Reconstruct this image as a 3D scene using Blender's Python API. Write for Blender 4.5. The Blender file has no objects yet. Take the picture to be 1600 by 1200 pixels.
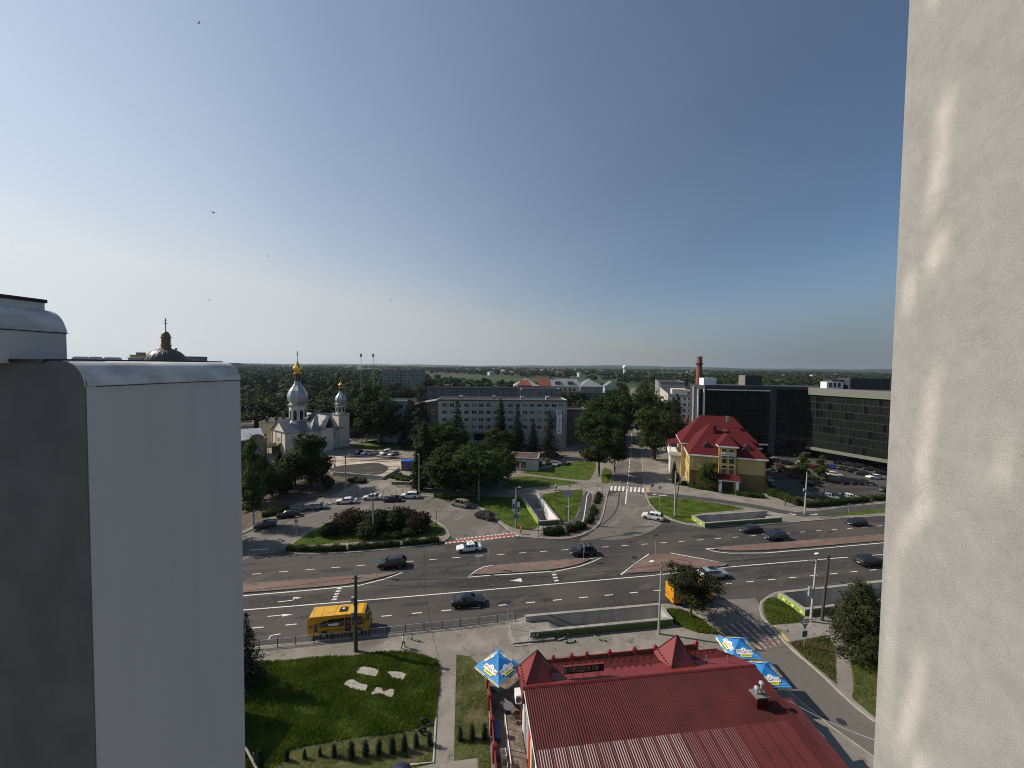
import bpy, bmesh, math, random
import numpy as np
from mathutils import Vector, Matrix
from mathutils.geometry import tessellate_polygon
random.seed(11)
RNG = np.random.default_rng(5)
SC = bpy.context.scene
COL = SC.collection
PI = math.pi
rad = math.radians

# ------------------------------------------------------------------ camera
FPX, EYE, V0 = 605.0, 34.0, 593.0
PITCH, ROLL = math.atan(21.8 / 605.0), rad(0.69)
FWD = Vector((0, math.cos(PITCH), -math.sin(PITCH)))
R0 = Vector((1, 0, 0)); U0 = R0.cross(FWD)
RIGHT = R0 * math.cos(ROLL) + U0 * math.sin(ROLL)
UP = U0 * math.cos(ROLL) - R0 * math.sin(ROLL)
CAMPOS = Vector((0, 0, EYE))
cd = bpy.data.cameras.new('camera'); cam = bpy.data.objects.new('camera', cd); COL.objects.link(cam)
m = Matrix.Identity(4)
for i in range(3):
    m[i][0], m[i][1], m[i][2], m[i][3] = RIGHT[i], UP[i], -FWD[i], CAMPOS[i]
cam.matrix_world = m
cd.sensor_width = 36; cd.lens = FPX / 1600 * 36; cd.shift_y = -7 / 1600
cd.clip_start = 0.1; cd.clip_end = 30000
SC.camera = cam

def ground(u, v, z=0.0):
    """survey helper: the ground point (height z) that the photograph shows at u, v"""
    d = FWD * FPX + RIGHT * (u - 800) + UP * (V0 - v)
    t = (z - EYE) / d.z
    return CAMPOS + d * t
def tall(u, v, vt):
    """height of an upright thing standing at u, v whose top is seen at row vt"""
    b = ground(u, v); lo, hi = 0.0, 90.0
    for _ in range(40):
        mid = (lo + hi) / 2
        q = b + Vector((0, 0, mid)) - CAMPOS
        if V0 - FPX * q.dot(UP) / q.dot(FWD) > vt: lo = mid
        else: hi = mid
    return lo

# ------------------------------------------------------------------ light
SUN_DIR = Vector((-0.768, 0.177, 0.616)).normalized()      # towards the sun: left, a little ahead, 38 degrees up
W = bpy.data.worlds.new('World'); SC.world = W; W.use_nodes = True
nt = W.node_tree; nt.nodes.clear()
out = nt.nodes.new('ShaderNodeOutputWorld'); bg = nt.nodes.new('ShaderNodeBackground')
sky = nt.nodes.new('ShaderNodeTexSky'); sky.sky_type = 'NISHITA'; sky.sun_disc = False
sky.sun_elevation = math.asin(SUN_DIR.z); sky.sun_rotation = math.atan2(SUN_DIR.x, SUN_DIR.y)
sky.altitude = 0; sky.air_density = 1.0; sky.dust_density = 0.4; sky.ozone_density = 3.0
SKY = 0.08
bg.inputs['Strength'].default_value = SKY
# a thin veil of high cloud drawn in from the left: a sheet with a straight, wispy edge, on the plane of the clouds
def wn(kind, **kw):
    n = nt.nodes.new(kind)
    for k, v in kw.items(): setattr(n, k, v)
    return n
def wm(op, a, b=None, clamp=False):
    n = wn('ShaderNodeMath', operation=op, use_clamp=clamp)
    for i, x in enumerate((a, b)):
        if x is None: continue
        if isinstance(x, (int, float)): n.inputs[i].default_value = x
        else: nt.links.new(x, n.inputs[i])
    return n.outputs[0]
tc = wn('ShaderNodeTexCoord'); sep = wn('ShaderNodeSeparateXYZ'); nt.links.new(tc.outputs['Generated'], sep.inputs[0])
zz = wm('MAXIMUM', sep.outputs[2], 0.03)
px_, py_ = wm('DIVIDE', sep.outputs[0], zz), wm('DIVIDE', sep.outputs[1], zz)
front = wm('SUBTRACT', wm('SUBTRACT', py_, 0.7), wm('MULTIPLY', wm('ADD', px_, 2.25), 1.85))
cmb = wn('ShaderNodeCombineXYZ'); nt.links.new(wm('ADD', wm('MULTIPLY', px_, 0.9), wm('MULTIPLY', py_, 0.35)), cmb.inputs[0])
nt.links.new(wm('MULTIPLY', wm('SUBTRACT', py_, wm('MULTIPLY', px_, 0.5)), 0.16), cmb.inputs[1])
wns = wn('ShaderNodeTexNoise'); wns.inputs['Scale'].default_value = 0.8; wns.inputs['Detail'].default_value = 5
nt.links.new(cmb.outputs[0], wns.inputs['Vector'])
front = wm('ADD', front, wm('MULTIPLY', wm('SUBTRACT', wns.outputs['Fac'], 0.5), 3.0))
mr = wn('ShaderNodeMapRange', interpolation_type='LINEAR'); nt.links.new(front, mr.inputs[0])
mr.inputs[1].default_value = -7.0; mr.inputs[2].default_value = 6.5; mr.inputs[3].default_value = 0.0; mr.inputs[4].default_value = 0.9
above = wm('MULTIPLY', mr.outputs[0], wm('MULTIPLY', wm('ADD', sep.outputs[2], 0.02), 40.0, True))
# low haze layer all round the horizon; veil and haze are brightest towards the sun (forward scattering)
hl = wn('ShaderNodeMapRange', interpolation_type='SMOOTHSTEP'); nt.links.new(sep.outputs[2], hl.inputs[0])
hl.inputs[1].default_value = 0.0; hl.inputs[2].default_value = 0.24; hl.inputs[3].default_value = 0.85; hl.inputs[4].default_value = 0.0
amount = wm('MAXIMUM', above, hl.outputs[0])
dp = wn('ShaderNodeVectorMath', operation='DOT_PRODUCT'); nt.links.new(tc.outputs['Generated'], dp.inputs[0]); dp.inputs[1].default_value = SUN_DIR
glow = wm('MAXIMUM', wm('ADD', wm('ADD', wm('MULTIPLY', dp.outputs['Value'], 0.50 / SKY), 0.335 / SKY), wm('MULTIPLY', wm('POWER', wm('MAXIMUM', dp.outputs['Value'], 0.0), 8.0), 0.35 / SKY)), 0.17 / SKY)
vc = wn('ShaderNodeMix', data_type='RGBA'); nt.links.new(wm('MULTIPLY', above, 1.4, True), vc.inputs[0])      # thin veil is bluish, thick veil grey-white
vc.inputs[6].default_value = (0.81, 1.01, 1.28, 1); vc.inputs[7].default_value = (0.95, 1.0, 1.03, 1)
vs_ = wn('ShaderNodeVectorMath', operation='SCALE'); nt.links.new(vc.outputs[2], vs_.inputs[0]); nt.links.new(glow, vs_.inputs['Scale'])
mix = wn('ShaderNodeMix', data_type='RGBA'); nt.links.new(amount, mix.inputs[0]); nt.links.new(sky.outputs[0], mix.inputs[6]); nt.links.new(vs_.outputs[0], mix.inputs[7])
nt.links.new(mix.outputs[2], bg.inputs[0]); nt.links.new(bg.outputs[0], out.inputs[0])
sl = bpy.data.lights.new('sun', 'SUN'); sl.energy = 5.0; sl.angle = rad(0.53); sl.color = (1.0, 0.90, 0.76)
sun = bpy.data.objects.new('sun', sl); COL.objects.link(sun)
sun.rotation_euler = SUN_DIR.to_track_quat('Z', 'Y').to_euler(); sun.location = (-60, 20, 120)
SC.view_settings.view_transform = 'Standard'; SC.view_settings.look = 'None'
SC.view_settings.exposure = 0.0; SC.view_settings.gamma = 1.0; SC.view_settings.use_curve_mapping = False
try:
    SC.cycles.use_denoising = True; SC.cycles.filter_width = 1.0
    SC.cycles.max_bounces = 6; SC.cycles.diffuse_bounces = 3; SC.cycles.glossy_bounces = 3
    SC.cycles.transparent_max_bounces = 8; SC.cycles.caustics_reflective = False; SC.cycles.caustics_refractive = False
except Exception:
    pass
# ------------------------------------------------------------------ helpers
class MB:
    """collects shapes, builds ONE mesh object"""
    def __init__(self): self.v = []; self.f = []; self.m = []
    def add(self, vs, fs, mi=0):
        b = len(self.v); self.v += [tuple(p) for p in vs]
        for f in fs: self.f.append([b + i for i in f]); self.m.append(mi)
        return self
    def box(self, x0, x1, y0, y1, z0, z1, mi=0):
        return self.add([(x0,y0,z0),(x1,y0,z0),(x1,y1,z0),(x0,y1,z0),(x0,y0,z1),(x1,y0,z1),(x1,y1,z1),(x0,y1,z1)],
            [(3,2,1,0),(4,5,6,7),(0,1,5,4),(1,2,6,5),(2,3,7,6),(3,0,4,7)], mi)
    def obox(self, c, ax, sx, sy, sz, mi=0):
        """box centred at c with first axis along ax (horizontal angle)"""
        ca, sa = math.cos(ax), math.sin(ax); vs = []
        for z in (-sz/2, sz/2):
            for x, y in ((-sx/2,-sy/2),(sx/2,-sy/2),(sx/2,sy/2),(-sx/2,sy/2)):
                vs.append((c[0]+x*ca-y*sa, c[1]+x*sa+y*ca, c[2]+z))
        return self.add(vs, [(3,2,1,0),(4,5,6,7),(0,1,5,4),(1,2,6,5),(2,3,7,6),(3,0,4,7)], mi)
    def prism(self, poly, z0, z1, mi=0, top=None):
        n = len(poly); ar = sum(poly[i][0]*poly[(i+1)%n][1]-poly[(i+1)%n][0]*poly[i][1] for i in range(n))
        if ar < 0: poly = poly[::-1]
        vs = [(p[0],p[1],z0) for p in poly] + [(p[0],p[1],z1) for p in poly]
        self.add(vs, [[i,(i+1)%n,n+(i+1)%n,n+i] for i in range(n)], mi)
        self.add(vs, [list(range(n-1,-1,-1)), list(range(n,2*n))], mi if top is None else top)
        return self
    def face(self, pts, mi=0): return self.add(pts, [list(range(len(pts)))], mi)
    def slab(self, pts, d, mi=0):
        """polygon of 3D points given thickness d along its own normal (downwards)"""
        P = [Vector(p) for p in pts]; n = (P[1]-P[0]).cross(P[2]-P[0]).normalized(); k = len(P)
        vs = P + [p - n*d for p in P]
        return self.add(vs, [list(range(k)), list(range(2*k-1,k-1,-1))] + [[i, k+i, k+(i+1)%k, (i+1)%k] for i in range(k)], mi)
    def tube(self, pts, r0, r1=None, n=8, mi=0, cap=True):
        pts = [Vector(p) for p in pts]; r1 = r0 if r1 is None else r1; k = len(pts); vs = []
        for i, p in enumerate(pts):
            t = (pts[min(i+1,k-1)] - pts[max(i-1,0)]).normalized()
            a = t.orthogonal().normalized() if abs(t.z) < 0.99 else Vector((1,0,0)); a = (a - t*a.dot(t)).normalized(); b = t.cross(a)
            r = r0 + (r1-r0)*i/max(k-1,1)
            vs += [p + a*(r*math.cos(2*PI*j/n)) + b*(r*math.sin(2*PI*j/n)) for j in range(n)]
        fs = [[i*n+j, i*n+(j+1)%n, (i+1)*n+(j+1)%n, (i+1)*n+j] for i in range(k-1) for j in range(n)]
        if cap: fs += [list(range(n-1,-1,-1)), list(range((k-1)*n, k*n))]
        return self.add(vs, fs, mi)
    def lathe(self, prof, n=16, c=(0,0,0), mi=0, a0=0.0):
        vs = []
        for r, z in prof: vs += [(c[0]+r*math.cos(a0+2*PI*j/n), c[1]+r*math.sin(a0+2*PI*j/n), c[2]+z) for j in range(n)]
        k = len(prof)
        fs = [[i*n+j, i*n+(j+1)%n, (i+1)*n+(j+1)%n, (i+1)*n+j] for i in range(k-1) for j in range(n)]
        fs += [list(range(n-1,-1,-1)), list(range((k-1)*n, k*n))]
        return self.add(vs, fs, mi)
    def ball(self, c, r, n=10, mi=0, sz=1.0):
        return self.lathe([(r*max(math.sin(PI*i/n),0.02), -r*sz*math.cos(PI*i/n)) for i in range(n+1)], n+2, c, mi)
    def build(self, name, mats, parent=None, smooth=None, loc=None):
        me = bpy.data.meshes.new(name); me.from_pydata(self.v, [], self.f)
        if not isinstance(mats, (list, tuple)): mats = [mats]
        for x in mats: me.materials.append(x)
        me.polygons.foreach_set('material_index', self.m)
        if smooth is not None:
            me.polygons.foreach_set('use_smooth', [True]*len(self.f))
            if smooth < 179: me.set_sharp_from_angle(angle=rad(smooth))
        me.update(); return link(name, me, parent, loc)

def link(name, me, parent=None, loc=None):
    o = bpy.data.objects.new(name, me); COL.objects.link(o)
    if parent is not None: o.parent = parent
    if loc is not None: o.location = loc
    return o
def tag(o, label=None, cat=None, group=None, kind=None):
    if label: o['label'] = label
    if cat: o['category'] = cat
    if group: o['group'] = group
    if kind: o['kind'] = kind
    return o
def thing(name, label, cat, loc=(0,0,0), rz=0.0, group=None):
    o = bpy.data.objects.new(name, None); COL.objects.link(o); o.empty_display_size = 0.3
    o.location = loc; o.rotation_euler = (0,0,rz)
    return tag(o, label, cat, group)
KIDS = {}
def children(o): return [c for c in o.children]
def dup(o, loc=None, rz=None, label=None, group=None, parent=None, scale=None):
    """copy of a thing with its parts and sub-parts"""
    r = o.copy(); COL.objects.link(r)
    if parent is not None: r.parent = parent
    if loc is not None: r.location = loc
    if rz is not None: r.rotation_euler = (0,0,rz)
    if scale is not None: r.scale = (scale,)*3 if isinstance(scale,(int,float)) else scale
    if label: r['label'] = label
    if group: r['group'] = group
    for ch in o.children:
        c = ch.copy(); COL.objects.link(c); c.parent = r
        for g in ch.children:
            d = g.copy(); COL.objects.link(d); d.parent = c
    return r
def chaikin(P, n=1, closed=True):
    for _ in range(n):
        Q = []; k = len(P)
        for i in range(k if closed else k-1):
            a, b = P[i], P[(i+1)%k]
            Q += [(a[0]*.75+b[0]*.25, a[1]*.75+b[1]*.25), (a[0]*.25+b[0]*.75, a[1]*.25+b[1]*.75)]
        P = Q if closed else [P[0]] + Q + [P[-1]]
    return P
def gp(px, z=0.0): return [tuple(ground(u, v, z)[:2]) for u, v in px]
def area(P): return sum(P[i][0]*P[(i+1)%len(P)][1]-P[(i+1)%len(P)][0]*P[i][1] for i in range(len(P)))/2
def sheet(name, outer, z, mat, holes=(), depth=0.0, parent=None, kind='structure'):
    """flat polygon (with holes) at height z, with side skirts going down by depth"""
    loops = [list(outer)] + [list(h) for h in holes]
    if area(loops[0]) < 0: loops[0].reverse()
    for h in loops[1:]:
        if area(h) > 0: h.reverse()
    tri = tessellate_polygon([[Vector((p[0],p[1],0)) for p in l] for l in loops])
    flat = [p for l in loops for p in l]; mb = MB(); fs = []
    for t in tri:
        a, b, c = (flat[i] for i in t)
        s = (b[0]-a[0])*(c[1]-a[1])-(c[0]-a[0])*(b[1]-a[1])
        fs.append(tuple(t) if s > 0 else tuple(t)[::-1])
    mb.add([(p[0],p[1],z) for p in flat], fs)
    if depth:
        for l in loops:
            k = len(l); mb.add([(p[0],p[1],z) for p in l]+[(p[0],p[1],z-depth) for p in l], [[i, k+i, k+(i+1)%k, (i+1)%k] for i in range(k)])
    o = mb.build(name, mat, parent)
    if kind and parent is None: o['kind'] = kind
    return o
def inset(P, d):
    if area(P) < 0: P = P[::-1]
    k = len(P); out = []
    for i in range(k):
        a, b, c = Vector(P[i-1]), Vector(P[i]), Vector(P[(i+1)%k])
        t1, t2 = (b-a).normalized(), (c-b).normalized()
        n = Vector((-(t1.y+t2.y), t1.x+t2.x)); 
        n = Vector((-t1.y, t1.x)) if n.length < 1e-4 else n.normalized()
        q = max(0.5, abs(n.dot(Vector((-t1.y, t1.x)))))
        out.append(tuple(b + n*(d/q)))
    return P, out
def kerb_ring(P, mat, z, w=0.16, parent=None):
    P, Q = inset(P, w); k = len(P); mb = MB()
    mb.add([(p[0],p[1],0) for p in P]+[(p[0],p[1],z) for p in P]+[(q[0],q[1],z) for q in Q]+[(q[0],q[1],z-.06) for q in Q],
       [[i,(i+1)%k,k+(i+1)%k,k+i] for i in range(k)]+[[k+i,k+(i+1)%k,2*k+(i+1)%k,2*k+i] for i in range(k)]+[[2*k+i,2*k+(i+1)%k,3*k+(i+1)%k,3*k+i] for i in range(k)])
    return mb.build('kerb', mat, parent), Q
def ribbon(mb, pts, w, z, mi=0):
    """painted line of width w along ground points"""
    P = [Vector(p[:2]) for p in pts]; L = []; R = []
    for i, p in enumerate(P):
        t = (P[min(i+1,len(P)-1)] - P[max(i-1,0)]).normalized(); n = Vector((-t.y, t.x))*(w/2)
        L.append((p+n)); R.append((p-n))
    for i in range(len(P)-1):
        mb.add([(R[i].x,R[i].y,z),(R[i+1].x,R[i+1].y,z),(L[i+1].x,L[i+1].y,z),(L[i].x,L[i].y,z)], [(0,1,2,3)], mi)

# ------------------------------------------------------------------ materials
def mat(name, col, rough=0.8, metal=0.0, col2=None, scale=3.0, detail=4.0, bump=0.0, bscale=30.0, spec=0.5, coord='Object', lo=0.35, hi=0.65, rnd=0.0, emit=None, alpha=None, stretch=None):
    M = bpy.data.materials.new(name); M.use_nodes = True; t = M.node_tree; b = t.nodes['Principled BSDF']
    b.inputs['Roughness'].default_value = rough; b.inputs['Metallic'].default_value = metal; b.inputs['Specular IOR Level'].default_value = spec
    c4 = (*col, 1); b.inputs['Base Color'].default_value = c4
    need = col2 or bump
    if need:
        if coord == 'World': vec = t.nodes.new('ShaderNodeNewGeometry').outputs['Position']
        else: vec = t.nodes.new('ShaderNodeTexCoord').outputs['Object']
        if stretch:
            mp = t.nodes.new('ShaderNodeMapping'); mp.inputs['Scale'].default_value = stretch; t.links.new(vec, mp.inputs[0]); vec = mp.outputs[0]
    last = None
    if col2:
        n = t.nodes.new('ShaderNodeTexNoise'); n.inputs['Scale'].default_value = scale; n.inputs['Detail'].default_value = detail
        t.links.new(vec, n.inputs['Vector'])
        r = t.nodes.new('ShaderNodeMapRange'); r.inputs[1].default_value = lo; r.inputs[2].default_value = hi; t.links.new(n.outputs['Fac'], r.inputs[0])
        mx = t.nodes.new('ShaderNodeMix'); mx.data_type = 'RGBA'; mx.inputs[6].default_value = c4; mx.inputs[7].default_value = (*col2, 1)
        t.links.new(r.outputs[0], mx.inputs[0]); last = mx.outputs[2]
    if rnd:
        oi = t.nodes.new('ShaderNodeObjectInfo'); hs = t.nodes.new('ShaderNodeHueSaturation')
        r2 = t.nodes.new('ShaderNodeMapRange'); r2.inputs[3].default_value = 1-rnd; r2.inputs[4].default_value = 1+rnd
        t.links.new(oi.outputs['Random'], r2.inputs[0]); t.links.new(r2.outputs[0], hs.inputs['Value'])
        if last is not None: t.links.new(last, hs.inputs['Color'])
        else: hs.inputs['Color'].default_value = c4
        last = hs.outputs[0]
    if last is not None: t.links.new(last, b.inputs['Base Color'])
    if bump:
        n2 = t.nodes.new('ShaderNodeTexNoise'); n2.inputs['Scale'].default_value = bscale; n2.inputs['Detail'].default_value = 3
        t.links.new(vec, n2.inputs['Vector']); bp = t.nodes.new('ShaderNodeBump'); bp.inputs['Strength'].default_value = bump; bp.inputs['Distance'].default_value = 0.02
        t.links.new(n2.outputs['Fac'], bp.inputs['Height']); t.links.new(bp.outputs[0], b.inputs['Normal'])
    return M

def layered(name, base, layers, rough=0.9, bump=0.0, bscale=20.0):
    """ground material: world-space noise layers [(colour, scale, lo, hi, stretch, angle)] painted over a base"""
    M = bpy.data.materials.new(name); M.use_nodes = True; t = M.node_tree; b = t.nodes['Principled BSDF']
    b.inputs['Roughness'].default_value = rough; b.inputs['Specular IOR Level'].default_value = 0.3
    pos = t.nodes.new('ShaderNodeNewGeometry').outputs['Position']
    last = t.nodes.new('ShaderNodeRGB'); last.outputs[0].default_value = (*base, 1); last = last.outputs[0]
    for col, sc, lo, hi, st, ang in layers:
        mp = t.nodes.new('ShaderNodeMapping'); mp.vector_type = 'TEXTURE'
        mp.inputs['Scale'].default_value = (st, 1, 1); mp.inputs['Rotation'].default_value = (0,0,ang); mp.inputs['Location'].default_value = (sc*37, sc*11, 0)
        t.links.new(pos, mp.inputs[0])
        n = t.nodes.new('ShaderNodeTexNoise'); n.inputs['Scale'].default_value = sc; n.inputs['Detail'].default_value = 5; n.inputs['Roughness'].default_value = 0.6
        t.links.new(mp.outputs[0], n.inputs['Vector'])
        r = t.nodes.new('ShaderNodeMapRange'); r.inputs[1].default_value = lo; r.inputs[2].default_value = hi; r.interpolation_type = 'SMOOTHSTEP'
        t.links.new(n.outputs['Fac'], r.inputs[0])
        mx = t.nodes.new('ShaderNodeMix'); mx.data_type = 'RGBA'; t.links.new(r.outputs[0], mx.inputs[0]); t.links.new(last, mx.inputs[6]); mx.inputs[7].default_value = (*col, 1)
        last = mx.outputs[2]
    t.links.new(last, b.inputs['Base Color'])
    if bump:
        n2 = t.nodes.new('ShaderNodeTexNoise'); n2.inputs['Scale'].default_value = bscale; n2.inputs['Detail'].default_value = 4; t.links.new(pos, n2.inputs['Vector'])
        bp = t.nodes.new('ShaderNodeBump'); bp.inputs['Strength'].default_value = bump; bp.inputs['Distance'].default_value = 0.05
        t.links.new(n2.outputs['Fac'], bp.inputs['Height']); t.links.new(bp.outputs[0], b.inputs['Normal'])
    return M

RD = rad(9.9)                       # direction of the main road
M = {}
M['asphalt'] = layered('asphalt', (0.050,0.0455,0.042), [((0.082,0.074,0.067),0.42,0.52,0.62,30,RD), ((0.028,0.026,0.025),0.55,0.55,0.62,24,RD), ((0.088,0.08,0.072),0.21,0.60,0.64,4,0.8), ((0.078,0.070,0.063),0.05,0.42,0.62,1,0), ((0.034,0.031,0.03),0.16,0.52,0.66,7,RD),
     ((0.024,0.023,0.023),0.3,0.63,0.68,2.5,RD), ((0.075,0.068,0.062),1.8,0.45,0.75,1,0), ((0.035,0.034,0.034),0.9,0.69,0.72,1,0.5)], 0.85, 0.15, 25)
M['side_asphalt'] = layered('worn_asphalt', (0.135,0.120,0.105), [((0.20,0.177,0.155),0.09,0.45,0.65,1,0), ((0.07,0.064,0.058),0.13,0.56,0.68,3,1.2), ((0.22,0.195,0.17),0.35,0.58,0.68,5,0.9),
     ((0.06,0.057,0.053),0.5,0.64,0.69,1.5,0.4), ((0.16,0.145,0.13),2.0,0.5,0.75,1,0)], 0.9, 0.15, 25)
M['paving'] = layered('concrete_paving', (0.20,0.18,0.155), [((0.27,0.245,0.215),0.2,0.45,0.65,1,0), ((0.13,0.118,0.10),0.7,0.55,0.7,1,0), ((0.30,0.27,0.24),3.0,0.55,0.75,1,0), ((0.12,0.105,0.088),0.08,0.56,0.7,1,0)], 0.9, 0.25, 12)
M['bike_asphalt'] = layered('dark_path_asphalt', (0.06,0.056,0.054), [((0.08,0.075,0.07),0.6,0.45,0.7,1,0)], 0.9)
M['kerb'] = mat('kerb_concrete', (0.30,0.275,0.24), 0.9, col2=(0.42,0.39,0.35), scale=1.2, coord='World')
M['kerb_dark'] = mat('kerb_dark', (0.10,0.09,0.08), 0.9, col2=(0.2,0.18,0.16), scale=1.2, coord='World')
M['brick_pave'] = layered('reddish_block_paving', (0.17,0.105,0.085), [((0.21,0.14,0.115),0.4,0.42,0.62,4,RD), ((0.12,0.078,0.066),1.4,0.5,0.7,3,RD), ((0.14,0.12,0.105),0.15,0.55,0.7,1,0)], 0.9, 0.2, 15)
M['grass'] = layered('lawn_grass', (0.06,0.098,0.010), [((0.088,0.128,0.012),0.25,0.42,0.6,1,0), ((0.02,0.034,0.008),0.8,0.52,0.7,1,0), ((0.085,0.105,0.024),2.5,0.5,0.72,1,0), ((0.11,0.10,0.045),0.12,0.6,0.72,1,0)], 0.95, 0.5, 6)
M['rough_grass'] = layered('dry_patchy_grass', (0.075,0.088,0.022), [((0.15,0.12,0.07),0.5,0.5,0.64,1,0), ((0.042,0.055,0.014),0.9,0.5,0.66,1,0), ((0.16,0.13,0.08),2.2,0.58,0.72,1,0)], 0.95, 0.5, 6)
M['soil'] = layered('bare_soil', (0.10,0.078,0.056), [((0.16,0.13,0.10),0.8,0.45,0.65,1,0), ((0.06,0.048,0.034),1.7,0.5,0.7,1,0)], 0.95, 0.4, 8)
M['rubble'] = layered('broken_concrete', (0.36,0.29,0.235), [((0.52,0.44,0.37),0.16,0.46,0.56,3,0.3), ((0.13,0.105,0.085),0.4,0.52,0.6,4,0.5), ((0.60,0.53,0.46),0.7,0.58,0.64,2,0.3), ((0.09,0.075,0.06),0.22,0.57,0.62,6,0.25)], 0.95, 0.5, 3)
M['black_soil'] = layered('black_ballast', (0.05,0.046,0.042), [((0.17,0.145,0.125),0.55,0.59,0.64,3,0.5), ((0.03,0.028,0.026),1.5,0.5,0.65,1,0)], 0.95, 0.6, 3)
M['land'] = layered('open_land', (0.032,0.046,0.014), [((0.05,0.062,0.02),0.006,0.45,0.6,2,0.2), ((0.075,0.08,0.04),0.0022,0.6,0.66,3,0.1), ((0.018,0.028,0.01),0.02,0.5,0.65,1,0)], 0.95)
M['worn_shaded_white'] = mat('worn_shaded_road_paint', (0.34,0.325,0.30), 0.8, col2=(0.10,0.094,0.088), scale=1.6, coord='World', lo=0.42, hi=0.62)  # wear and tree shade both put into this crossing paint
M['white_line'] = mat('road_paint', (0.72,0.71,0.68), 0.7, col2=(0.42,0.40,0.37), scale=2.5, coord='World', lo=0.45, hi=0.75)
M['red_paint'] = mat('red_road_paint', (0.32,0.085,0.06), 0.8, col2=(0.22,0.10,0.075), scale=1.2, coord='World')
M['faded_red'] = mat('faded_red_paint', (0.17,0.075,0.06), 0.8, col2=(0.10,0.07,0.06), scale=1.5, coord='World')
M['yellow_paint'] = mat('yellow_tactile', (0.50,0.36,0.15), 0.8)
M['plaster_grey'] = mat('fine_render', (0.585,0.578,0.565), 0.9, col2=(0.555,0.549,0.537), scale=1.1, detail=7, stretch=(1.6,1.6,.14), lo=.42, hi=.7, bump=0.05, bscale=60, coord='World')
M['plaster_shaded'] = mat('shaded_render', (0.155,0.155,0.155), 0.9, col2=(0.125,0.125,0.125), scale=0.7, bump=0.05, bscale=60, coord='World')  # the wing's render with front-side shade put into the colour
M['black_metal'] = mat('black_metal', (0.018,0.018,0.019), 0.5)
M['tar'] = mat('bitumen', (0.03,0.03,0.032), 0.8)
M['concrete'] = mat('pole_concrete', (0.30,0.285,0.26), 0.9, col2=(0.22,0.205,0.185), scale=2)
M['shaded_concrete'] = mat('shaded_concrete', (0.075,0.068,0.06), 0.9, col2=(0.05,0.046,0.042), scale=2)  # pole concrete with its shade put into the colour
M['conc_wall'] = mat('stained_concrete', (0.46,0.44,0.40), 0.9, col2=(0.33,0.32,0.29), scale=0.7, stretch=(1,1,0.2), bump=0.1, bscale=8)
M['conc_cap'] = mat('coping_concrete', (0.33,0.315,0.28), 0.9, col2=(0.22,0.21,0.18), scale=1.5, coord='World')
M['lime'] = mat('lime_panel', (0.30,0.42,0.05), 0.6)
M['lime_dark'] = mat('shaded_lime_and_letters', (0.075,0.13,0.03), 0.6)  # lime with shade put into the colour; also used for sprayed letters
M['white'] = mat('white_paint', (0.78,0.77,0.75), 0.6)
M['galv'] = mat('galvanised_steel', (0.42,0.43,0.44), 0.5, metal=0.4)
M['steel_dark'] = mat('dark_steel', (0.05,0.05,0.055), 0.5, metal=0.3)
M['glass'] = mat('window_glass', (0.012,0.014,0.017), 0.06, spec=0.8)
M['curtain_pane'] = mat('curtained_glass', (0.20,0.20,0.195), 0.15, col2=(0.10,0.10,0.10), scale=2.0, spec=.5)
M['frame_white'] = mat('white_window_frame', (0.80,0.80,0.78), 0.6)
M['wood_dark'] = mat('dark_wood', (0.06,0.045,0.032), 0.8)
M['sign_blue'] = mat('sign_blue', (0.02,0.06,0.22), 0.5)
M['sign_red'] = mat('sign_red', (0.45,0.03,0.025), 0.5)
M['lamp_white'] = mat('lamp_shell', (0.7,0.7,0.7), 0.35)
M['bark'] = mat('bark', (0.075,0.058,0.042), 0.95, col2=(0.04,0.031,0.023), scale=4)
M['bark_birch'] = mat('pale_bark', (0.42,0.40,0.36), 0.9, col2=(0.12,0.11,0.10), scale=3)
# ------------------------------------------------------------------ ground, roads, kerbed islands
# underpass stairwells: (corner at the open end, unit axis towards the closed end, length, width)
def rect(o, a, L, w):
    a = Vector(a).normalized(); b = Vector((-a.y, a.x)); o = Vector(o)
    return [tuple(o), tuple(o+a*L), tuple(o+a*L+b*w), tuple(o+b*w)], a, b
PITS = {'u1': ((2.45, 98.6), (3.62, -17.7), 17.9, 4.75), 'u2': ((2.62, 46.75), (18.9, 2.95), 19.1, 3.35),
        'u3': ((59.9, 59.75), (-19.0, -3.4), 20.4, 4.25), 'u4': ((59.5, 89.0), (-19.0, -3.65), 19.35, 4.3)}
HOLES = {k: rect(*p)[0] for k, p in PITS.items()}
HOLES = {k: inset(v, 0.12)[1] for k, v in HOLES.items()}

LANDHOLE = [(-119, 15), (189, 15), (189, 199), (-149, 199)]
sheet('ground', [(-9000, -600), (9000, -600), (9000, 12000), (-9000, 12000)], -0.05, M['land'], [LANDHOLE])
sheet('road', [(-120, 14), (190, 14), (190, 200), (-150, 200)], 0.0, M['asphalt'], HOLES.values())

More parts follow.
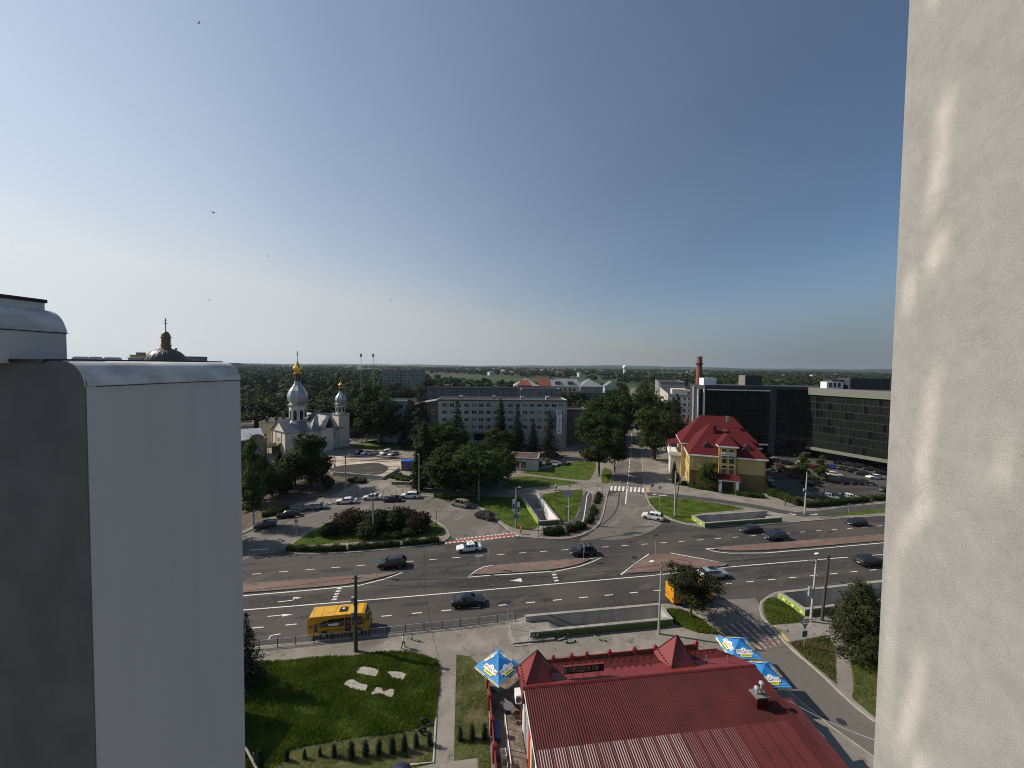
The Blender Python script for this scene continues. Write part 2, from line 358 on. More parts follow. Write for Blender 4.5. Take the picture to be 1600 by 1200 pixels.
def island(name, poly, top, kerb, z=0.13, holes=(), smooth=1):
    P = chaikin(poly, smooth) if smooth else poly
    k, Q = kerb_ring(P, M[kerb], z)
    o = sheet(name, Q, z - 0.02, M[top], holes); k.parent = o
    return o
near_px = [(250,1028),(330,1020),(413,1010),(560,997),(710,983),(800,971),(822,965),(900,957),(1000,948.5),(1040,944.5),(1062,949),(1085,958),(1104,970),(1117,986),(1150,1015),(1215,1066),(1298,1135),(1362,1181),(1480,1265)]
NEAR = gp(near_px) + [(60, 14.5), (-70, 14.5)]
island('near_pavement', NEAR, 'paving', 'kerb', holes=[HOLES['u2']], smooth=0)
corner_px = [(1188,941),(1200,932),(1211,926.5),(1300,916),(1380,907),(1500,893)]
RB = gp(corner_px) + [(95, 50), (80, 20)] + gp([(1366,1129),(1340,1109),(1311,1083),(1290,1062),(1265,1040),(1240,1019),(1224,1003),(1203,979),(1195,971),(1189,963),(1186,952)])
island('corner_pavement', RB, 'paving', 'kerb', holes=[HOLES['u3']], smooth=0)
loop_px = [(445,866),(520,866),(587,861),(640,856),(691,848),(703,840),(702,833),(697,826),(688,818),(672,809),(655,800),(625,796),(590,796),(555,800),(520,811),(498,822),(478,833),(455,850)]
LOOP = gp(loop_px); island('loop_island', LOOP, 'paving', 'kerb')
north_px = [(250,880),(330,852),(380,834),(400,825),(432,811),(462,800.5),(495,792),(530,785),(580,778),(620,774.5),(650,774),(677,777),(705,780),(733,787),(752,796),(777,814),(793,829),(815,839),(840,841.5),(866,843),(890,842),(910,837),(928,828),(937,819),(943,804),(949,774),(952,764),(957.5,745),(962,729),(968,707),(974,682),(978,660)]
NORTH = gp(north_px) + [(60, 199.0), (-149, 199.0), (-140, 130)]
island('north_pavement', NORTH, 'paving', 'kerb', holes=[HOLES['u1']], smooth=0)
east_px = [(1006,765),(1008,775),(1011,781),(1014.5,788),(1021,796),(1033,804.5),(1050,813.5),(1075,820.5),(1100,824.5),(1190,820.5),(1256,815),(1315,810.5),(1382,806.5),(1480,798)]
EAST = gp(east_px) + [(189, 108), (189, 199)] + gp([(998.5,670),(1000,690),(1002,715),(1004,740)])
island('east_pavement', EAST, 'paving', 'kerb', holes=[HOLES['u4']], smooth=0)
# planted and paved pieces lying on the islands
def patch(name, px, m_, z=0.118, smooth=1, kind='structure'):
    P = gp(px) if px[0][0] > 150 else px
    return sheet(name, chaikin(P, smooth) if smooth else P, z, M[m_])
MEDIANS = [[(300,920),(380,913),(470,906.5),(545,900.5),(590,897),(626,894.5),(600,902),(560,912),(480,919.5),(380,927),(300,933)],
    [(738,899.5),(741,895.5),(758,887),(772,884),(851,877.5),(905,873.5),(927,873.5),(905,882.5),(869,890.5),(801,895.5)],
    [(975,896.5),(993,881),(1015,867),(1047,866),(1100,875.5),(1150,883.5),(1082,889.5),(1000,896)],
    [(1108,858),(1140,854),(1190,850.3),(1275,843.8),(1382,835.5),(1470,829),(1470,838),(1382,845.3),(1275,854.3),(1195,860.5),(1140,861.5)]]
for px in MEDIANS: island('median', gp(px), 'brick_pave', 'kerb_dark', z=0.15, smooth=1)

LAWN = gp([(300,1060),(380,1040),(413,1036),(455,1032),(500,1029),(540,1027),(575,1023),(610,1020),(640,1020),(665,1027),(683,1033),(687,1046),(686,1075),(683,1110),(680,1128),(640,1146),(560,1154),(480,1168),(452,1175),(436,1205),(300,1230)])
patch('lawn', LAWN, 'grass'); 
patch('planting_bed', gp([(300,1232),(436,1206),(452,1176),(480,1169),(560,1155),(640,1147),(680,1129),(676,1195),(600,1214),(440,1240)]), 'rough_grass', smooth=0)
STRIP = gp([(713,1024),(735,1027),(755,1048),(761,1075),(763,1110),(767,1200),(768,1230),(747,1230),(746,1186),(709,1191)])
patch('dry_lawn', STRIP, 'rough_grass', smooth=0)
CORNER1 = gp([(1041,952),(1065,953.5),(1085,963),(1103,973),(1116,985),(1128,994),(1090,990),(1064,981),(1046,972)])
patch('lawn', CORNER1, 'grass')
CORNER2 = gp([(1191,945),(1199,937),(1211,933),(1256,965),(1251,974),(1205,978),(1195,966)])
patch('lawn', CORNER2, 'rough_grass')
CORNER3 = gp([(1233,1006),(1262,1000),(1287,996),(1300,1004),(1306,1019),(1306,1040),(1307,1071),(1285,1052),(1258,1030)])
patch('lawn', CORNER3, 'rough_grass')
CORNER4 = gp([(1332,1000),(1327,1022),(1332,1057),(1334,1075),(1330,1092),(1345,1104),(1364,1121),(1470,1190),(1470,1000)])
patch('lawn', CORNER4, 'rough_grass')
LOOPLAWN = gp([(452,857),(490,852),(560,847.5),(640,842),(690,838.5),(697,836),(696,829),(684,819),(668,811),(650,802.5),(620,798.5),(590,798.5),(555,802.5),(522,813),(500,823.5),(480,834.5),(459,849)])
patch('lawn', LOOPLAWN, 'grass')
patch('soil_strip', gp([(452,863),(520,863.5),(587,858.5),(640,853.5),(690,846),(690,842.5),(640,847),(560,853),(490,858)]), 'soil', smooth=0)
NL1 = gp([(700,773),(705,777.5),(734,784),(754,793),(779,811),(793,822),(800,825),(816,829),(836,828),(842,822),(827,797),(812,778),(760,777)])
patch('lawn', NL1, 'grass')
NL2 = gp([(845,773),(872,770),(905,765),(912,768),(908,785),(903,800),(897,812),(882,818),(876,815),(860,793)])
patch('lawn', NL2, 'grass')
patch('soil_strip', gp([(927,770),(946,773),(940,804),(934,817),(926,825),(908,834),(889,839),(866,840),(842,839),(846,832),(880,828),(903,823),(918,812),(924,795)]), 'soil')
patch('bike_path', gp([(912,769),(926,770),(923,795),(915,811),(900,821),(878,826),(845,830),(846,826),(880,820),(899,812),(906,797)]), 'bike_asphalt')
NL3 = gp([(808,738),(845,734),(872,728),(888,722),(932,721),(930,735),(921,752),(900,750),(870,747),(840,743.5)])
patch('lawn', NL3, 'grass')
NL4 = gp([(780,758),(796,746),(832,744.5),(870,749.5),(910,755),(888,758),(860,760.5),(830,762.5),(800,766)])
patch('lawn', NL4, 'grass')
NL5 = gp([(942,731),(958,735),(953.5,757),(938,755)]); patch('lawn', NL5, 'grass')
patch('park_ground', gp([(560,690),(655,684),(690,700),(790,700),(800,735),(780,745),(740,765),(690,765),(672,740),(655,705),(640,704),(600,704),(545,702)]), 'grass')
patch('park_ground', gp([(300,880),(378,831),(395,822),(425,808),(450,790),(520,775),(560,755),(600,750),(600,748),(520,742),(500,735),(430,735),(300,760)]), 'soil', z=0.112)
patch('car_park', gp([(838,724),(850,707),(925,705),(934,716),(890,719.5),(876,727.5),(845,731)]), 'side_asphalt')
patch('car_park', gp([(545,691),(560,679),(640,677),(660,688),(600,694)]), 'side_asphalt', smooth=0)
patch('demolition_lot', gp([(503,736),(510,722),(530,711),(570,708),(642,712),(648,722),(628,733),(610,741),(597,747),(560,744.5),(520,741)]), 'rubble', z=0.135)
patch('ballast_heap', gp([(512,734),(530,728),(555,726),(588,723),(604,728),(608,734),(596,742),(575,743),(530,740)]), 'black_soil', z=0.152)
patch('church_yard', gp([(400,735),(420,712),(455,712),(500,735),(440,742)]), 'side_asphalt', z=0.145, smooth=0)
EL1 = gp([(1012,778.5),(1045,777.5),(1090,782.5),(1140,790),(1165,795.5),(1150,798.5),(1110,801),(1079,805.5),(1093,817.5),(1072,818),(1048,810.5),(1026,798.5),(1015,787)])
patch('lawn', EL1, 'grass')
EL3 = gp([(1287,807.5),(1305,803),(1330,799.5),(1382,796),(1470,790),(1470,796),(1382,802),(1330,806)]); patch('lawn', EL3, 'grass')
EL2 = gp([(1062,757),(1085,763),(1120,770),(1150,775),(1195,781),(1198,776),(1170,773),(1120,766),(1080,758),(1070,750)]); patch('lawn', EL2, 'grass')
mb = MB(); ribbon(mb, gp([(1011,772.5),(1060,776),(1120,783),(1180,792),(1215,799),(1250,804.5),(1290,802),(1340,795),(1400,790),(1470,784)]), 3.0, 0.125)
tag(mb.build('bike_path', M['bike_asphalt']), kind='structure')
patch('car_park', gp([(1196,740),(1206,716),(1250,712),(1310,718),(1480,748),(1480,782),(1330,785),(1256,792),(1203,772)]), 'asphalt', z=0.122, smooth=0)
# the side street runs on beyond the junction
sv = Vector((51.5, 161.0)).normalized(); sn = Vector((-sv.y, sv.x))
a_, b_ = Vector((26.2, 106.0)), Vector((36.5, 105.0))
sheet('street', [tuple(b_), tuple(b_ + sv*560), tuple(a_ + sv*560), tuple(a_)], 0.004, M['side_asphalt'])
patch('junction_wear', gp([(949,770),(1005,768),(1013,790),(1040,815),(1010,835),(960,845),(925,842),(900,846),(935,826),(943,806)]), 'side_asphalt', z=0.004)
patch('slip_road', gp([(300,935),(380,870),(444,862),(478,831),(520,808),(560,798),(620,795),(655,798),(690,818),(704,840),(730,850),(800,838),(790,828),(775,814),(750,797),(733,788),(700,780),(650,775),(580,779),(500,793),(432,813),(380,836),(300,865)]), 'side_asphalt', z=0.004)
mouth = gp([(1046,943),(1180,934),(1188,945),(1190,963),(1205,981),(1240,1019),(1366,1129),(1480,1230),(1480,1265),(1362,1181),(1215,1066),(1117,986),(1100,968),(1070,950)])
patch('side_road', mouth, 'side_asphalt', z=0.004, smooth=0)

# ------------------------------------------------------------------ road markings: every dash, bar and arrow is a piece of its own
ZL = 0.0085
road_marks = bpy.data.objects['road']
def mark(name, pts, w, z=ZL, m_='white_line'):
    mb = MB(); ribbon(mb, pts, w, z); return mb.build(name, M[m_], road_marks)
def resample(P, step):
    P = [Vector(p) for p in P]; out = []; acc = 0.0; d = 0.0
    for a, b in zip(P, P[1:]):
        L = (b-a).length; t = (b-a)/L
        while d <= acc + L: out.append((a + t*(d-acc), t)); d += step
        acc += L
    return out
for px in ([(350,901),(385,898),(716,871),(1010,850),(1336,825),(1450,815)], [(340,986),(410,980),(716,952),(1022,923),(1374,889.5),(1450,881)]):
    for p, t in resample(gp(px), 3.98): mark('lane_dash', [p, p + t*1.35], 0.17)
mark('lane_line', gp([(340,956.5),(395,952),(550,939.5),(710,926),(860,913),(1017,899.5),(1090,891.5),(1155,884.5),(1240,877.5),(1325,870.5)]), 0.19)
mark('lane_line', gp([(1350,868.5),(1380,866.3)]), 0.17)
mark('edge_line', gp([(300,937),(380,930.8),(480,922.5),(562,914.5),(600,905),(629,894.5)]), 0.2)
mark('edge_line', gp([(770,883),(755,886),(742,892.5),(731,902),(760,899.5),(801,897),(869,892.5),(905,885),(925,878),(940,871),(922,872.5)]), 0.2)
mark('edge_line', gp([(970,898),(992,881),(1014,865.5)]), 0.22)
mark('edge_line', gp([(1047,864),(1075,869),(1100,873.5)]), 0.22)
mark('edge_line', gp([(1100,873.5),(1125,878.5)]), 0.12)
mark('edge_line', gp([(1102,857.5),(1118,862),(1140,864.3),(1195,864),(1275,857.5),(1382,848),(1450,842)]), 0.2)
mark('edge_line', gp([(1102,857.5),(1116,857)]), 0.2)
for i in range(5):
    u, v = 530.5 - 2.0*i, 919.5 + 4.3*i; mark('give_way_bar', gp([(u-4, v+0.4), (u+3.5, v-0.6)]), 0.34)
for i in range(4):
    u, v = 864.5 + 1.6*i, 893.3 + 4.6*i; mark('give_way_bar', gp([(u-3.3, v+0.3), (u+3.3, v-0.3)]), 0.4)
def shape(name, px, m_='white_line', z=ZL): return sheet(name, gp(px), z, M[m_], parent=road_marks)
for (u, v) in ((430,962),):
    mark('turn_arrow', gp([(418,963.2),(442,961)]), 0.14); shape('turn_arrow', [(440,959.5),(458,960),(441,963.4)])
mark('turn_arrow', gp([(434,940.5),(456,938.2),(463,934.6)]), 0.16); shape('turn_arrow', [(457,937.4),(471,933.4),(459,933.0)])
mark('turn_arrow', gp([(420,998),(423,993),(438,990.4)]), 0.15)
shape('direction_triangle', [(797,907.5),(814,903.2),(816,909)])
# zebra over the side street
for i in range(10):
    f = i/9; u = 948.5 + 55.5*f; v0 = 758.6 + 3.6*f
    shape('crossing_bar', [(u-1.9,v0+7.3),(u+1.9,v0+7.5),(u+2.9,v0),(u-0.5,v0-.2)])
mark('centre_line', gp([(977.2,788),(979.4,768)]), 0.3)
for p, t in resample(gp([(979.5,766),(982,744),(984,720),(985.8,700),(987.3,670),(988.5,645),(989.6,620)]), 6.0): mark('centre_line', [p, p + t*4.4], 0.22)
# red cycle crossing with white squares
shape('cycle_crossing', [(694,847.5),(718,843),(760,838.2),(800,832.8),(812,831.4),(815,836),(790,839.5),(740,844.5),(700,849.5)], 'red_paint', 0.0068)
for i in range(19):
    f = i/18; mark('crossing_square', gp([(697+117*f-1.7, 848.6-12.2*f+.2),(697+117*f+1.7, 848.6-12.2*f-.2)]), 0.4)
for i in range(17):
    f = i/16; mark('crossing_square', gp([(714+96*f-1.7, 842.6-11*f+.2),(714+96*f+1.7, 842.6-11*f-.2)]), 0.4)
for i in range(6): mark('crossing_square', gp([(391+5*i, 859.5-.3*i),(394+5*i, 859.2-.3*i)]), 0.4, m_='white_line')
# red and white zebra over the near side road
A, B = ground(1127, 976), ground(1190, 968.5); C_, D = ground(1180, 1018), ground(1222, 1006.5)
n = 11
for i in range(n):
    f0, f1 = i/n, (i+1)/n
    q = [A.lerp(B,f0), A.lerp(B,f1-.012), C_.lerp(D,f1-.012), C_.lerp(D,f0)]
    sheet('crossing_bar', [tuple(p[:2]) for p in q], ZL, M['faded_red' if i % 2 else 'worn_shaded_white'], parent=road_marks)
# yellow tactile strips and bike-path lines
patch('tactile_strip', [tuple(p[:2]) for p in (ground(1208,979), ground(1213,978.5), ground(1234,1003), ground(1229,1004))], 'yellow_paint', z=0.118, smooth=0)
patch('tactile_strip', gp([(1010,762),(1013.8,762),(1014.4,770),(1010.5,770)]), 'yellow_paint', z=0.118, smooth=0)
mb = MB(); ribbon(mb, gp([(899,823),(908,819.5),(912,811),(914.5,795),(917,776),(920,770.5),(926,769)]), 0.2, 0.1225); tag(mb.build('path_line', M['white_line']), kind='structure')
for px in ([(1020,773.2),(1026,772.8)],[(1029,774.5),(1041,774.5)],[(1233,803.3),(1244,805.2)],[(1266,805.3),(1277,804)]):
    mb = MB(); 
    P = gp(px)
    ribbon(mb, P, 0.5, 0.129); tag(mb.build('path_line', M['white_line']), kind='structure')
mb = MB(); ribbon(mb, gp([(681,1124),(677,1194),(641,1198)]), 0.16, 0.2); 
tag(mb.build('bed_edging', M['kerb']), kind='structure')

# repair patches and tar-filled cracks in the carriageway
PR = random.Random(21)
M['patch_dark'] = mat('fresh_asphalt_patch', (0.026,0.024,0.023), .85, col2=(0.036,0.033,0.031), scale=2, coord='World'); M['patch_pale'] = mat('pale_asphalt_patch', (0.085,0.077,0.069), .9, col2=(0.065,0.059,0.053), scale=2, coord='World')
def road_pt(f, d): return Vector((-45+150*f, 55.5+26.3*f+d))          # f along the road, d across it
for k in range(34):
    f, d = PR.random(), PR.choice((PR.uniform(-9,0), PR.uniform(1,16))); c = road_pt(f, d); L_, w_ = PR.uniform(.8,3.2), PR.uniform(.5,1.5); q = []
    for i in range(10):
        a = 2*PI*i/10; r_ = PR.uniform(.75,1.1); x, y = L_*math.cos(a)*r_, w_*.6*math.sin(a)*r_; q.append((c.x+x*math.cos(RD)-y*math.sin(RD), c.y+x*math.sin(RD)+y*math.cos(RD)))
    sheet('asphalt_patch', q, .0052, M['patch_dark' if k % 4 else 'patch_pale'], parent=road_marks)
for k in range(30):
    f, d = PR.random(), PR.uniform(-8,12); c = road_pt(f, d); a = RD+PI/2+PR.uniform(-.5,.5) if k % 3 else RD+PR.uniform(-.15,.15); P_ = [c]
    for i in range(PR.randint(4,9)): a += PR.uniform(-.3,.3); P_.append(P_[-1]+Vector((math.cos(a),math.sin(a)))*PR.uniform(.6,1.3))
    mark('tar_crack', P_, PR.uniform(.07,.13), .0062, 'tar')
for px in ([(905,850),(950,838),(985,836),(1030,845)],[(880,845),(930,829),(965,800),(968,770)],[(640,905),(700,890),(760,872)],[(560,905),(650,892),(700,862)],[(1090,935),(1140,950),(1190,985)],[(1120,930),(1165,955),(1215,1000)]):
    mark('tyre_track', chaikin(gp(px), 2, False), .3, .0057, 'patch_dark')
# manholes
for u, v in ((485,870),(655,912),(665,977),(1315,1128),(1316,910)):
    p = ground(u, v); mb = MB(); mb.lathe([(0.33,0.0),(0.33,0.012),(0.0,0.013)], 14); mb.lathe([(0.42,0.0),(0.42,0.009),(0.34,0.0095)], 14)
    tag(mb.build('manhole_cover', M['steel_dark'], loc=(p.x,p.y,0.004)), 'round dark manhole cover '+{485:'near the loop island hedge',655:'at the tip of the left brick median',665:'in the near lanes right of the yellow bus',1315:'in the near side road',1316:'in the near lanes by the wooden pole'}[u], 'manhole cover', 'manhole covers in the carriageway')

# ------------------------------------------------------------------ hills on the horizon
mb = MB(); 
def ridge(y, amp, seed, x0, x1, n, base=0, trend=lambda f: 1.0):
    rs = np.random.default_rng(seed); ph = rs.random(6)*6.28
    top = []
    for i in range(n+1):
        f = i/n; x = x0 + (x1-x0)*f
        h = base + amp*trend(f)*(0.55 + 0.22*math.sin(f*9+ph[0]) + 0.13*math.sin(f*23+ph[1]) + 0.06*math.sin(f*61+ph[2]) + 0.04*math.sin(f*150+ph[3]))
        top.append((x, y, max(h, 1)))
    vs = [(p[0], p[1]-1600, -1) for p in top] + top + [(p[0], p[1]+1800, -1) for p in top]; k = n+1
    return vs, [[i,i+1,k+i+1,k+i] for i in range(n)] + [[k+i,k+i+1,2*k+i+1,2*k+i] for i in range(n)]
M['hill'] = layered('wooded_hill', (0.022,0.034,0.012), [((0.04,0.05,0.02),0.004,0.45,0.6,3,0), ((0.08,0.085,0.04),0.0014,0.62,0.68,4,0)], 0.95)
for args in ((5200, 46, 3, -8900, 8900, 160, 0, lambda f: 0.5+0.75*f), (7600, 70, 8, -8950, 8950, 160, 0, lambda f: 0.8+0.25*f)):
    vs, fs = ridge(*args); mb = MB(); mb.add(vs, fs); tag(mb.build('hill', M['hill'], smooth=179), kind='structure')
# ------------------------------------------------------------------ underpass entrances
M['stair'] = mat('stair_stone', (0.30,0.28,0.25), 0.9, col2=(0.2,0.185,0.16), scale=1.5)
def underpass(key, label, panel_sides, deep=3.3, face_end='lime', white_side=None, platform=False, rail=True):
    (o, a, L, w) = PITS[key]; a = Vector(a).normalized()
    t = thing('underpass_entrance', label, 'stairwell', (o[0], o[1], 0), math.atan2(a.y, a.x))
    H = 0.95; T = 0.32
    for nm, (x0,x1,y0,y1) in (('side_wall',(0,L,0,T)), ('side_wall',(0,L,w-T,w)), ('end_wall',(L-T,L,T,w-T))):
        mb = MB(); mb.box(x0,x1,y0,y1,-deep-.3,H); mb.build(nm, M['white' if white_side == (nm, y0 > 0) else 'conc_wall'], t)
        mb = MB(); e = 0.06
        if nm == 'end_wall': mb.box(x0-e, x1+e, y0+e+.002, y1-e-.002, H, H+.11)
        else: mb.box(x0-e, x1+e, y0-e, y1+e, H, H+.112)
        mb.build('coping', M['conc_cap'], t)
    # stairs
    n1 = 11; x = 0.9 if not platform else 3.0; z = 0.0 if not platform else 0.34
    if platform:
        mb = MB(); mb.box(-2.2, x, T-.9, w-T+.2, 0, z); p = mb.build('landing', M['stair'], t)
        for k, (y0, y1) in enumerate(((T+.1, 1.0),(1.1,1.9),(2.0,2.75))):
            mb = MB(); mb.box(-2.1, x-.05, y0, y1, z, z+.006); mb.build('slab', M['paving'], t)
        mb = MB(); mb.box(-2.55, -2.2, T-.9, w-T+.2, 0, .17); mb.build('step', M['stair'], t)
        mb = MB(); mb.box(-2.2, 0.3, T-1.25, T-.9, 0, .17); mb.build('step', M['stair'], t)
    else:
        mb = MB(); mb.box(-0.3, x, T, w-T, -0.2, 0.125); mb.build('landing', M['stair'], t)
    dz = (deep + z)/(2*n1)
    st = MB(); st.box(0, 0.31, T, w-T, -dz-.25, 0); st = None
    proto = None
    for fl in range(2):
        for k in range(n1):
            z -= dz
            if proto is None:
                mb = MB(); mb.box(0, 0.32, T+.003, w-T-.003, -0.45, 0); proto = mb.build('step', M['stair'], t); proto.location = (x, 0, z)
                nb = MB(); nb.box(0, 0.05 if not platform else .13, T+.01, w-T-.01, 0, 0.006); q = nb.build('nosing', M['white'], proto)
            else:
                s = proto.copy(); COL.objects.link(s); s.location = (x, 0, z)
                if k in (0, 1, n1-1) or platform:
                    q2 = q.copy(); COL.objects.link(q2); q2.parent = s
            x += 0.32
        if fl == 0:
            mb = MB(); mb.box(x, x+1.9, T+.003, w-T-.003, z-.3, z); mb.build('landing', M['stair'], t); x += 1.9
    mb = MB(); mb.box(x, L-T-.003, T+.003, w-T-.003, z-.3, z-.001); mb.build('floor', M['stair'], t)
    # green panels outside: lit sides take lime, the rest a copy coloured as shaded
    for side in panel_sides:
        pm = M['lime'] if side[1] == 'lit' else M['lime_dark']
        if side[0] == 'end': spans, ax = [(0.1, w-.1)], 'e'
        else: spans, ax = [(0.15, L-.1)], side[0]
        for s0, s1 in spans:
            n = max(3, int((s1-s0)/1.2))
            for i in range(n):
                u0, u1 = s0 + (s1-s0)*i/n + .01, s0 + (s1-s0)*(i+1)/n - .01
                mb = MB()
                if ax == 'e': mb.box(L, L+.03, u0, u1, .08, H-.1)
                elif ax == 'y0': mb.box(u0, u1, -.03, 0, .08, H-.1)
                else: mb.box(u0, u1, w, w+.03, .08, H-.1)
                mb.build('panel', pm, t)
    if rail:
        for y in (T+.12, w-T-.12):
            mb = MB(); z0 = 0.9 if not platform else 1.2
            run = 0.32*n1; xs = 0.9 if not platform else 3.0; zt = (0 if not platform else .34)
            mb.tube([(xs,y,zt+.8),(xs+run,y,zt-dz*n1+.8),(xs+run+1.9,y,zt-dz*n1+.8),(xs+2*run+1.9,y,zt-2*dz*n1+.8)], 0.035, n=6)
            mb.build('handrail', M['steel_dark'], t)
    return t
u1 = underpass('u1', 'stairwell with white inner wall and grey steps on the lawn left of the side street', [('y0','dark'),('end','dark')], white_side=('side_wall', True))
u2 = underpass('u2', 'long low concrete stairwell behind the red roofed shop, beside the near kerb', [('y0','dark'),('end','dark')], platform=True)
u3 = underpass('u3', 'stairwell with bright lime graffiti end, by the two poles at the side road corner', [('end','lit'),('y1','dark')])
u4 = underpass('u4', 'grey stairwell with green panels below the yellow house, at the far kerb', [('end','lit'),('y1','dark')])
# u1: the long wall on the sunny side carries panels in the lit lime
(o, a, L, w) = PITS['u1']
for i in range(14):
    mb = MB(); mb.box(.15+i*1.25, .15+i*1.25+1.2, -.06, -.031, .1, .84); mb.build('panel', M['lime'], u1)
# worn sprayed letters on the lime ends (illegible blocks in the photograph)
def sprayed(t, L, w, n, seed):
    rs = random.Random(seed)
    for i in range(n):
        y = .25 + (w-.5)*(i+.5)/n; mb = MB(); k = rs.choice((0,1,2)); h = .25+.1*rs.random()
        P = [(y-.14,.45-h/2),(y+.14,.45-h/2+.08*rs.random()),(y+.15,.45+h/2),(y,.45+h*.1),(y-.13,.45+h/2)]
        if k == 1: P = [(y+.15*math.cos(q*PI/4), .45+h*.55*math.sin(q*PI/4)) for q in range(8)]
        mb.face([(L+.034, p[0], p[1]) for p in P]); mb.build('painted_letter', M['white'] if i % 3 == 1 else M['lime_dark'], t)
sprayed(u3, PITS['u3'][2], PITS['u3'][3], 8, 4); sprayed(u4, PITS['u4'][2], PITS['u4'][3], 6, 9)

# ------------------------------------------------------------------ the block of flats the picture is taken from
WA = rad(6.5); wd = Vector((math.sin(WA), math.cos(WA))); wr = Vector((wd.y, -wd.x))     # into the distance / to the right
M['cap'] = mat('weathered_cap_render', (0.74,0.725,0.70), 0.9, col2=(0.44,0.435,0.43), scale=1.6, detail=6, stretch=(1,0.6,1), bump=0.15, bscale=25)
def wing(name, label, corner, L, back, top, r, z0=0.0, coping=True, sub=10, front='plaster_shaded'):
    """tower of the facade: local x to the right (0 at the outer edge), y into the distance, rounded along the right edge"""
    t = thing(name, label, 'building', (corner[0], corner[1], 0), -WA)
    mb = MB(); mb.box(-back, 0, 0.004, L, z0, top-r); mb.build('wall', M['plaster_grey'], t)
    mb = MB(); mb.box(-back, -.012, -.03, 0.003, z0, top-r); mb.build('shaded_front', M[front], t)  # front face carries painted shade, darker than the side wall
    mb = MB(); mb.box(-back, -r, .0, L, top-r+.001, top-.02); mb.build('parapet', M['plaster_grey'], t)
    mb = MB(); mb.box(-back, -r, -.03, -.001, top-r+.001, top-.02); mb.build('shaded_front', M[front], t)
    prof = [(-r + r*math.sin(PI/2*i/sub), top-r + r*math.cos(PI/2*i/sub)) for i in range(sub+1)]
    mb = MB(); vs = []; k = len(prof)
    for y in (-.0, L+.0):
        vs += [(x+.025*(i>sub-2), y, z) for i, (x, z) in enumerate(prof)]
    fs = [[i, i+1, k+i+1, k+i] for i in range(k-1)]
    vs += [(-r, 0, top-r), (-r, L, top-r)]
    mb.add(vs, fs); mb.build('rounded_cap', M['cap'], t, smooth=60)
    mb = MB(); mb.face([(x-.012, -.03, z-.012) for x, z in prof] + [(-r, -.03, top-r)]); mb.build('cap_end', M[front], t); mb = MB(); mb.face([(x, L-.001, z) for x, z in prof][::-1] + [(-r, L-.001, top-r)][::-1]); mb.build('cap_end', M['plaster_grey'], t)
    mb = MB(); mb.add([(x-.012, -.03, z-.012) for x, z in prof]+[(x, .0, z) for x, z in prof], [[i, i+1, len(prof)+i+1, len(prof)+i] for i in range(len(prof)-1)]); mb.build('cap_edge', M['cap'], t)
    return t
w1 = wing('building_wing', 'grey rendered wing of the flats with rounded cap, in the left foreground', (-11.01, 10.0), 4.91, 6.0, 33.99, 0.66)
mb = MB(); mb.box(-6.0, -1.18, -.06, -.0, 33.93, 34.02); mb.build('coping', M['black_metal'], w1)
for i in range(6):
    mb = MB(); mb.box(-1.22+.002*i, -.68, .02+i*.815, .02+i*.815+.76, 33.975, 34.03); mb.build('flashing', M['tar'], w1)
mb = MB(); mb.box(-6, -1.23, 0.0, 4.9, 33.97, 34.02); mb.build('roof_felt', M['tar'], w1)
mb = MB(); mb.tube([(.03, .2, 33.32), (.03, 2.6, 33.325), (.03, 4.88, 33.315)], .012, n=5); mb.build('drip_edge', M['tar'], w1)
far = Vector((-13.12, 11.42)); t2c = far - wd*1.56
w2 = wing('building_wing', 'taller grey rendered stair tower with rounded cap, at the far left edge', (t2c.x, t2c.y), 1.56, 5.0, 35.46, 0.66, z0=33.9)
mb = MB(); mb.box(-5, -.56, .1, 1.46, 35.44, 35.66); mb.build('wall', M['plaster_grey'], w2)
mb = MB(); mb.box(-5, -.52, .05, 1.5, 35.66, 35.76); mb.build('coping', M['tar'], w2)
mb = MB(); mb.tube([(.035, .0, 34.79), (.035, 1.58, 34.79)], .014, n=5); mb.build('drip_edge', M['tar'], w2)
# low annex hidden behind the wing: its shadow falls on the lawn, its parapet shows at the wing's foot
an = thing('annex', 'low dark annex at the foot of the grey wing, by the lawn', 'building', (-26.0, 33.0, 0), -WA)
mb = MB(); mb.box(-9, 0, 0, 3.3, 0, 4.6); mb.build('wall', M['plaster_grey'], an); mb = MB(); mb.box(-9.1, .1, -.1, 3.4, 4.6, 4.75); mb.build('roof', M['tar'], an)
# ramp rail at the foot
mb = MB(); mb.tube([ground(383,1167,1.0), ground(402,1203,1.0), ground(415,1230,1.0)], .09, n=6); mb.tube([ground(396,1192,0.1), ground(396,1192,.1)+Vector((0,0,.9))], .05, n=6)
tag(mb.build('ramp_rail', M['concrete']), 'pale sloping rail at the foot of the grey wing', 'railing')

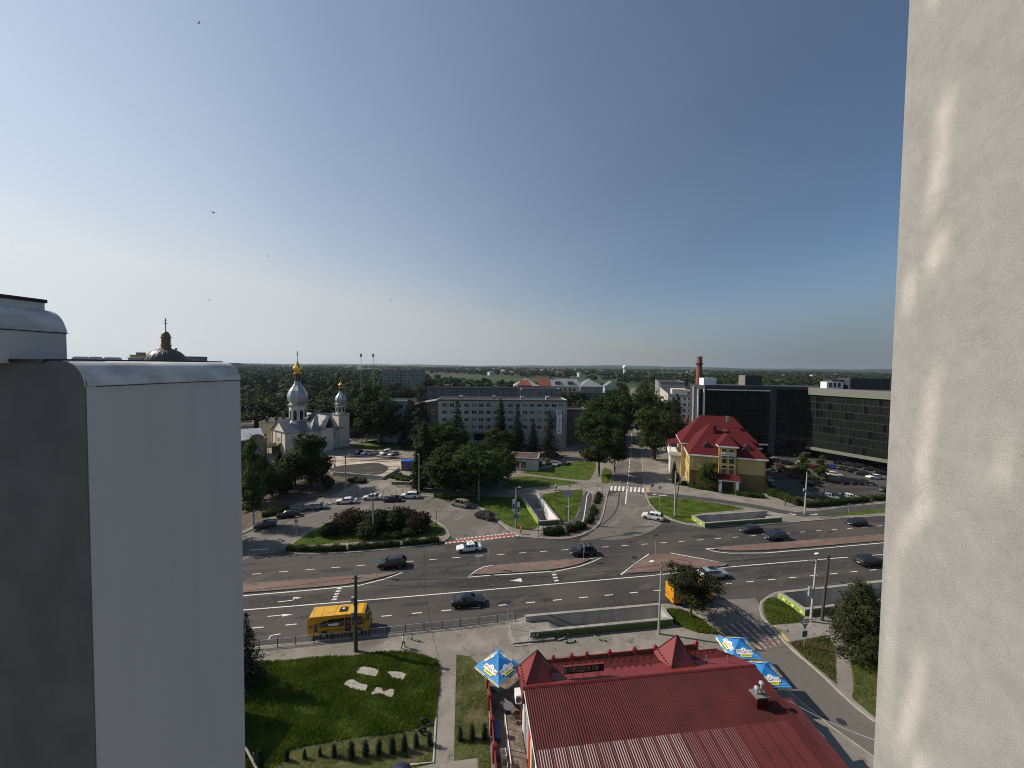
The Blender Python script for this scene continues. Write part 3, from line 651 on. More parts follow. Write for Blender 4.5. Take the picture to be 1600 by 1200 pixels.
# pier of the loggia on the right, with a chamfered edge and coarse render
M['pier'] = mat('coarse_render', (0.68,0.655,0.618), 0.95, col2=(0.58,0.557,0.524), scale=9, detail=10, bump=0.6, bscale=190, lo=0.40, hi=0.62)
for n_ in M['pier'].node_tree.nodes:
    if n_.type == 'TEX_NOISE': n_.inputs['Roughness'].default_value = 0.72; n_.inputs['Detail'].default_value = 9
def pier_mat():
    Mx = M['pier']; t = Mx.node_tree; b = t.nodes['Principled BSDF']
    # hairline scratches
    tc_ = t.nodes.new('ShaderNodeTexCoord'); n = t.nodes.new('ShaderNodeTexNoise'); n.inputs['Scale'].default_value = 5.5; n.inputs['Detail'].default_value = 9; n.inputs['Roughness'].default_value = 0.72; n.inputs['Distortion'].default_value = 0.8
    t.links.new(tc_.outputs['Object'], n.inputs['Vector'])
    ab = t.nodes.new('ShaderNodeMath'); ab.operation = 'SUBTRACT'; ab.inputs[1].default_value = 0.5; t.links.new(n.outputs['Fac'], ab.inputs[0])
    a2 = t.nodes.new('ShaderNodeMath'); a2.operation = 'ABSOLUTE'; t.links.new(ab.outputs[0], a2.inputs[0])
    mr_ = t.nodes.new('ShaderNodeMapRange'); mr_.inputs[1].default_value = 0.0; mr_.inputs[2].default_value = 0.009; mr_.inputs[3].default_value = 0.4; mr_.inputs[4].default_value = 0.0
    t.links.new(a2.outputs[0], mr_.inputs[0])
    lk = b.inputs['Base Color'].links[0].from_socket
    mx = t.nodes.new('ShaderNodeMix'); mx.data_type = 'RGBA'; t.links.new(mr_.outputs[0], mx.inputs[0]); t.links.new(lk, mx.inputs[6]); mx.inputs[7].default_value = (0.36,0.34,0.31,1)
    t.links.new(mx.outputs[2], b.inputs['Base Color'])
pier_mat()
pc = Vector((1.25, 1.30))
tp = thing('building_pier', 'pale coarse rendered wall pier filling the right edge of the picture', 'wall', (pc.x, pc.y, 0), -WA)
mb = MB(); ch = .042
mb.prism([(0.0, -2.6), (2.6, -2.6), (2.6, 0), (ch, 0), (ch*.42, -ch*.16), (ch*.1, -ch*.55), (0, -ch*1.15)], 0, 42)
mb.build('wall', M['pier'], tp)
# the flats' own front: wall behind the camera, slabs, and an added unseen balcony up on the left for the light screen
tb = thing('apartment_block', 'front of the flats behind the loggia, outside the frame', 'building', (0, 0, 0), -WA)
mb = MB(); mb.box(-14, 8, -14, -1.6, 0, 42); mb.build('wall', M['plaster_grey'], tb)
for z in (32.3, 36.9): 
    mb = MB(); mb.box(-1.6, 1.1, -1.6, .55 if z < 34 else -.1, z, z+.2); mb.build('slab', M['plaster_grey'], tb)
mb = MB(); mb.box(-6.5, -3.64, -1.6, 2.03, 36.05, 36.25); mb.build('balcony', M['plaster_grey'], tb)  # added out of view to carry the light screen
M['light_screen'] = bpy.data.materials.new('added_light_screen'); M['light_screen'].use_nodes = True  # half-clear sheet added to dim the sun on the pier
t = M['light_screen'].node_tree; t.nodes.clear(); o_ = t.nodes.new('ShaderNodeOutputMaterial'); mx = t.nodes.new('ShaderNodeMixShader'); tr = t.nodes.new('ShaderNodeBsdfTransparent'); df = t.nodes.new('ShaderNodeBsdfTranslucent')
df.inputs[0].default_value = (0.8,0.79,0.76,1); mx.inputs[0].default_value = 0.47
t.links.new(tr.outputs[0], mx.inputs[1]); t.links.new(df.outputs[0], mx.inputs[2]); t.links.new(mx.outputs[0], o_.inputs[0])
# unseen half-clear screen added there; its slits let sun streaks fall on the pier
CX = -3.60
def wall_to_screen(u, v):
    d = FWD * FPX + RIGHT * (u - 800) + UP * (V0 - v)
    n = Vector((wr.x, wr.y, 0)); p0 = Vector((pc.x, pc.y, 0))
    k = (p0 - CAMPOS).dot(n) / d.dot(n); p = CAMPOS + d * k
    s = (CX - p.xy.dot(wr)) / Vector((SUN_DIR.x, SUN_DIR.y)).dot(wr)
    q = p + SUN_DIR * s
    return (q.xy.dot(wd), q.z)
SLITS = [[(1488,120),(1484,190),(1472,290),(1452,352),(1446,345),(1458,270),(1466,180)], [(1483,352),(1478,395),(1452,430),(1442,425),(1456,385),(1472,350)],
         [(1470,560),(1462,650),(1446,752),(1430,770),(1436,690),(1450,600)], [(1458,752),(1450,800),(1420,842),(1400,872),(1404,840),(1430,790)],
         [(1446,1010),(1440,1100),(1420,1150),(1402,1190),(1398,1170),(1416,1100),(1430,1040)], [(1580,690),(1572,745),(1558,765),(1556,740),(1568,690)],
         [(1430,420),(1424,480),(1414,500),(1412,470),(1420,420)], [(1400,870),(1394,1000),(1386,1170),(1382,1160),(1388,1000),(1394,880)], [(1470,-40),(1466,10),(1454,20),(1456,-30)], [(1452,1165),(1446,1230),(1425,1240),(1430,1190)]]
holes = [[wall_to_screen(*p) for p in s] for s in SLITS]
outer = [(1.15, 36.26), (2.035, 36.26), (2.035, 39.35), (1.15, 39.35)]
clip = lambda P: [(min(max(y, 1.17), 2.02), min(max(z, 36.28), 39.33)) for y, z in P]
loops = [outer] + [clip(h) for h in holes]
tri = tessellate_polygon([[Vector((p[0], p[1], 0)) for p in l] for l in loops]); flat = [p for l in loops for p in l]
mb = MB(); mb.add([(CX, p[0], p[1]) for p in flat], [tuple(t) for t in tri]); cu = mb.build('added_light_screen', M['light_screen'], tb)
mb = MB(); mb.tube([(CX, 1.1, 39.37), (CX, 2.04, 39.37)], .02, n=6); mb.tube([(CX+.0, 2.04, 36.25), (CX, 2.04, 39.4)], .02, n=6); mb.build('screen_rail', M['galv'], tb)  # rail and upright for the added screen
# ------------------------------------------------------------------ buildings
def wall_holes(mb, o, ang, W, H, holes, depth, mi=0):
    """wall panel with rectangular openings [(x0,x1,z0,z1)] and reveals; outward side is to the right of its direction"""
    ux = (math.cos(ang), math.sin(ang)); n = (math.sin(ang), -math.cos(ang))
    P = lambda x, z, d=0.0: (o[0]+ux[0]*x-n[0]*d, o[1]+ux[1]*x-n[1]*d, o[2]+z)
    xs = sorted({0.0, W} | {h[0] for h in holes} | {h[1] for h in holes}); zs = sorted({0.0, H} | {h[2] for h in holes} | {h[3] for h in holes})
    for j in range(len(zs)-1):
        run = None
        for i in range(len(xs)):
            solid = False
            if i < len(xs)-1:
                cx, cz = (xs[i]+xs[i+1])/2, (zs[j]+zs[j+1])/2
                solid = not any(h[0] < cx < h[1] and h[2] < cz < h[3] for h in holes)
            if solid and run is None: run = xs[i]
            if not solid and run is not None:
                x1 = xs[i]; mb.add([P(run,zs[j]),P(x1,zs[j]),P(x1,zs[j+1]),P(run,zs[j+1])], [(0,1,2,3)], mi); run = None
    for a, b, c, d in holes:
        for q in (((a,c),(b,c)),((b,c),(b,d)),((b,d),(a,d)),((a,d),(a,c))):
            mb.add([P(*q[0]),P(*q[1]),P(*q[1],depth),P(*q[0],depth)], [(3,2,1,0)], mi)
    return P
PROTO = {}
WR = random.Random(9)
def window_proto(w, h, style='double', frame='frame_white', glass='glass', sill=True):
    """mesh data for a window w x h: frame, pane, sill (local x across, z up, y into the wall)"""
    key = (round(w,2), round(h,2), style, frame, glass, sill)
    if key in PROTO: return PROTO[key]
    f = 0.07; mb = MB(); y0, y1 = .08, .14
    for a in ((0,f,0,h),(w-f,w,0,h),(f,w-f,0,f),(f,w-f,h-f,h)): mb.box(a[0],a[1],y0,y1,a[2],a[3])
    xs = {'double':[w/2], 'triple':[w/3,2*w/3], 'single':[], 'cross':[w/2]}[style]
    for x in xs: mb.box(x-f/2,x+f/2,y0+.003,y1-.003,f,h-f)
    if style == 'cross': mb.box(f,w-f,y0+.005,y1-.005,h*.66,h*.66+f)
    fr = mb.build('window', M[frame]); p = MB(); p.face([(f*.5,.12,f*.5),(w-f*.5,.12,f*.5),(w-f*.5,.12,h-f*.5),(f*.5,.12,h-f*.5)]); pa = p.build('pane', M[glass])
    s = MB(); s.box(-.06,w+.06,-.07,.08,-.06,-.005); si = s.build('sill', M['frame_white']) if sill else None
    r = (fr.data, pa.data, si.data if si else None)
    for o in (fr, pa, si):
        if o: bpy.data.objects.remove(o)
    PROTO[key] = r; return r
def put_window(parent, P, ang, x, z, w, h, **k):
    if k.get('glass', 'glass') == 'glass' and WR.random() < .22: k = dict(k, glass='curtain_pane')
    fr, pa, si = window_proto(w, h, **k); o = link('window', fr, parent, P(x, z)); o.rotation_euler = (0,0,ang)
    link('pane', pa, o)
    if si: link('sill', si, o)
    return o
def facade(parent, o, ang, W, H, mat_, cols=(), rows=(), ww=1.5, wh=1.5, skip=(), name='wall', **k):
    holes = [(x-ww/2, x+ww/2, z-wh/2, z+wh/2) for j, z in enumerate(rows) for i, x in enumerate(cols) if (i, j) not in skip]
    mb = MB(); P = wall_holes(mb, o, ang, W, H, holes, 0.16); mb.build(name, mat_, parent)
    for h in holes: put_window(parent, P, ang, h[0], h[2], ww, wh, **k)
    return P
def block(label, o, ang, L, D, H, wall, roof='tar', front=None, left=None, right=None, cat='building', name='building', parapet=.5, group=None):
    """flat-roofed building: local x along the front, y into the depth; front/left/right = dict of window grids"""
    t = thing(name, label, cat, (o[0], o[1], 0), ang, group)
    for (p, a, W, kw) in (((0,0,0),0,L,front), ((L,0,0),PI/2,D,right), ((L,D,0),PI,L,None), ((0,D,0),-PI/2,D,left)):
        facade(t, p, a, W, H, M[wall], **(kw or {}))
    mb = MB(); mb.box(-.15, L+.15, -.15, D+.15, H, H+.18); mb.build('roof', M[roof], t)
    if parapet:
        mb = MB()
        for b in ((-.1,L+.1,-.1,.15),(-.1,L+.1,D-.15,D+.1),(-.1,.15,.16,D-.16),(L-.15,L+.1,.16,D-.16)): mb.box(*b, H+.182, H+.182+parapet)
        mb.build('parapet', M[wall], t)
    return t
def lin(a, d, n): return [a + d*i for i in range(n)]
def gable_roof(t, x0, x1, y0, y1, z, rise, m_, over=.4, axis='x', th=.12, name='roof'):
    if axis == 'x':
        ym = (y0+y1)/2; k = rise/((y1-y0)/2); a = [(x0-over,y0-over,z-over*k),(x1+over,y0-over,z-over*k),(x1+over,ym,z+rise),(x0-over,ym,z+rise)]; b = [(x1+over,y1+over,z-over*k),(x0-over,y1+over,z-over*k),(x0-over,ym,z+rise),(x1+over,ym,z+rise)]
    else:
        xm = (x0+x1)/2; k = rise/((x1-x0)/2); a = [(x0-over,y1+over,z-over*k),(x0-over,y0-over,z-over*k),(xm,y0-over,z+rise),(xm,y1+over,z+rise)]; b = [(x1+over,y0-over,z-over*k),(x1+over,y1+over,z-over*k),(xm,y1+over,z+rise),(xm,y0-over,z+rise)]
    for q in (a, b):
        mb = MB(); mb.slab([(p[0],p[1],p[2]+th) for p in q], th); mb.build(name, M[m_], t)
def gable_wall(t, x0, x1, y, z, rise, m_, axis='x'):
    mb = MB(); xm = (x0+x1)/2
    if axis == 'x': mb.face([(x0,y,z),(x1,y,z),(xm,y,z+rise)])
    else: mb.face([(y,x0,z),(y,x1,z),(y,xm,z+rise)])
    return mb.build('gable', M[m_], t)
def hip_roof(t, x0, x1, y0, y1, z, rise, m_, over=.5, name='roof', ridge=None):
    x0, x1, y0, y1 = x0-over, x1+over, y0-over, y1+over; w = (y1-y0)/2; L = x1-x0
    r = w*.9 if ridge is None else ridge
    if L >= y1-y0: A, B = (x0+r,(y0+y1)/2,z+rise), (x1-r,(y0+y1)/2,z+rise)
    else: A, B = ((x0+x1)/2, y0+r, z+rise), ((x0+x1)/2, y1-r, z+rise)
    c = [(x0,y0,z),(x1,y0,z),(x1,y1,z),(x0,y1,z)]
    F = [(c[0],c[1],B,A),(c[1],c[2],B),(c[2],c[3],A,B),(c[3],c[0],A)] if L >= y1-y0 else [(c[0],c[1],A),(c[1],c[2],B,A),(c[2],c[3],B),(c[3],c[0],A,B)]
    for f in F:
        mb = MB(); mb.slab(f, .1); mb.build(name, M[m_], t)
def cross(mb, c, h, w=.5, th=.09):
    x, y, z = c; mb.box(x-th/2,x+th/2,y-th/2,y+th/2,z,z+h); mb.box(x-w,x+w,y-th*.45,y+th*.45,z+h*.62,z+h*.62+th); mb.box(x-w*.5,x+w*.5,y-th*.4,y+th*.4,z+h*.82,z+h*.82+th*.8)

M['grey_brick'] = mat('grey_silicate_brick', (0.43,0.41,0.37), 0.95, col2=(0.34,0.325,0.295), scale=0.35, detail=6)
M['brown_brick'] = mat('brown_brick', (0.22,0.185,0.15), 0.95, col2=(0.165,0.14,0.115), scale=0.5)
M['pale_blue'] = mat('pale_blue_render', (0.36,0.40,0.42), 0.9, col2=(0.30,0.33,0.34), scale=0.4)
M['dark_slab'] = mat('dark_panel', (0.17,0.165,0.16), 0.9, col2=(0.12,0.117,0.113), scale=0.4)
M['slab_grey'] = mat('grey_panel', (0.27,0.26,0.25), 0.9, col2=(0.19,0.185,0.18), scale=0.25)
M['white_wall'] = mat('old_white_wall', (0.58,0.555,0.51), 0.9, col2=(0.44,0.42,0.385), scale=0.3, detail=7)
M['cream'] = mat('cream_render', (0.56,0.50,0.37), 0.9, col2=(0.47,0.42,0.31), scale=0.4)
M['tan'] = mat('tan_render', (0.33,0.265,0.165), 0.9, col2=(0.27,0.215,0.135), scale=0.5)
M['ochre'] = mat('ochre_render', (0.50,0.37,0.135), 0.9, col2=(0.43,0.315,0.115), scale=0.6)
M['ochre_dark'] = mat('dark_ochre_plinth', (0.19,0.132,0.045), 0.9, col2=(0.15,0.105,0.037), scale=0.6)
M['church_wall'] = mat('church_render', (0.72,0.675,0.58), 0.9, col2=(0.64,0.60,0.515), scale=0.3)
M['zinc'] = mat('sheet_zinc', (0.46,0.47,0.48), 0.42, metal=0.55, col2=(0.33,0.34,0.35), scale=0.8, stretch=(1,1,.3))
M['old_zinc'] = mat('old_sheet_metal', (0.38,0.37,0.36), 0.6, metal=0.25, col2=(0.24,0.21,0.19), scale=0.8, detail=6)
M['slate_sheet'] = mat('blue_grey_sheet', (0.21,0.225,0.245), 0.45, metal=0.2, col2=(0.15,0.163,0.18), scale=1)
M['gold'] = mat('gilding', (0.80,0.47,0.10), 0.25, metal=0.95)
M['gold_dull'] = mat('dull_gilding', (0.20,0.135,0.045), 0.5, metal=0.4)
M['dome_metal'] = mat('dome_sheet', (0.075,0.075,0.068), 0.42, metal=0.4)
M['rust'] = mat('rust_red_roof', (0.22,0.055,0.028), 0.8, col2=(0.15,0.045,0.028), scale=0.5)
M['red_tile'] = mat('red_tile', (0.105,0.016,0.019), 0.8, col2=(0.085,0.012,0.014), scale=1.2, spec=.15)
M['red_brick'] = mat('red_brick', (0.26,0.10,0.06), 0.95, col2=(0.17,0.065,0.042), scale=0.9)
M['glass_dark'] = mat('dark_curtain_glass', (0.006,0.007,0.008), 0.05, spec=0.3)
M['glass_green'] = mat('green_grey_glass', (0.013,0.017,0.0155), 0.12, spec=0.3)
M['glass_mid'] = mat('dim_glass', (0.012,0.015,0.015), 0.08, spec=0.3)
M['graphite'] = mat('graphite_cladding', (0.035,0.036,0.038), 0.6)
M['band_grey'] = mat('grey_band', (0.17,0.167,0.152), 0.7)
M['green_line'] = mat('green_trim', (0.16,0.24,0.12), 0.7)

# grey five-storey block in the middle
t = block('long grey brick block with five rows of windows in the middle distance', (-30.0,157.2), rad(3.2), 53, 13, 19.4, 'grey_brick',
    front=dict(cols=lin(2.6,3.0,17), rows=[17.6,14.6,11.6,8.6], ww=1.95, wh=1.6, style='triple', skip={(7,0),(10,2)}),
    right=dict(cols=[3,9], rows=[17.6,14.6,11.6,8.6], ww=1.5, wh=1.5))
mb = MB(); mb.box(-.3,53.3,-.4,.3,19.58,19.95); mb.build('cornice', M['dark_slab'], t)
mb = MB(); mb.box(14,26,-2.4,-.01,6.3,6.8); mb.build('canopy', M['band_grey'], t); mb = MB(); mb.box(14.5,25.5,-.3,-.01,3.2,6.2); mb.build('shop_window', M['glass'], t)
for x in (8,22,34,45): mb = MB(); mb.box(x,x+1.6,5,7,19.58,21); mb.build('roof_vent', M['grey_brick'], t)
for x in (44.9,): mb = MB(); mb.box(x,x+4.6,-1.5,-.02,10.2,11.1); mb.build('balcony', M['slab_grey'], t); mb = MB(); mb.box(x,x+4.6,-1.5,-.02,13.2,14.1); mb.build('balcony', M['slab_grey'], t)
# vertical banner
M['banner'] = mat('banner_cloth', (0.74,0.80,0.86), 0.8)
bt = thing('banner', 'tall pale vertical banner reading ГОТЕЛЬ on the end of the grey block', 'banner', (-30.0+49.6*math.cos(rad(3.2)), 157.2+49.6*math.sin(rad(3.2))-2.6, 6.2), rad(3.2))
mb = MB(); mb.box(-1.1,1.1,-.06,.06,0,9.6); mb.build('cloth', M['banner'], bt)
M['ink'] = mat('dark_lettering', (0.03,0.05,0.08), 0.8)
def text(s, size, mat_, parent, loc, rot=(PI/2,0,0), name='lettering', extrude=.0, align='CENTER', sx=1.0):
    c = bpy.data.curves.new(name, 'FONT'); c.body = s; c.size = size; c.align_x = align; c.align_y = 'CENTER'; c.extrude = extrude; c.resolution_u = 2
    o = bpy.data.objects.new('tmp', c); COL.objects.link(o); dg = bpy.context.evaluated_depsgraph_get()
    me = bpy.data.meshes.new_from_object(o.evaluated_get(dg)); bpy.data.objects.remove(o); me.name = name; me.materials.clear(); me.materials.append(mat_)
    r = link(name, me, parent, loc); r.rotation_euler = rot; r.scale = (sx,1,1); return r
for i, ch_ in enumerate('ГОТЕЛЬ'): text(ch_, 1.35, M['ink'], bt, (0, -.075, 7.1-1.15*i), extrude=.01)
for k, r_ in enumerate((.75,.5)):
    mb = MB(); mb.tube([(r_*math.cos(a*PI/6), -.08, 8.6+r_*.8*math.sin(a*PI/6)) for a in range(-1,10)], .09, n=5); mb.build('emblem', M['ink'], bt)
block('brown brick annex with one column of windows beside the grey block', (23.6,168), rad(3.2), 9.6, 11, 14.6, 'brown_brick', front=dict(cols=[5.6], rows=[12.6,9.6,6.6,3.6], ww=1.9, wh=1.4, style='triple'))
t = block('dark recessed wing with tilted roof left of the grey block', (-37.6,160), rad(3.2), 7.4, 10, 17.4, 'dark_slab', front=dict(cols=[2,5], rows=[14.5,11.3,8], ww=1.4, wh=1.7))
mb = MB(); mb.slab([(-2.4,-1,17.7),(8.2,-1,19.6),(8.2,9,19.6),(-2.4,9,17.7)], .3); mb.build('roof', M['slab_grey'], t)
block('pale blue rendered house with a column of windows behind the dark trees', (-58,166), rad(3), 12.4, 12, 17.6, 'pale_blue', front=dict(cols=[2.2,6,9.8], rows=[15.6,12.4,9.3,6.1,2.9], ww=1.7, wh=1.5))
t = block('long dark grey slab block partly hidden behind the grey brick block', (-52,236), rad(2), 56, 12, 19.6, 'dark_slab', front=dict(cols=lin(3,4.2,13), rows=[17.4,14], ww=1.7, wh=1.6))
for x in (10,23,40): mb = MB(); mb.box(x,x+3,3,6,19.7,21.6); mb.build('roof_vent', M['slab_grey'], t)
block('low grey slab block further right behind the grey brick block', (6,238), rad(2), 24, 12, 19.2, 'slab_grey', front=dict(cols=lin(3,4,5), rows=[17,13.6], ww=1.8, wh=1.6))
# old building with silver and rust roofs
t = block('long old building with silver and rust red roofs in the distance', (1.5,272), rad(1.5), 62, 15, 19.8, 'cream', front=dict(cols=lin(23,3.3,7), rows=[17.4,13.8], ww=1.6, wh=2.2), parapet=0, right=dict(cols=[4,10], rows=[17,13], ww=1.6, wh=2.2))
gable_roof(t, 18, 46, 0, 15, 19.9, 5.0, 'zinc'); 
mb = MB(); mb.slab([(17,-.3,20.0),(26,-.3,20.0),(26,7.4,25.05),(17,7.4,25.05)], .05); mb.build('roof', M['rust'], t)
for x0, x1, mm in ((0,17.5,'old_zinc'),(46.2,62,'zinc')):
    mb = MB(); mb.box(x0,x1,-3.5,-.001,0,19.8); mb.build('wall', M['slab_grey'], t); hip_roof(t, x0, x1, -3.5, 15, 19.95, 5.0, mm)
mb = MB(); mb.slab([(2,-3.9,20.35),(12,-3.9,20.35),(10,2.8,23.9),(5,2.8,23.9)], .05); mb.build('roof', M['rust'], t)
for x in (29,38): mb = MB(); mb.prism([(x,1.5),(x+4,1.5),(x+4,4),(x,4)], 21.2, 23.2); mb.build('dormer', M['dark_slab'], t)
for x in (25.5,45.5): mb = MB(); mb.box(x,x+1.2,6.8,8.2,23.5,26.6); mb.build('chimney', M['dark_slab'], t)
block('dark brick block with a white balcony in front of the silver roofed building', (22,253), rad(1.5), 40, 9, 16.2, 'brown_brick', front=dict(cols=lin(3,4.4,8), rows=[14,10.6], ww=1.8, wh=1.6))
t = block('small white gabled building at the trees right of the silver roof', (71.5,298), rad(-6), 10.5, 16, 18.5, 'pale_blue', parapet=0, front=dict(cols=[3,7], rows=[15,11], ww=1.4, wh=1.8)); gable_roof(t, 0, 10.5, 0, 16, 18.5, 4, 'slate_sheet', axis='y'); gable_wall(t, 0, 10.5, -.01, 18.5, 4, 'white_wall')
# far block with masts
t = block('long far block of flats under two mobile masts', (-140,418), rad(1), 43, 14, 27.6, 'slab_grey', front=dict(cols=lin(3,4.2,10), rows=lin(25.2,-3.1,6), ww=2.3, wh=1.7, sill=False))
for px_m in (564, 583):
    X = (px_m-800)/605*424; mb = MB(); mb.tube([(X,424,0),(X,424,45.2)], .35, .25, n=6); mb.box(X-.9,X+.9,423.2,424.8,41.5,45.0); mb.tube([(X-1.3,424,43),(X+1.3,424,43)], .2, n=5)
    tag(mb.build('antenna_mast', M['galv']), 'mobile mast on the far flats, %s one' % ('left' if px_m < 570 else 'right'), 'mast', 'masts on the far block')

# white industrial blocks and brick chimney on the right
SA = -math.atan2(sv.x, sv.y)
t = block('old white four-storey industrial block left of the black office', (97,240), SA, 17.5, 82, 16.9, 'white_wall', front=dict(cols=[3.2,6.6,9.6,12.2,14.9], rows=[14.9,11.3,7.7,4.1], ww=1.25, wh=1.7, frame='wood_dark', skip={(0,3),(1,3)}), left=dict(cols=lin(4,4.4,17), rows=[14.9,11.3,7.7,4.1], ww=2.2, wh=1.9))
mb = MB(); mb.box(3,12,8,22,17.1,20.2); mb.build('roof_house', M['white_wall'], t); mb = MB(); mb.box(12.3,16,10,40,17.1,18.6); mb.build('roof_house', M['slab_grey'], t)
mb = MB(); mb.box(10.6,12.6,-1.5,-.01,0,3.2); mb.build('porch', M['red_brick'], t)
t = block('taller white industrial block behind, left of the brick chimney', (120.5,318), SA, 20, 60, 21.6, 'slab_grey', left=dict(cols=lin(4,4.6,12), rows=[18.9,14.7,10.5], ww=2.2, wh=2.0))
mb = MB(); mb.box(-.03,2.0,-.03,-.005,0,22.3); mb.build('end_wall', M['white_wall'], t)
t = block('narrow tan industrial wing beside the black office', (114.5,238), SA, 7, 40, 15.8, 'tan')
t = block('cream lit industrial wing with tall openings beside the black office', (121.3,232.5), SA, 8, 30, 16.4, 'cream', front=dict(cols=[2.5], rows=[12,6.4], ww=1.8, wh=3.0), left=dict(cols=[4,10,16], rows=[12,6.4], ww=2.4, wh=3.2))
ch = thing('brick_chimney', 'tall round red brick factory chimney with a ring gallery near its top', 'chimney', (170,352,0))
mb = MB(); mb.lathe([(3.2,0),(2.9,16),(2.5,30),(2.25,43.2),(2.5,43.3),(2.5,44.2)], 20); mb.build('shaft', M['red_brick'], ch, smooth=60)
mb = MB(); mb.lathe([(2.45,37.0),(3.3,37.1),(3.3,37.5),(2.4,37.6)], 20); mb.lathe([(3.25,37.5),(3.32,38.3),(3.25,38.3)], 20); mb.build('gallery', M['steel_dark'], ch)
for z in range(6, 43, 4): mb = MB(); r_ = 3.2-(z*.0222); mb.lathe([(r_+.0,z),(r_+.07,z+.05),(r_+.07,z+.3),(r_,z+.35)], 20); mb.build('iron_band', M['rust'], ch)

# black glass office
def curtain(t, o, ang, W, z0, z1, nx, nz, mats, mull='black_metal', lean=0.0, seed=1, mw=.09):
    rs = random.Random(seed); ux = Vector((math.cos(ang), math.sin(ang), 0)); nn = Vector((math.sin(ang), -math.cos(ang), 0)); o = Vector(o)
    protos = {}
    dx, dz = W/nx, (z1-z0)/nz
    for mk in set(mats):
        mb = MB(); mb.face([(.05,0,.08),(dx-.05,0,.08),(dx-.05,0,dz-.08),(.05,0,dz-.08)]); p = mb.build('pane', M[mk], t); protos[mk] = p.data; bpy.data.objects.remove(p)
    for j in range(nz):
        run = None
        for i in range(nx):
            mk = rs.choice(mats); q = link('pane', protos[mk], t, o + ux*(dx*i) + Vector((0,0,z0+dz*j))); q.rotation_euler = (rs.uniform(-.004,.004),0,ang+rs.uniform(-.006,.006))
    mb = MB()
    for i in range(nx+1):
        c = o + ux*(dx*i) + nn*.05; mb.obox((c.x,c.y,(z0+z1)/2), ang, mw, .1, z1-z0)
    for i in range(nx):
        m_ = MB() if i % 6 == 0 else m_
    mb.build('mullions', M[mull], t)['kind'] = 'stuff'
    for j in range(nz+1):
        c = o + ux*(W/2) + nn*.04; b2 = MB(); b2.obox((c.x,c.y,z0+dz*j), ang, W, .085, .28 if j else .2); b2.build('spandrel', M[mull], t)
of = thing('office_building', 'black glass office building with green grey wing on the right, beyond the car park', 'building', (0,0,0))
A0 = Vector((77.0,154.5,0)); A1 = Vector((101.0,150.2,0)); A2 = Vector((113.6,148.0,0)); A3 = Vector((131.0,113.0,0))
def seg(a, b): d = b-a; return math.atan2(d.y, d.x), d.length
an1, l1 = seg(A0, A1); an2, l2 = seg(A1, A2); an3, l3 = seg(A2, A3)
curtain(of, A0+Vector((0,0,0)), an1, l1-1.6, 4.6, 25.6, 12, 7, ['glass_dark'], 'glass_mid', seed=2)
curtain(of, A1+(A2-A1).normalized()*2.2, an2, l2-2.4, 1.0, 26.0, 6, 8, ['glass_dark','glass_dark','glass_mid'], 'glass_mid', seed=3)
curtain(of, A2, an3, l3, 4.4, 24.6, 30, 7, ['glass_green','glass_green','glass_green','glass_mid','glass_dark'], seed=4)
back = [A0, A1, A2, A3]; off = Vector((9,14,0))
inner = [p + Vector((.25,.45,0)) for p in (A0,A1,A2)] + [A3 + Vector((.5,.3,0)), A3+Vector((26,12,0)), A2+Vector((24,26,0)), A0+Vector((6,26,0))]
mb = MB(); mb.prism([(p.x,p.y) for p in inner], 4.3, 26.6); mb.build('core', M['graphite'], of)
inner2 = [p + Vector((2.5,3.4,0)) for p in (A0,A1,A2)] + [A3 + Vector((4,1,0)), A3+Vector((26,12,0)), A2+Vector((24,26,0)), A0+Vector((6,26,0))]
mb = MB(); mb.prism([(p.x,p.y) for p in inner2], 0, 4.3); mb.build('ground_floor', M['glass_mid'], of)
def band(a, b, z0, z1, mk, nm, proud=.3, e=0.0):
    an, l = seg(a, b); c = (a+b)/2; n_ = Vector((math.sin(an),-math.cos(an),0)); mb = MB(); mb.obox((c.x+n_.x*(proud-.4), c.y+n_.y*(proud-.4), (z0+z1)/2), an, l+e, .8, z1-z0); return mb.build(nm, M[mk], of)
band(A0, A1, 25.62, 27.2, 'graphite', 'parapet', .32); band(A1, A2, 26.05, 27.2, 'graphite', 'parapet', .3); band(A2, A3, 24.65, 27.0, 'band_grey', 'parapet', .5)
band(A2, A3, 24.35, 24.63, 'green_line', 'trim', .52); band(A2, A3, 3.4, 4.35, 'band_grey', 'canopy_band', .7); band(A2, A3, 4.36, 4.5, 'green_line', 'trim', .72)
band(A0, A1, 25.2, 25.6, 'frame_white', 'trim', .36, -1.5); band(A0, A1, 4.1, 4.58, 'frame_white', 'trim', .4, -1.5); 
c = A1 + (A1-A0).normalized()*.4; mb = MB(); mb.obox((c.x,c.y,13.3), an1, 2.2, 1.4, 26.6); mb.build('stair_tower', M['graphite'], of)
for k, (dx_, w_) in enumerate(((-.2,.5),(-2.4,.5),(-1.3,1.5))):
    c = A0 + (A1-A0).normalized()*dx_; mb = MB(); mb.obox((c.x,c.y+(.3 if k == 2 else -.1),13), an1, w_, .9-.2*(k==2), 25.2); mb.build('pilaster', M['frame_white' if k < 2 else 'glass_mid'], of)
mb = MB(); mb.obox((A0.x-3.3, A0.y+1.5, 13.3), an1, 1.0, 2, 26.6); mb.build('end_wall', M['slab_grey'], of)
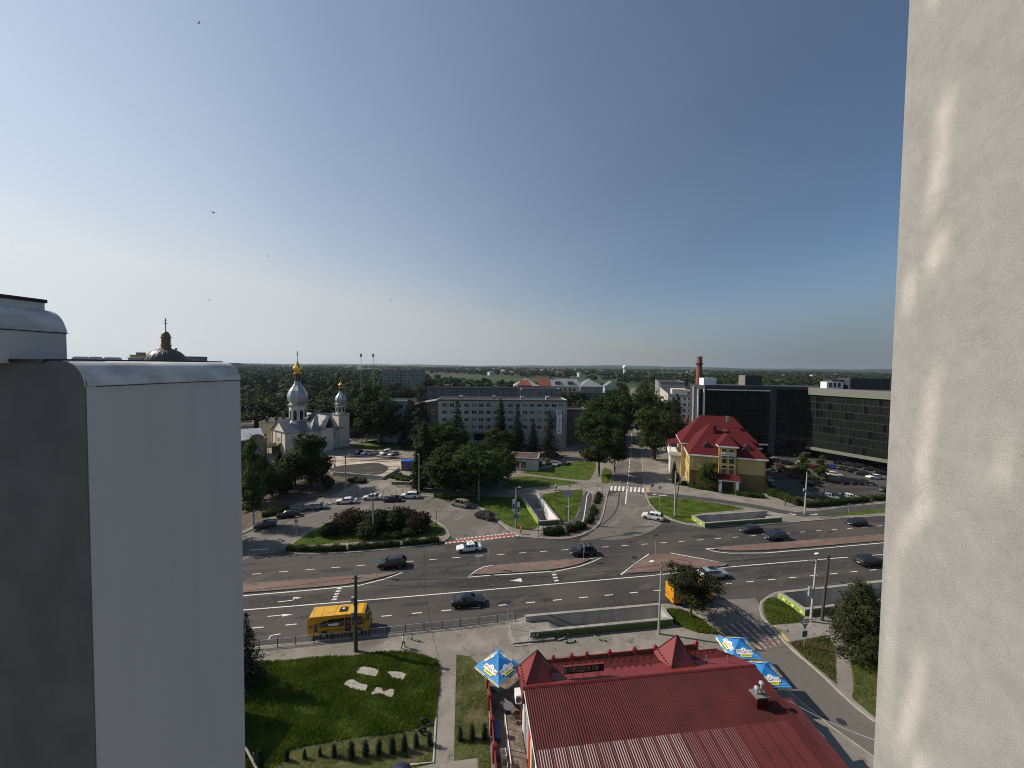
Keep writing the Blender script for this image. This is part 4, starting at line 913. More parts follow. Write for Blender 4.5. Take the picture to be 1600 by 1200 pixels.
for (x,y,w_,d_,h_,mk,nm) in ((86,170,5.5,4,2.8,'frame_white','roof_unit'),(106,172,7,5,4.2,'graphite','roof_house'),(103.3,172,2.4,4.8,4.1,'band_grey','roof_house'),(124,150,6.4,3,2.4,'frame_white','roof_unit'),(136,150,15,6,4.0,'graphite','roof_house'),(128,152,8,4,3.2,'graphite','roof_house')):
    mb = MB(); mb.box(x-w_/2,x+w_/2,y-d_/2,y+d_/2,26.6,26.8+h_); mb.build(nm, M[mk], of)
for i in range(3): mb = MB(); mb.box(121.8+1.7*i,122.7+1.7*i,148.42,148.49,27.2,28.9); mb.build('louvre', M['graphite'], of)

# yellow house with the red roofs
yh = thing('yellow_house', 'yellow house with steep red tiled roofs and white cornices by the car park', 'house', (51.2,110.2,0), rad(-18.2))
L, D, E = 19.0, 21.0, 9.0
facade(yh, (0,0,4.9), 0, 7.4, E-4.9, M['ochre']); facade(yh, (0,-.02,0), 0, 7.4, 4.85, M['ochre_dark'])
facade(yh, (11.7,0,4.9), 0, L-11.7, E-4.9, M['ochre']); facade(yh, (11.7,-.02,0), 0, L-11.7, 4.85, M['ochre_dark'])
facade(yh, (L,0,0), PI/2, D, E, M['ochre'], cols=[4,9,14], rows=[2.4,6.6], ww=1.4, wh=1.9)
facade(yh, (0,D,0), -PI/2, D, E, M['ochre'], cols=[3.5,7.5,11.5,16,19], rows=[2.4,6.6], ww=1.4, wh=1.9); facade(yh, (L,D,0), PI, L, E, M['ochre'])
for x0, x1 in ((0.02,7.35),(11.75,L-.02)): mb = MB(); mb.box(x0,x1,-.08,-.021,4.86,5.0); mb.build('string_course', M['cream'], yh)
# middle bay
facade(yh, (7.4,-1.0,0), 0, 4.3, 12.1, M['ochre'], cols=[1.2,3.0], rows=[11.2], ww=1.0, wh=.7, frame='wood_dark', sill=False)
P = wall_holes(MB(), (7.4,-1.02,0), 0, 4.3, 12, [], .1)
for z0, z1 in ((4.3,7.0),(7.7,9.6)):
    for x in (1.25,3.05): mb = MB(); mb.box(7.4+x-.55,7.4+x+.55,-1.05,-1.005,z0,z1); w_ = mb.build('window', M['glass'], yh); mb = MB(); mb.box(7.4+x-.6,7.4+x+.6,-1.08,-1.052,z0+(z1-z0)*.68,z0+(z1-z0)*.68+.1); mb.build('bar', M['frame_white'], w_)
mb = MB(); mb.box(7.398,7.55,-1,0,0,12.1); mb.box(11.55,11.702,-1,0,0,12.1); mb.build('wall', M['ochre'], yh)
mb = MB(); mb.box(7.0,12.1,-1.5,4,12.1,12.5); mb.build('cornice', M['frame_white'], yh)
hip_roof(yh, 7.2, 11.9, -1.2, 6.5, 12.5, 2.9, 'red_tile', over=.3, ridge=2.6)
sg = MB(); sg.box(7.9,11.3,-1.12,-1.06,9.75,10.6); sg = sg.build('sign_board', M['frame_white'], yh)
for i in range(9): mb = MB(); mb.box(8.1+.33*i,8.1+.33*i+.2,-1.14,-1.125,9.95+.03*(i%2),10.4-.04*(i%3)); mb.build('sign_stroke', M['ink'], sg)
for x0, x1 in ((-.45,7.35),(11.75,L+.45)): mb = MB(); mb.box(x0,x1,-.55,.2,E,E+.4); mb.build('cornice', M['frame_white'], yh)
for b in ((-.55,.15,.22,D+.4),(L-.15,L+.55,.22,D+.4)): mb = MB(); mb.box(*b,E+.002,E+.4); mb.build('cornice', M['frame_white'], yh)
# big roofs
hip_roof(yh, 0, L, 0, 15.5, E+.4, 8.6, 'red_tile', over=.5, ridge=7.2)
hip_roof(yh, -1.2, L+1.2, 9.8, D+4, E+1.7, 8.0, 'red_tile', over=.4, ridge=6.4)
mb = MB(); mb.box(-1.2,L+1.2,9.9,D+3.6,0,E+1.5); mb.build('wall', M['ochre'], yh); 
mb = MB(); mb.box(-1.65,L+1.65,9.4,D+4.2,E+1.35,E+1.7); mb.build('cornice', M['frame_white'], yh)
for z in (2.4,6.6):
    for y in (12.5,16.5,20.5): mb = MB(); mb.box(-1.26,-1.2,y,y+1.4,z-.9,z+.9); mb.build('window', M['glass'], yh)
for y, nm in ((3.0,'window'),(6.2,'window')): pass
for x in (4.6,14.6):
    mb = MB(); mb.slab([(x-1.45,1.3,11.3),(x,1.0,12.75),(x,5.2,13.2),(x-1.45,3.4,11.7)][::-1], .08); mb.slab([(x,1.0,12.75),(x+1.45,1.3,11.3),(x+1.45,3.4,11.7),(x,5.2,13.2)][::-1], .08); d_ = mb.build('dormer', M['red_tile'], yh)
    mb = MB(); mb.face([(x-1.2,1.45,11.3),(x+1.2,1.45,11.3),(x,1.45,12.5)]); mb.build('dormer_glass', M['glass'], d_)
    mb = MB(); mb.tube([(x-1.25,1.4,11.3),(x,1.35,12.6),(x+1.25,1.4,11.3),(x-1.25,1.4,11.3)], .08, n=5); mb.build('dormer_frame', M['frame_white'], d_)
mb = MB(); mb.box(6.6,7.5,4.6,5.4,12,17.2); mb.build('chimney', M['red_tile'], yh); mb = MB(); mb.box(11.6,12.4,13,13.8,17,19.2); mb.build('chimney', M['band_grey'], yh)
# roof lights lie in the slope of the front hips
for x, y, z, w_ in ((9.9,5.6,15.75,.8),(9.8,1.0,13.75,.5)):
    mb = MB(); mb.obox((x,y,z+.1),0,w_*1.3,w_*1.5,.5); k_ = mb.build('roof_light', M['slab_grey'], yh); k_.rotation_euler = (0,0,0)
    mb = MB(); mb.obox((x,y,z+.36),0,w_,w_*1.2,.03); mb.build('pane', M['glass'], k_)
# porch, side balcony, down-pipes
for x in (7.1,11.2): mb = MB(); mb.box(x,x+.7,-3.6,-2.9,0,3.3); mb.build('porch_column', M['frame_white'], yh)
mb = MB(); mb.box(6.9,12.2,-3.7,-1.03,3.3,3.7); mb.build('porch_beam', M['frame_white'], yh)
mb = MB(); mb.slab([(6.7,-4.0,3.75),(12.4,-4.0,3.75),(12.4,-1.05,4.7),(6.7,-1.05,4.7)], .1); mb.build('porch_roof', M['red_tile'], yh)
mb = MB(); mb.box(8,11,-1.2,-1.06,0,2.7); mb.build('door', M['wood_dark'], yh)
mb = MB(); mb.box(-4.2,-1.21,11.5,19,0,6.2); mb.build('side_bay', M['white_wall'], yh); mb = MB(); mb.box(-4.7,-1.0,11.1,19.4,6.2,7.3); mb.build('balcony', M['frame_white'], yh); mb = MB(); mb.slab([(-4.9,10.9,9.6),(-1.25,10.9,10.6),(-1.25,19.6,10.6),(-4.9,19.6,9.6)], .2); mb.build('balcony_roof', M['red_tile'], yh)
for x in (-4.5,): mb = MB(); mb.box(x,x+.3,11.3,11.6,7.3,9.5); mb.build('post', M['frame_white'], yh); mb = MB(); mb.box(x,x+.3,18.8,19.1,7.3,9.5); mb.build('post', M['frame_white'], yh)
for x in (.12,7.25,11.95,L-.2): mb = MB(); mb.tube([(x,-.12,E),(x,-.12,.1)], .06, n=6); mb.build('down_pipe', M['ochre_dark'], yh)
# ------------------------------------------------------------------ church and its neighbours
cz = thing('church', 'pale church with silver onion domes and gilded tops, left of the middle', 'church', (-86.8,143.6,0), rad(52.3)); cz.scale = (.88,1,1)
wl = 6.2
facade(cz, (0,wl,0), -PI/2, 2*wl, 8.6, M['church_wall']); 
facade(cz, (0,-wl,0), 0, 25, 8.4, M['church_wall'], cols=[3.5,16.5,20.5], rows=[5.6], ww=.9, wh=2.2, style='cross', sill=False)
facade(cz, (25,wl,0), PI, 25, 8.4, M['church_wall'])
gable_wall(cz, -wl, wl, -.02, 8.6, 4.2, 'church_wall', axis='y')
for q in ([(-.5,-wl-.5,8.3),(10,-wl-.5,8.3),(10,0,12.9),(-.5,0,12.9)], [(10,wl+.5,8.3),(-.5,wl+.5,8.3),(-.5,0,12.9),(10,0,12.9)]):
    mb = MB(); mb.slab(q, .14); mb.build('roof', M['slate_sheet'], cz)
mb = MB(); mb.box(-.3,.0,-wl-.3,wl+.3,8.35,8.7); mb.build('cornice', M['slate_sheet'], cz)
for y in (-wl+.2, -2.6, 2.3, wl-.7): mb = MB(); mb.box(-.18,-.001,y,y+.5,0,8.3); mb.build('pilaster', M['cream'], cz)
mb = MB(); mb.box(-.12,-.002,-1.1,1.1,4.2,6.6); mb.build('window_niche', M['white_wall'], cz); mb = MB(); mb.face([(-.13,-.6,4.7),(-.13,.6,4.7),(-.13,.45,5.7),(-.13,0,6.0),(-.13,-.45,5.7)][::-1]); mb.build('arched_window', M['glass'], cz)
mb = MB(); mb.slab([(-3.2,-2.6,3.5),(-.1,-2.6,4.4),(-.1,2.6,4.4),(-3.2,2.6,3.5)][::-1], .1); mb.build('porch_roof', M['gold_dull'], cz)
for y in (-2.3, 2.3): mb = MB(); mb.tube([(-3,y,0),(-3,y,3.5)], .07, n=6); mb.build('porch_post', M['wood_dark'], cz)
mb = MB(); mb.box(-2.2,-.02,-1.3,1.3,0,2.9); mb.build('porch', M['wood_dark'], cz)
# flared roof over the transept, side aisle roofs
for s in (-1, 1):
    mb = MB(); P = [(10,s*(wl+.5),8.3),(12.5,s*(wl+1.6),8.0),(19,s*(wl+1.6),7.3),(25.4,s*(wl+.5),7.9),(25.4,0,12.6),(10,0,12.9)]
    c_ = (15.5,0,14.6)
    for a, b in zip(P, P[1:]):
        f_ = [a, b, c_]; 
        mb.face(f_ if s < 0 else f_[::-1])
    mb.build('roof', M['slate_sheet'], cz)
gable_roof(cz, 13.5, 18, -10.5, 10.5, 9.0, 4.6, 'zinc', axis='y', over=.3)
gable_roof(cz, 18, 25.6, -4.6, 4.6, 9.0, 4.4, 'old_zinc', axis='x', over=.2)
mb = MB(); mb.box(13.5,18,-9.8,9.8,0,9.0); mb.build('wall', M['church_wall'], cz)
def onion_tower(t, x, y, z0, rd, z1, bulb, lantern, gold, ctop, n=8, win=True):
    a0 = PI/8
    mb = MB(); mb.lathe([(rd,z0),(rd,z1)], n, (x,y,0), a0=a0); mb.build('drum', M['church_wall'], t)
    mb = MB(); mb.lathe([(rd*1.0,z1-.5),(rd*1.18,z1-.3),(rd*1.22,z1+.1),(rd*.9,z1+.35)], n, (x,y,0), a0=a0); mb.build('cornice', M['zinc'], t)
    zb, rb, zt = bulb; h = zt-z1
    pr = [(rd*.93,z1+.3),(rb*.93,z1+h*.18),(rb,z1+h*.33),(rb*.96,z1+h*.45),(rb*.8,z1+h*.6),(rb*.55,z1+h*.75),(rb*.36,z1+h*.88),(rb*.27,zt)]
    mb = MB(); mb.lathe(pr, n, (x,y,0), a0=a0); b_ = mb.build('onion_dome', M['zinc'], t)
    mb = MB()
    for j in range(n):
        a = a0+2*PI*j/n; mb.tube([(x+(r*1.005)*math.cos(a), y+(r*1.005)*math.sin(a), z) for r, z in pr], .05, n=4)
    mb.build('seams', M['old_zinc'], b_)
    rl, zl = lantern
    mb = MB(); mb.lathe([(rl*.72,zt),(rl*.72,zl)], 8, (x,y,0), a0=a0); mb.build('lantern', M['wood_dark'], t)
    for j in range(8): mb = MB(); a = a0+2*PI*j/8; mb.tube([(x+rl*.85*math.cos(a), y+rl*.85*math.sin(a), zt),(x+rl*.85*math.cos(a), y+rl*.85*math.sin(a), zl)], rl*.1, n=5); mb.build('lantern_post', M['gold_dull'], t)
    rg, zg = gold; hg = zg-zl
    mb = MB(); mb.lathe([(rl*1.05,zl),(rl*.95,zl+hg*.08),(rg*.8,zl+hg*.2),(rg,zl+hg*.36),(rg*.98,zl+hg*.42),(rg*.55,zl+hg*.6),(rg*.22,zl+hg*.8),(.06,zg)], 8, (x,y,0), a0=a0); mb.build('gilded_cupola', M['gold'], t)
    mb = MB(); cross(mb, (x,y,zg-.2), ctop-zg+.2, w=.6 if rd > 3 else .4, th=.16); o = mb.build('cross', M['gold_dull'], t)
    if win:
        for j in range(n):
            a = a0+PI/n+2*PI*j/n; r_ = rd*math.cos(PI/n)+.04; w_ = rd*.2; zc = z0+(z1-z0)*.25; zh = (z1-z0)*.5
            px_, py_ = x+r_*math.cos(a), y+r_*math.sin(a); tx, ty = -math.sin(a), math.cos(a); mb = MB()
            mb.face([(px_+tx*w_*u, py_+ty*w_*u, zc+zh*v) for u, v in ((-1,0),(1,0),(1,.75),(.6,.92),(0,1),(-.6,.92),(-1,.75))]); mb.build('drum_window', M['glass'], t)
            mb = MB(); e_ = rd*math.sin(PI/n)*.93; mb.tube([(px_+tx*e_-.05*math.cos(a), py_+ty*e_-.05*math.sin(a), z0),(px_+tx*e_, py_+ty*e_, z1-.4)], .1, n=4); mb.build('corner_strip', M['tan'], t)
onion_tower(cz, 7.3, -1.0, 10.5, 3.3, 18.2, (0,4.05,27.0), (1.35,30.0), (1.85,35.2), 38.6)
mb = MB(); mb.lathe([(5.6,8.2),(4.2,11.4),(3.3,12.2)], 8, (7.3,-1,0), a0=PI/8); mb.build('tower_skirt', M['slate_sheet'], cz)
mb = MB(); mb.box(22.4,27.6,-wl-.3,-1.4,0,13.0); mb.build('tower_base', M['church_wall'], cz); mb = MB(); mb.box(22.2,27.8,-wl-.5,-1.2,13.0,13.4); mb.build('cornice', M['zinc'], cz)
onion_tower(cz, 25.0, -4.0, 13.3, 2.2, 17.4, (0,2.6,22.6), (.75,24.2), (1.05,26.9), 29.0)

yb = thing('parish_house', 'ochre house with curved parapets and a pale metal roof, left of the church', 'house', (-81.9,119.2,0), rad(33))
facade(yb, (0,0,0), 0, 5.2, 9.6, M['tan'], cols=[2.7], rows=[2.6,6.6], ww=1.9, wh=1.7); facade(yb, (-8,0,0), 0, 4.8, 9.0, M['tan'], cols=[2.4], rows=[2.6,6.6], ww=1.8, wh=1.7)
facade(yb, (-3.2,1.5,0), 0, 3.2, 9.2, M['ochre_dark'], cols=[1.6], rows=[5.6], ww=.6, wh=2.2); mb = MB(); mb.box(-.02,0,0,1.5,0,9); mb.box(-3.2,-3.18,0,1.5,0,9); mb.build('wall', M['ochre_dark'], yb)
for x0 in (0, -8):
    w_ = 5.2 if x0 == 0 else 4.8; mb = MB(); P = [(x0-.2,9.5)]
    for i in range(13): a = PI - PI*i/12; P.append((x0+w_/2+1.75*math.cos(a), 10.1+1.25*math.sin(a)))
    P += [(x0+w_+.2,10.2),(x0+w_+.2,9.5)]; P.insert(1,(x0-.2,10.1))
    mb.add([(p[0],-.1,p[1]) for p in P]+[(p[0],.35,p[1]) for p in P], [list(range(len(P)))]+[list(range(2*len(P)-1,len(P)-1,-1))]+[[i,len(P)+i,len(P)+(i+1)%len(P),(i+1)%len(P)] for i in range(len(P))]); mb.build('curved_parapet', M['tan'], yb)
    mb = MB(); mb.tube([(x0+w_/2+1.8*math.cos(PI-PI*i/12),-.02,10.15+1.3*math.sin(PI-PI*i/12)) for i in range(13)], .13, n=5); mb.build('moulding', M['ochre_dark'], yb)
    mb = MB(); mb.tube([(x0+w_/2+1.2*math.cos(PI-PI*i/10),-.12,9.7+1.0*math.sin(PI-PI*i/10)) for i in range(11)], .1, n=5); mb.build('moulding', M['ochre_dark'], yb)
    for xx in (x0+.1, x0+w_-.6): mb = MB(); mb.box(xx,xx+.5,-.2,-.002,0,8.4); mb.build('pilaster', M['ochre_dark'], yb)
mb = MB(); mb.slab([(-9,.3,9.9),(4.8,.3,9.9),(3.6,9,12.2),(-9,9,12.2)], .15); mb.build('roof', M['zinc'], yb)
mb = MB(); mb.box(5.19,5.2,0,11,0,9.6); mb.box(-8,5.2,11,11.02,0,9.8); mb.build('wall', M['tan'], yb)
t = block('tan two-storey building with bright metal eaves behind the ochre house', (-101.4,132.3), rad(33), 10.5, 9, 11.4, 'tan', left=None, front=dict(cols=[3,7], rows=[8], ww=1.2, wh=1.6)); mb = MB(); mb.slab([(-1,-1.4,9.0),(10.2,-1.4,9.0),(10.2,-.05,9.6),(-1,-.05,9.6)], .1); mb.build('eaves', M['zinc'], t)
mb = MB(); mb.box(-.3,10.8,-.3,.2,11.4,12.0); mb.build('cornice', M['zinc'], t)
t = block('long pale yellow windowless wall building behind the church front', (-101,154), rad(14), 22, 14, 9.8, 'cream', parapet=.2)
for x in (2,5.5,8): mb = MB(); mb.box(x,x+.9,1,2,9.9,12.3); mb.build('chimney', M['wood_dark'], t)
# domed church beyond the left wing, flats around it
dc = thing('domed_church', 'dark ribbed church dome with gilded lantern and cross above the grey wing', 'church', (-183,205,0))
mb = MB(); mb.lathe([(9.8,0),(9.8,31),(10.3,31.2),(10.3,32.0),(9.6,32.2)], 24); mb.build('drum', M['cream'], dc)
pr = [(9.3*math.cos(PI/2*i/10)**.9, 31.2+9.6*math.sin(PI/2*i/10)) for i in range(9)] + [(2.1, 40.9)]
mb = MB(); mb.lathe(pr, 24); mb.build('dome', M['dome_metal'], dc, smooth=70)
for j in range(24): a = 2*PI*j/24; mb = MB(); mb.tube([(r*1.004*math.cos(a), r*1.004*math.sin(a), z) for r, z in pr], .1, n=4); mb.build('rib', M['dome_metal'], dc)
mb = MB(); mb.lathe([(2.1,40.3),(2.1,42.3),(2.4,42.4),(2.4,42.8),(1.9,42.9),(1.9,46.2),(2.35,46.4),(2.4,46.8),(2.0,46.9),(1.85,48),(1.3,49.2),(.6,49.8),(.15,50)], 16); mb.build('lantern', M['gold_dull'], dc, smooth=40)
for j in range(8): a = 2*PI*(j+.5)/8; mb = MB(); mb.obox((1.87*math.cos(a),1.87*math.sin(a),44.5), a+PI/2, .75, .18, 2.6); mb.build('lantern_window', M['glass'], dc)
mb = MB(); cross(mb, (0,0,49.9), 6.6, w=1.2, th=.3); mb.build('cross', M['gold_dull'], dc)
for a in (2.9, .2): mb = MB(); mb.ball((4.6*math.cos(a),4.6*math.sin(a),40.6), .6, 6); mb.build('finial', M['zinc'], dc)
t = block('orange brown block of flats with white balconies behind the dark church dome', (-296,300), rad(4), 22, 12, 38.2, 'ochre', front=dict(cols=lin(13,3,3), rows=[36,33,30], ww=1.4, wh=1.6))
mb = MB(); mb.box(0,10.5,-1.5,-.01,30,36.3); mb.build('loggia', M['pale_blue'], t); mb = MB(); mb.box(-.3,11,-1.8,0,36.3,36.7); mb.build('roof_edge', M['frame_white'], t); mb = MB(); mb.box(2,6,3,7,38.4,40.8); mb.build('roof_house', M['tan'], t)
t = block('grey block of flats with white windows right of the dark church dome', (-288,311), rad(4), 33, 12, 37.6, 'slab_grey', front=dict(cols=lin(16,3.6,5), rows=[35.4,32.4], ww=1.9, wh=1.6)); mb = MB(); mb.box(8,16,3,8,37.7,39.7); mb.build('roof_house', M['slab_grey'], t)
M['far_flat'] = mat('far_panel', (0.30,0.30,0.30), 0.9, col2=(0.22,0.22,0.225), scale=0.05)
def far_flats(px0, px1, v, Y, label, n=1):
    x0, x1 = (px0-800)/605*Y, (px1-800)/605*Y; H = 34 + (564.3-v)/605*Y*1.0 + (px0+px1-600)*0
    t = thing('tower_block', label, 'building', (x0, Y, 0)); w_ = x1-x0
    mb = MB(); mb.box(0,w_,0,w_*.5,0,H); mb.build('wall', M['far_flat'], t); mb = MB(); mb.box(w_*.12,w_*.88,.1,w_*.5,H,H+4); mb.build('roof_house', M['slab_grey'], t)
    for k in range(6): mb = MB(); mb.box(w_*.04,w_*.96,-.4,-.02,H-5-6*k,H-3-6*k); mb.build('window_band', M['dark_slab'], t)
far_flats(112,130,560,1500,'far hazy tower block nearest the stair tower on the skyline'); far_flats(137,153,560,1500,'far hazy tower block in the middle of the three on the skyline'); far_flats(161,181,560.5,1500,'far hazy tower block right of the three on the skyline'); far_flats(330,368,567,1700,'long far hazy block on the skyline above the wing end')

# kiosks, garden walls
M['kiosk_roof'] = mat('brown_felt_roof', (0.11,0.055,0.04), 0.9, col2=(0.07,0.04,0.032), scale=.8)
kb = block('pale flat kiosk with a rusty roof edge among the chestnut trees', (-.5,124.5), rad(-8), 9.2, 8, 3.9, 'white_wall', roof='kiosk_roof', parapet=.25, front=dict(cols=[2.4,4.6], rows=[2.0], ww=1.6, wh=2.2, sill=False), right=dict(cols=[2,5], rows=[2.2], ww=1.4, wh=1.6), cat='kiosk', name='kiosk')
M['dark_kiosk'] = mat('dark_kiosk_cladding', (0.022,0.023,0.024), 0.6)
p0 = ground(657, 762); dk = thing('kiosk', 'black kiosk with pale awning and small white lettering under the chestnut trees', 'kiosk', (p0.x, p0.y, .12), rad(-4))
mb = MB(); mb.box(0,9.5,0,4.5,0,3.4); mb.build('wall', M['dark_kiosk'], dk); mb = MB(); mb.slab([(-.3,-.8,3.2),(9.8,-.8,3.2),(9.8,5,4.5),(-.3,5,4.5)], .12); mb.build('roof', M['slate_sheet'], dk)
for k in range(2): mb = MB(); mb.slab([(-.2,-1.2+.5*k,3.15+.1*k),(5.5,-1.2+.5*k,3.15+.1*k),(5.5,-.85+.5*k,3.3+.1*k),(-.2,-.85+.5*k,3.3+.1*k)], .06); mb.build('awning_slat', M['band_grey'], dk)
for i in range(7): mb = MB(); mb.box(1.1+.3*i,1.1+.3*i+.2,-.03,-.005,2.45,2.45+.3-.06*(i%3)); mb.build('sign_letter', M['white'], dk)
mb = MB(); mb.box(3,4,-.03,-.004,0,2.1); mb.build('door', M['glass_mid'], dk)
p0 = ground(627, 736); bk = thing('kiosk', 'small brown kiosk with a bright blue fascia at the edge of the rubble lot', 'kiosk', (p0.x, p0.y, .12), rad(8))
mb = MB(); mb.box(0,3.4,0,3,0,2.4); mb.build('wall', M['brown_brick'], bk); M['blue_fascia'] = mat('blue_fascia', (0.02,0.10,0.42), 0.5); mb = MB(); mb.box(-.15,3.55,-.15,3.15,2.4,3.0); mb.build('fascia', M['blue_fascia'], bk); mb = MB(); mb.box(1.6,2.8,-.03,-.004,.8,2.0); mb.build('shutter', M['blue_fascia'], bk)
def low_wall(px, h, label, mk='white_wall', w=.35, cap=True):
    P = [ground(*q) for q in px]; t = thing('garden_wall', label, 'wall', (P[0].x, P[0].y, .1))
    for a, b in zip(P, P[1:]):
        d = b-a; an = math.atan2(d.y, d.x); c = (a+b)/2 - P[0]; mb = MB(); mb.obox((c.x,c.y,h/2), an, d.length, w, h); mb.build('wall', M[mk], t)
        if cap: mb = MB(); mb.obox((c.x,c.y,h+.05), an, d.length+.1, w+.14, .1); mb.build('coping', M['conc_cap'], t)
    return t
low_wall([(521,743.5),(560,746.5),(596,750)], 1.0, 'low broken concrete wall along the front of the rubble lot')
low_wall([(597,750.5),(612,742),(624,734)], 0.7, 'low pale wall running back beside the planted bed by the rubble lot')
low_wall([(612,757.5),(640,758.5),(651,750)], 0.8, 'low brick planter wall on the pavement near the black kiosk', 'brown_brick')
low_wall([(418,732),(432,735),(444,736)], 1.6, 'brick gate piers and wall in front of the church porch', 'brown_brick')

# ------------------------------------------------------------------ the shop with the red roof
M['roof_red'] = mat('red_corrugated_sheet', (0.082,0.0125,0.0135), 0.6, col2=(0.060,0.009,0.010), scale=0.6, detail=6, spec=0.2)
M['roof_red_smooth'] = mat('lighter_red_sheet', (0.19,0.034,0.034), 0.5, col2=(0.16,0.024,0.025), scale=0.5, detail=6)  # lighter red sheet for front slope, turrets and rightmost lower crests
M['roof_glint'] = mat('painted_glint_sheet', (0.46,0.39,0.38), 0.45, col2=(0.25,0.12,0.12), scale=.35, lo=.4, hi=.6, stretch=(1.0,.25,1))  # pale colour stands in for sun glint on the lower crests
M['roof_half_glint'] = mat('half_glint_sheet', (0.26,0.13,0.13), 0.5, col2=(0.17,0.06,0.06), scale=.35, stretch=(1.0,.25,1))  # weaker painted glint for the sheets further right
M['shop_wall'] = mat('shop_wall', (0.60,0.55,0.42), 0.8, col2=(0.45,0.40,0.30), scale=0.8)
SH = thing('shop', 'low shop with a big red corrugated roof and two pyramid turrets in the foreground', 'shop', (1.4,33.8,0), rad(7.56))
SL = 22.85
zr = lambda y: 5.0 - .17*abs(y) if y <= 0 else 5.0 - .26*y
def corr(x0, x1, y0, y1, pitch, amp, name, mk, lift=0.0, seg=6, mk2=None, crest=None):
    """corrugated sheet; profile across x, running down y; crests can carry a second material"""
    n = int((x1-x0)/pitch)*seg; mb = MB(); vs = []
    for i in range(n+1):
        x = x0 + (x1-x0)*i/n; z = amp*(0.5+0.5*math.cos(2*PI*i/seg))
        vs += [(x, y0, zr(y0)+z+lift), (x, y1, zr(y1)+z+lift)]
    for i in range(n):
        hot = (i % seg) in (0, seg-1) and (i//seg) != 0
        mb.add([vs[2*i],vs[2*i+1],vs[2*i+3],vs[2*i+2]], [(0,1,3,2)] if False else [(0,1,2,3)], 1 if (crest and hot) else 0)
    return mb.build(name, [M[mk]] + ([M[mk2]] if mk2 else []), SH)
# upper sheets, side by side, each a part
nx = 19
for i in range(nx):
    x0 = SL*i/nx; corr(x0, x0+SL/nx+.0, 0, -5.15, SL/nx/6, .045, 'roof_sheet', 'roof_red', lift=0)
for i in range(nx+1):
    x0 = SL*i/nx if i < nx else SL; x1 = x0+SL/nx if i < nx else SL+.9
    y0 = -4.95
    if i <= 17: corr(x0, x1, y0, -11.5, (x1-x0)/6, .045, 'roof_sheet', 'roof_red', lift=.05, mk2='roof_glint' if i <= 9 else ('roof_half_glint' if i <= 13 else 'roof_red_smooth'), crest=True)  # crest colour carries the glint, dying away to the right
    else: corr(x0, x1, y0 if i < nx else -3.2, -11.5, (x1-x0)/6, .045, 'roof_sheet', 'roof_red', lift=.05+.002*(i%2))
mb = MB(); mb.slab([(-.12,-.12,zr(-.12)+.06),(SL+.1,-.12,zr(-.12)+.06),(SL+.1,.16,5.03),(-.12,.16,5.03)], .1); mb.build('ridge_cap', M['roof_red'], SH)
# front slope
mb = MB(); mb.slab([(-.05,.15,4.99),(SL,.15,4.99),(22.3,1.9,4.55),(-.15,1.9,4.55)], .08); mb.build('front_roof', M['roof_red_smooth'], SH)
mb = MB(); mb.slab([(-.15,1.9,4.55),(22.3,1.9,4.55),(21.6,3.75,3.95),(-.25,3.75,3.95)], .08); mb.build('front_roof', M['roof_red'], SH)
mb = MB(); mb.tube([(-.25,3.8,3.93),(21.6,3.8,3.93)], .07, n=6); mb.build('gutter', M['roof_red'], SH)
g = None
for row, (y, z) in enumerate(((3.45,4.06),(3.0,4.2))):
    for i in range(30):
        x = .6 + .7*i + .33*row
        if x > 21.2 or 14.2 < x < 17.6 or x < 3.1: continue
        if g is None: mb = MB(); mb.box(-.06,.06,-.05,.05,0,.12); g = mb.build('snow_guard', M['roof_red'], SH); g.location = (x,y,z)
        else: q = g.copy(); COL.objects.link(q); q.location = (x,y,z)
for i in range(6):
    q = g.copy(); COL.objects.link(q); q.location = (9.2+.75*i, 1.75, 4.62)
# turrets
for cx_, cy_, nm in ((1.55,1.75,0),(15.95,2.15,1)):
    h = 1.62; zb_ = 4.32
    for k in range(4):
        a, b = PI/4+PI/2*k, PI/4+PI/2*(k+1); r_ = h*1.414
        mb = MB(); A_, B_ = (cx_+r_*math.cos(a), cy_+r_*math.sin(a), zb_), (cx_+r_*math.cos(b), cy_+r_*math.sin(b), zb_); mb.slab([A_, B_, (cx_,cy_,7.1)], .06); f_ = mb.build('turret_face', M['roof_red_smooth'], SH)
        mb = MB(); mb.tube([A_, (cx_,cy_,7.12)], .05, n=5); mb.build('hip_cap', M['roof_red'], f_)
        if k in (1,2):
            mid = [(A_[i]*(.5)+B_[i]*.5) for i in range(2)]
            for j in range(7):
                f = .1+.8*j/6; q = (A_[0]+(B_[0]-A_[0])*f, A_[1]+(B_[1]-A_[1])*f); q = (q[0]+(cx_-q[0])*.16, q[1]+(cy_-q[1])*.16); 
                s = g.copy(); COL.objects.link(s); s.location = (q[0], q[1], zb_+2.78*.16); s.rotation_euler = (0,0,a)
            continue
    mb = MB(); mb.box(cx_-h+.05,cx_+h-.05,cy_-h+.05,cy_+h-.05,3.4,zb_); mb.build('turret_base', M['roof_red'], SH)
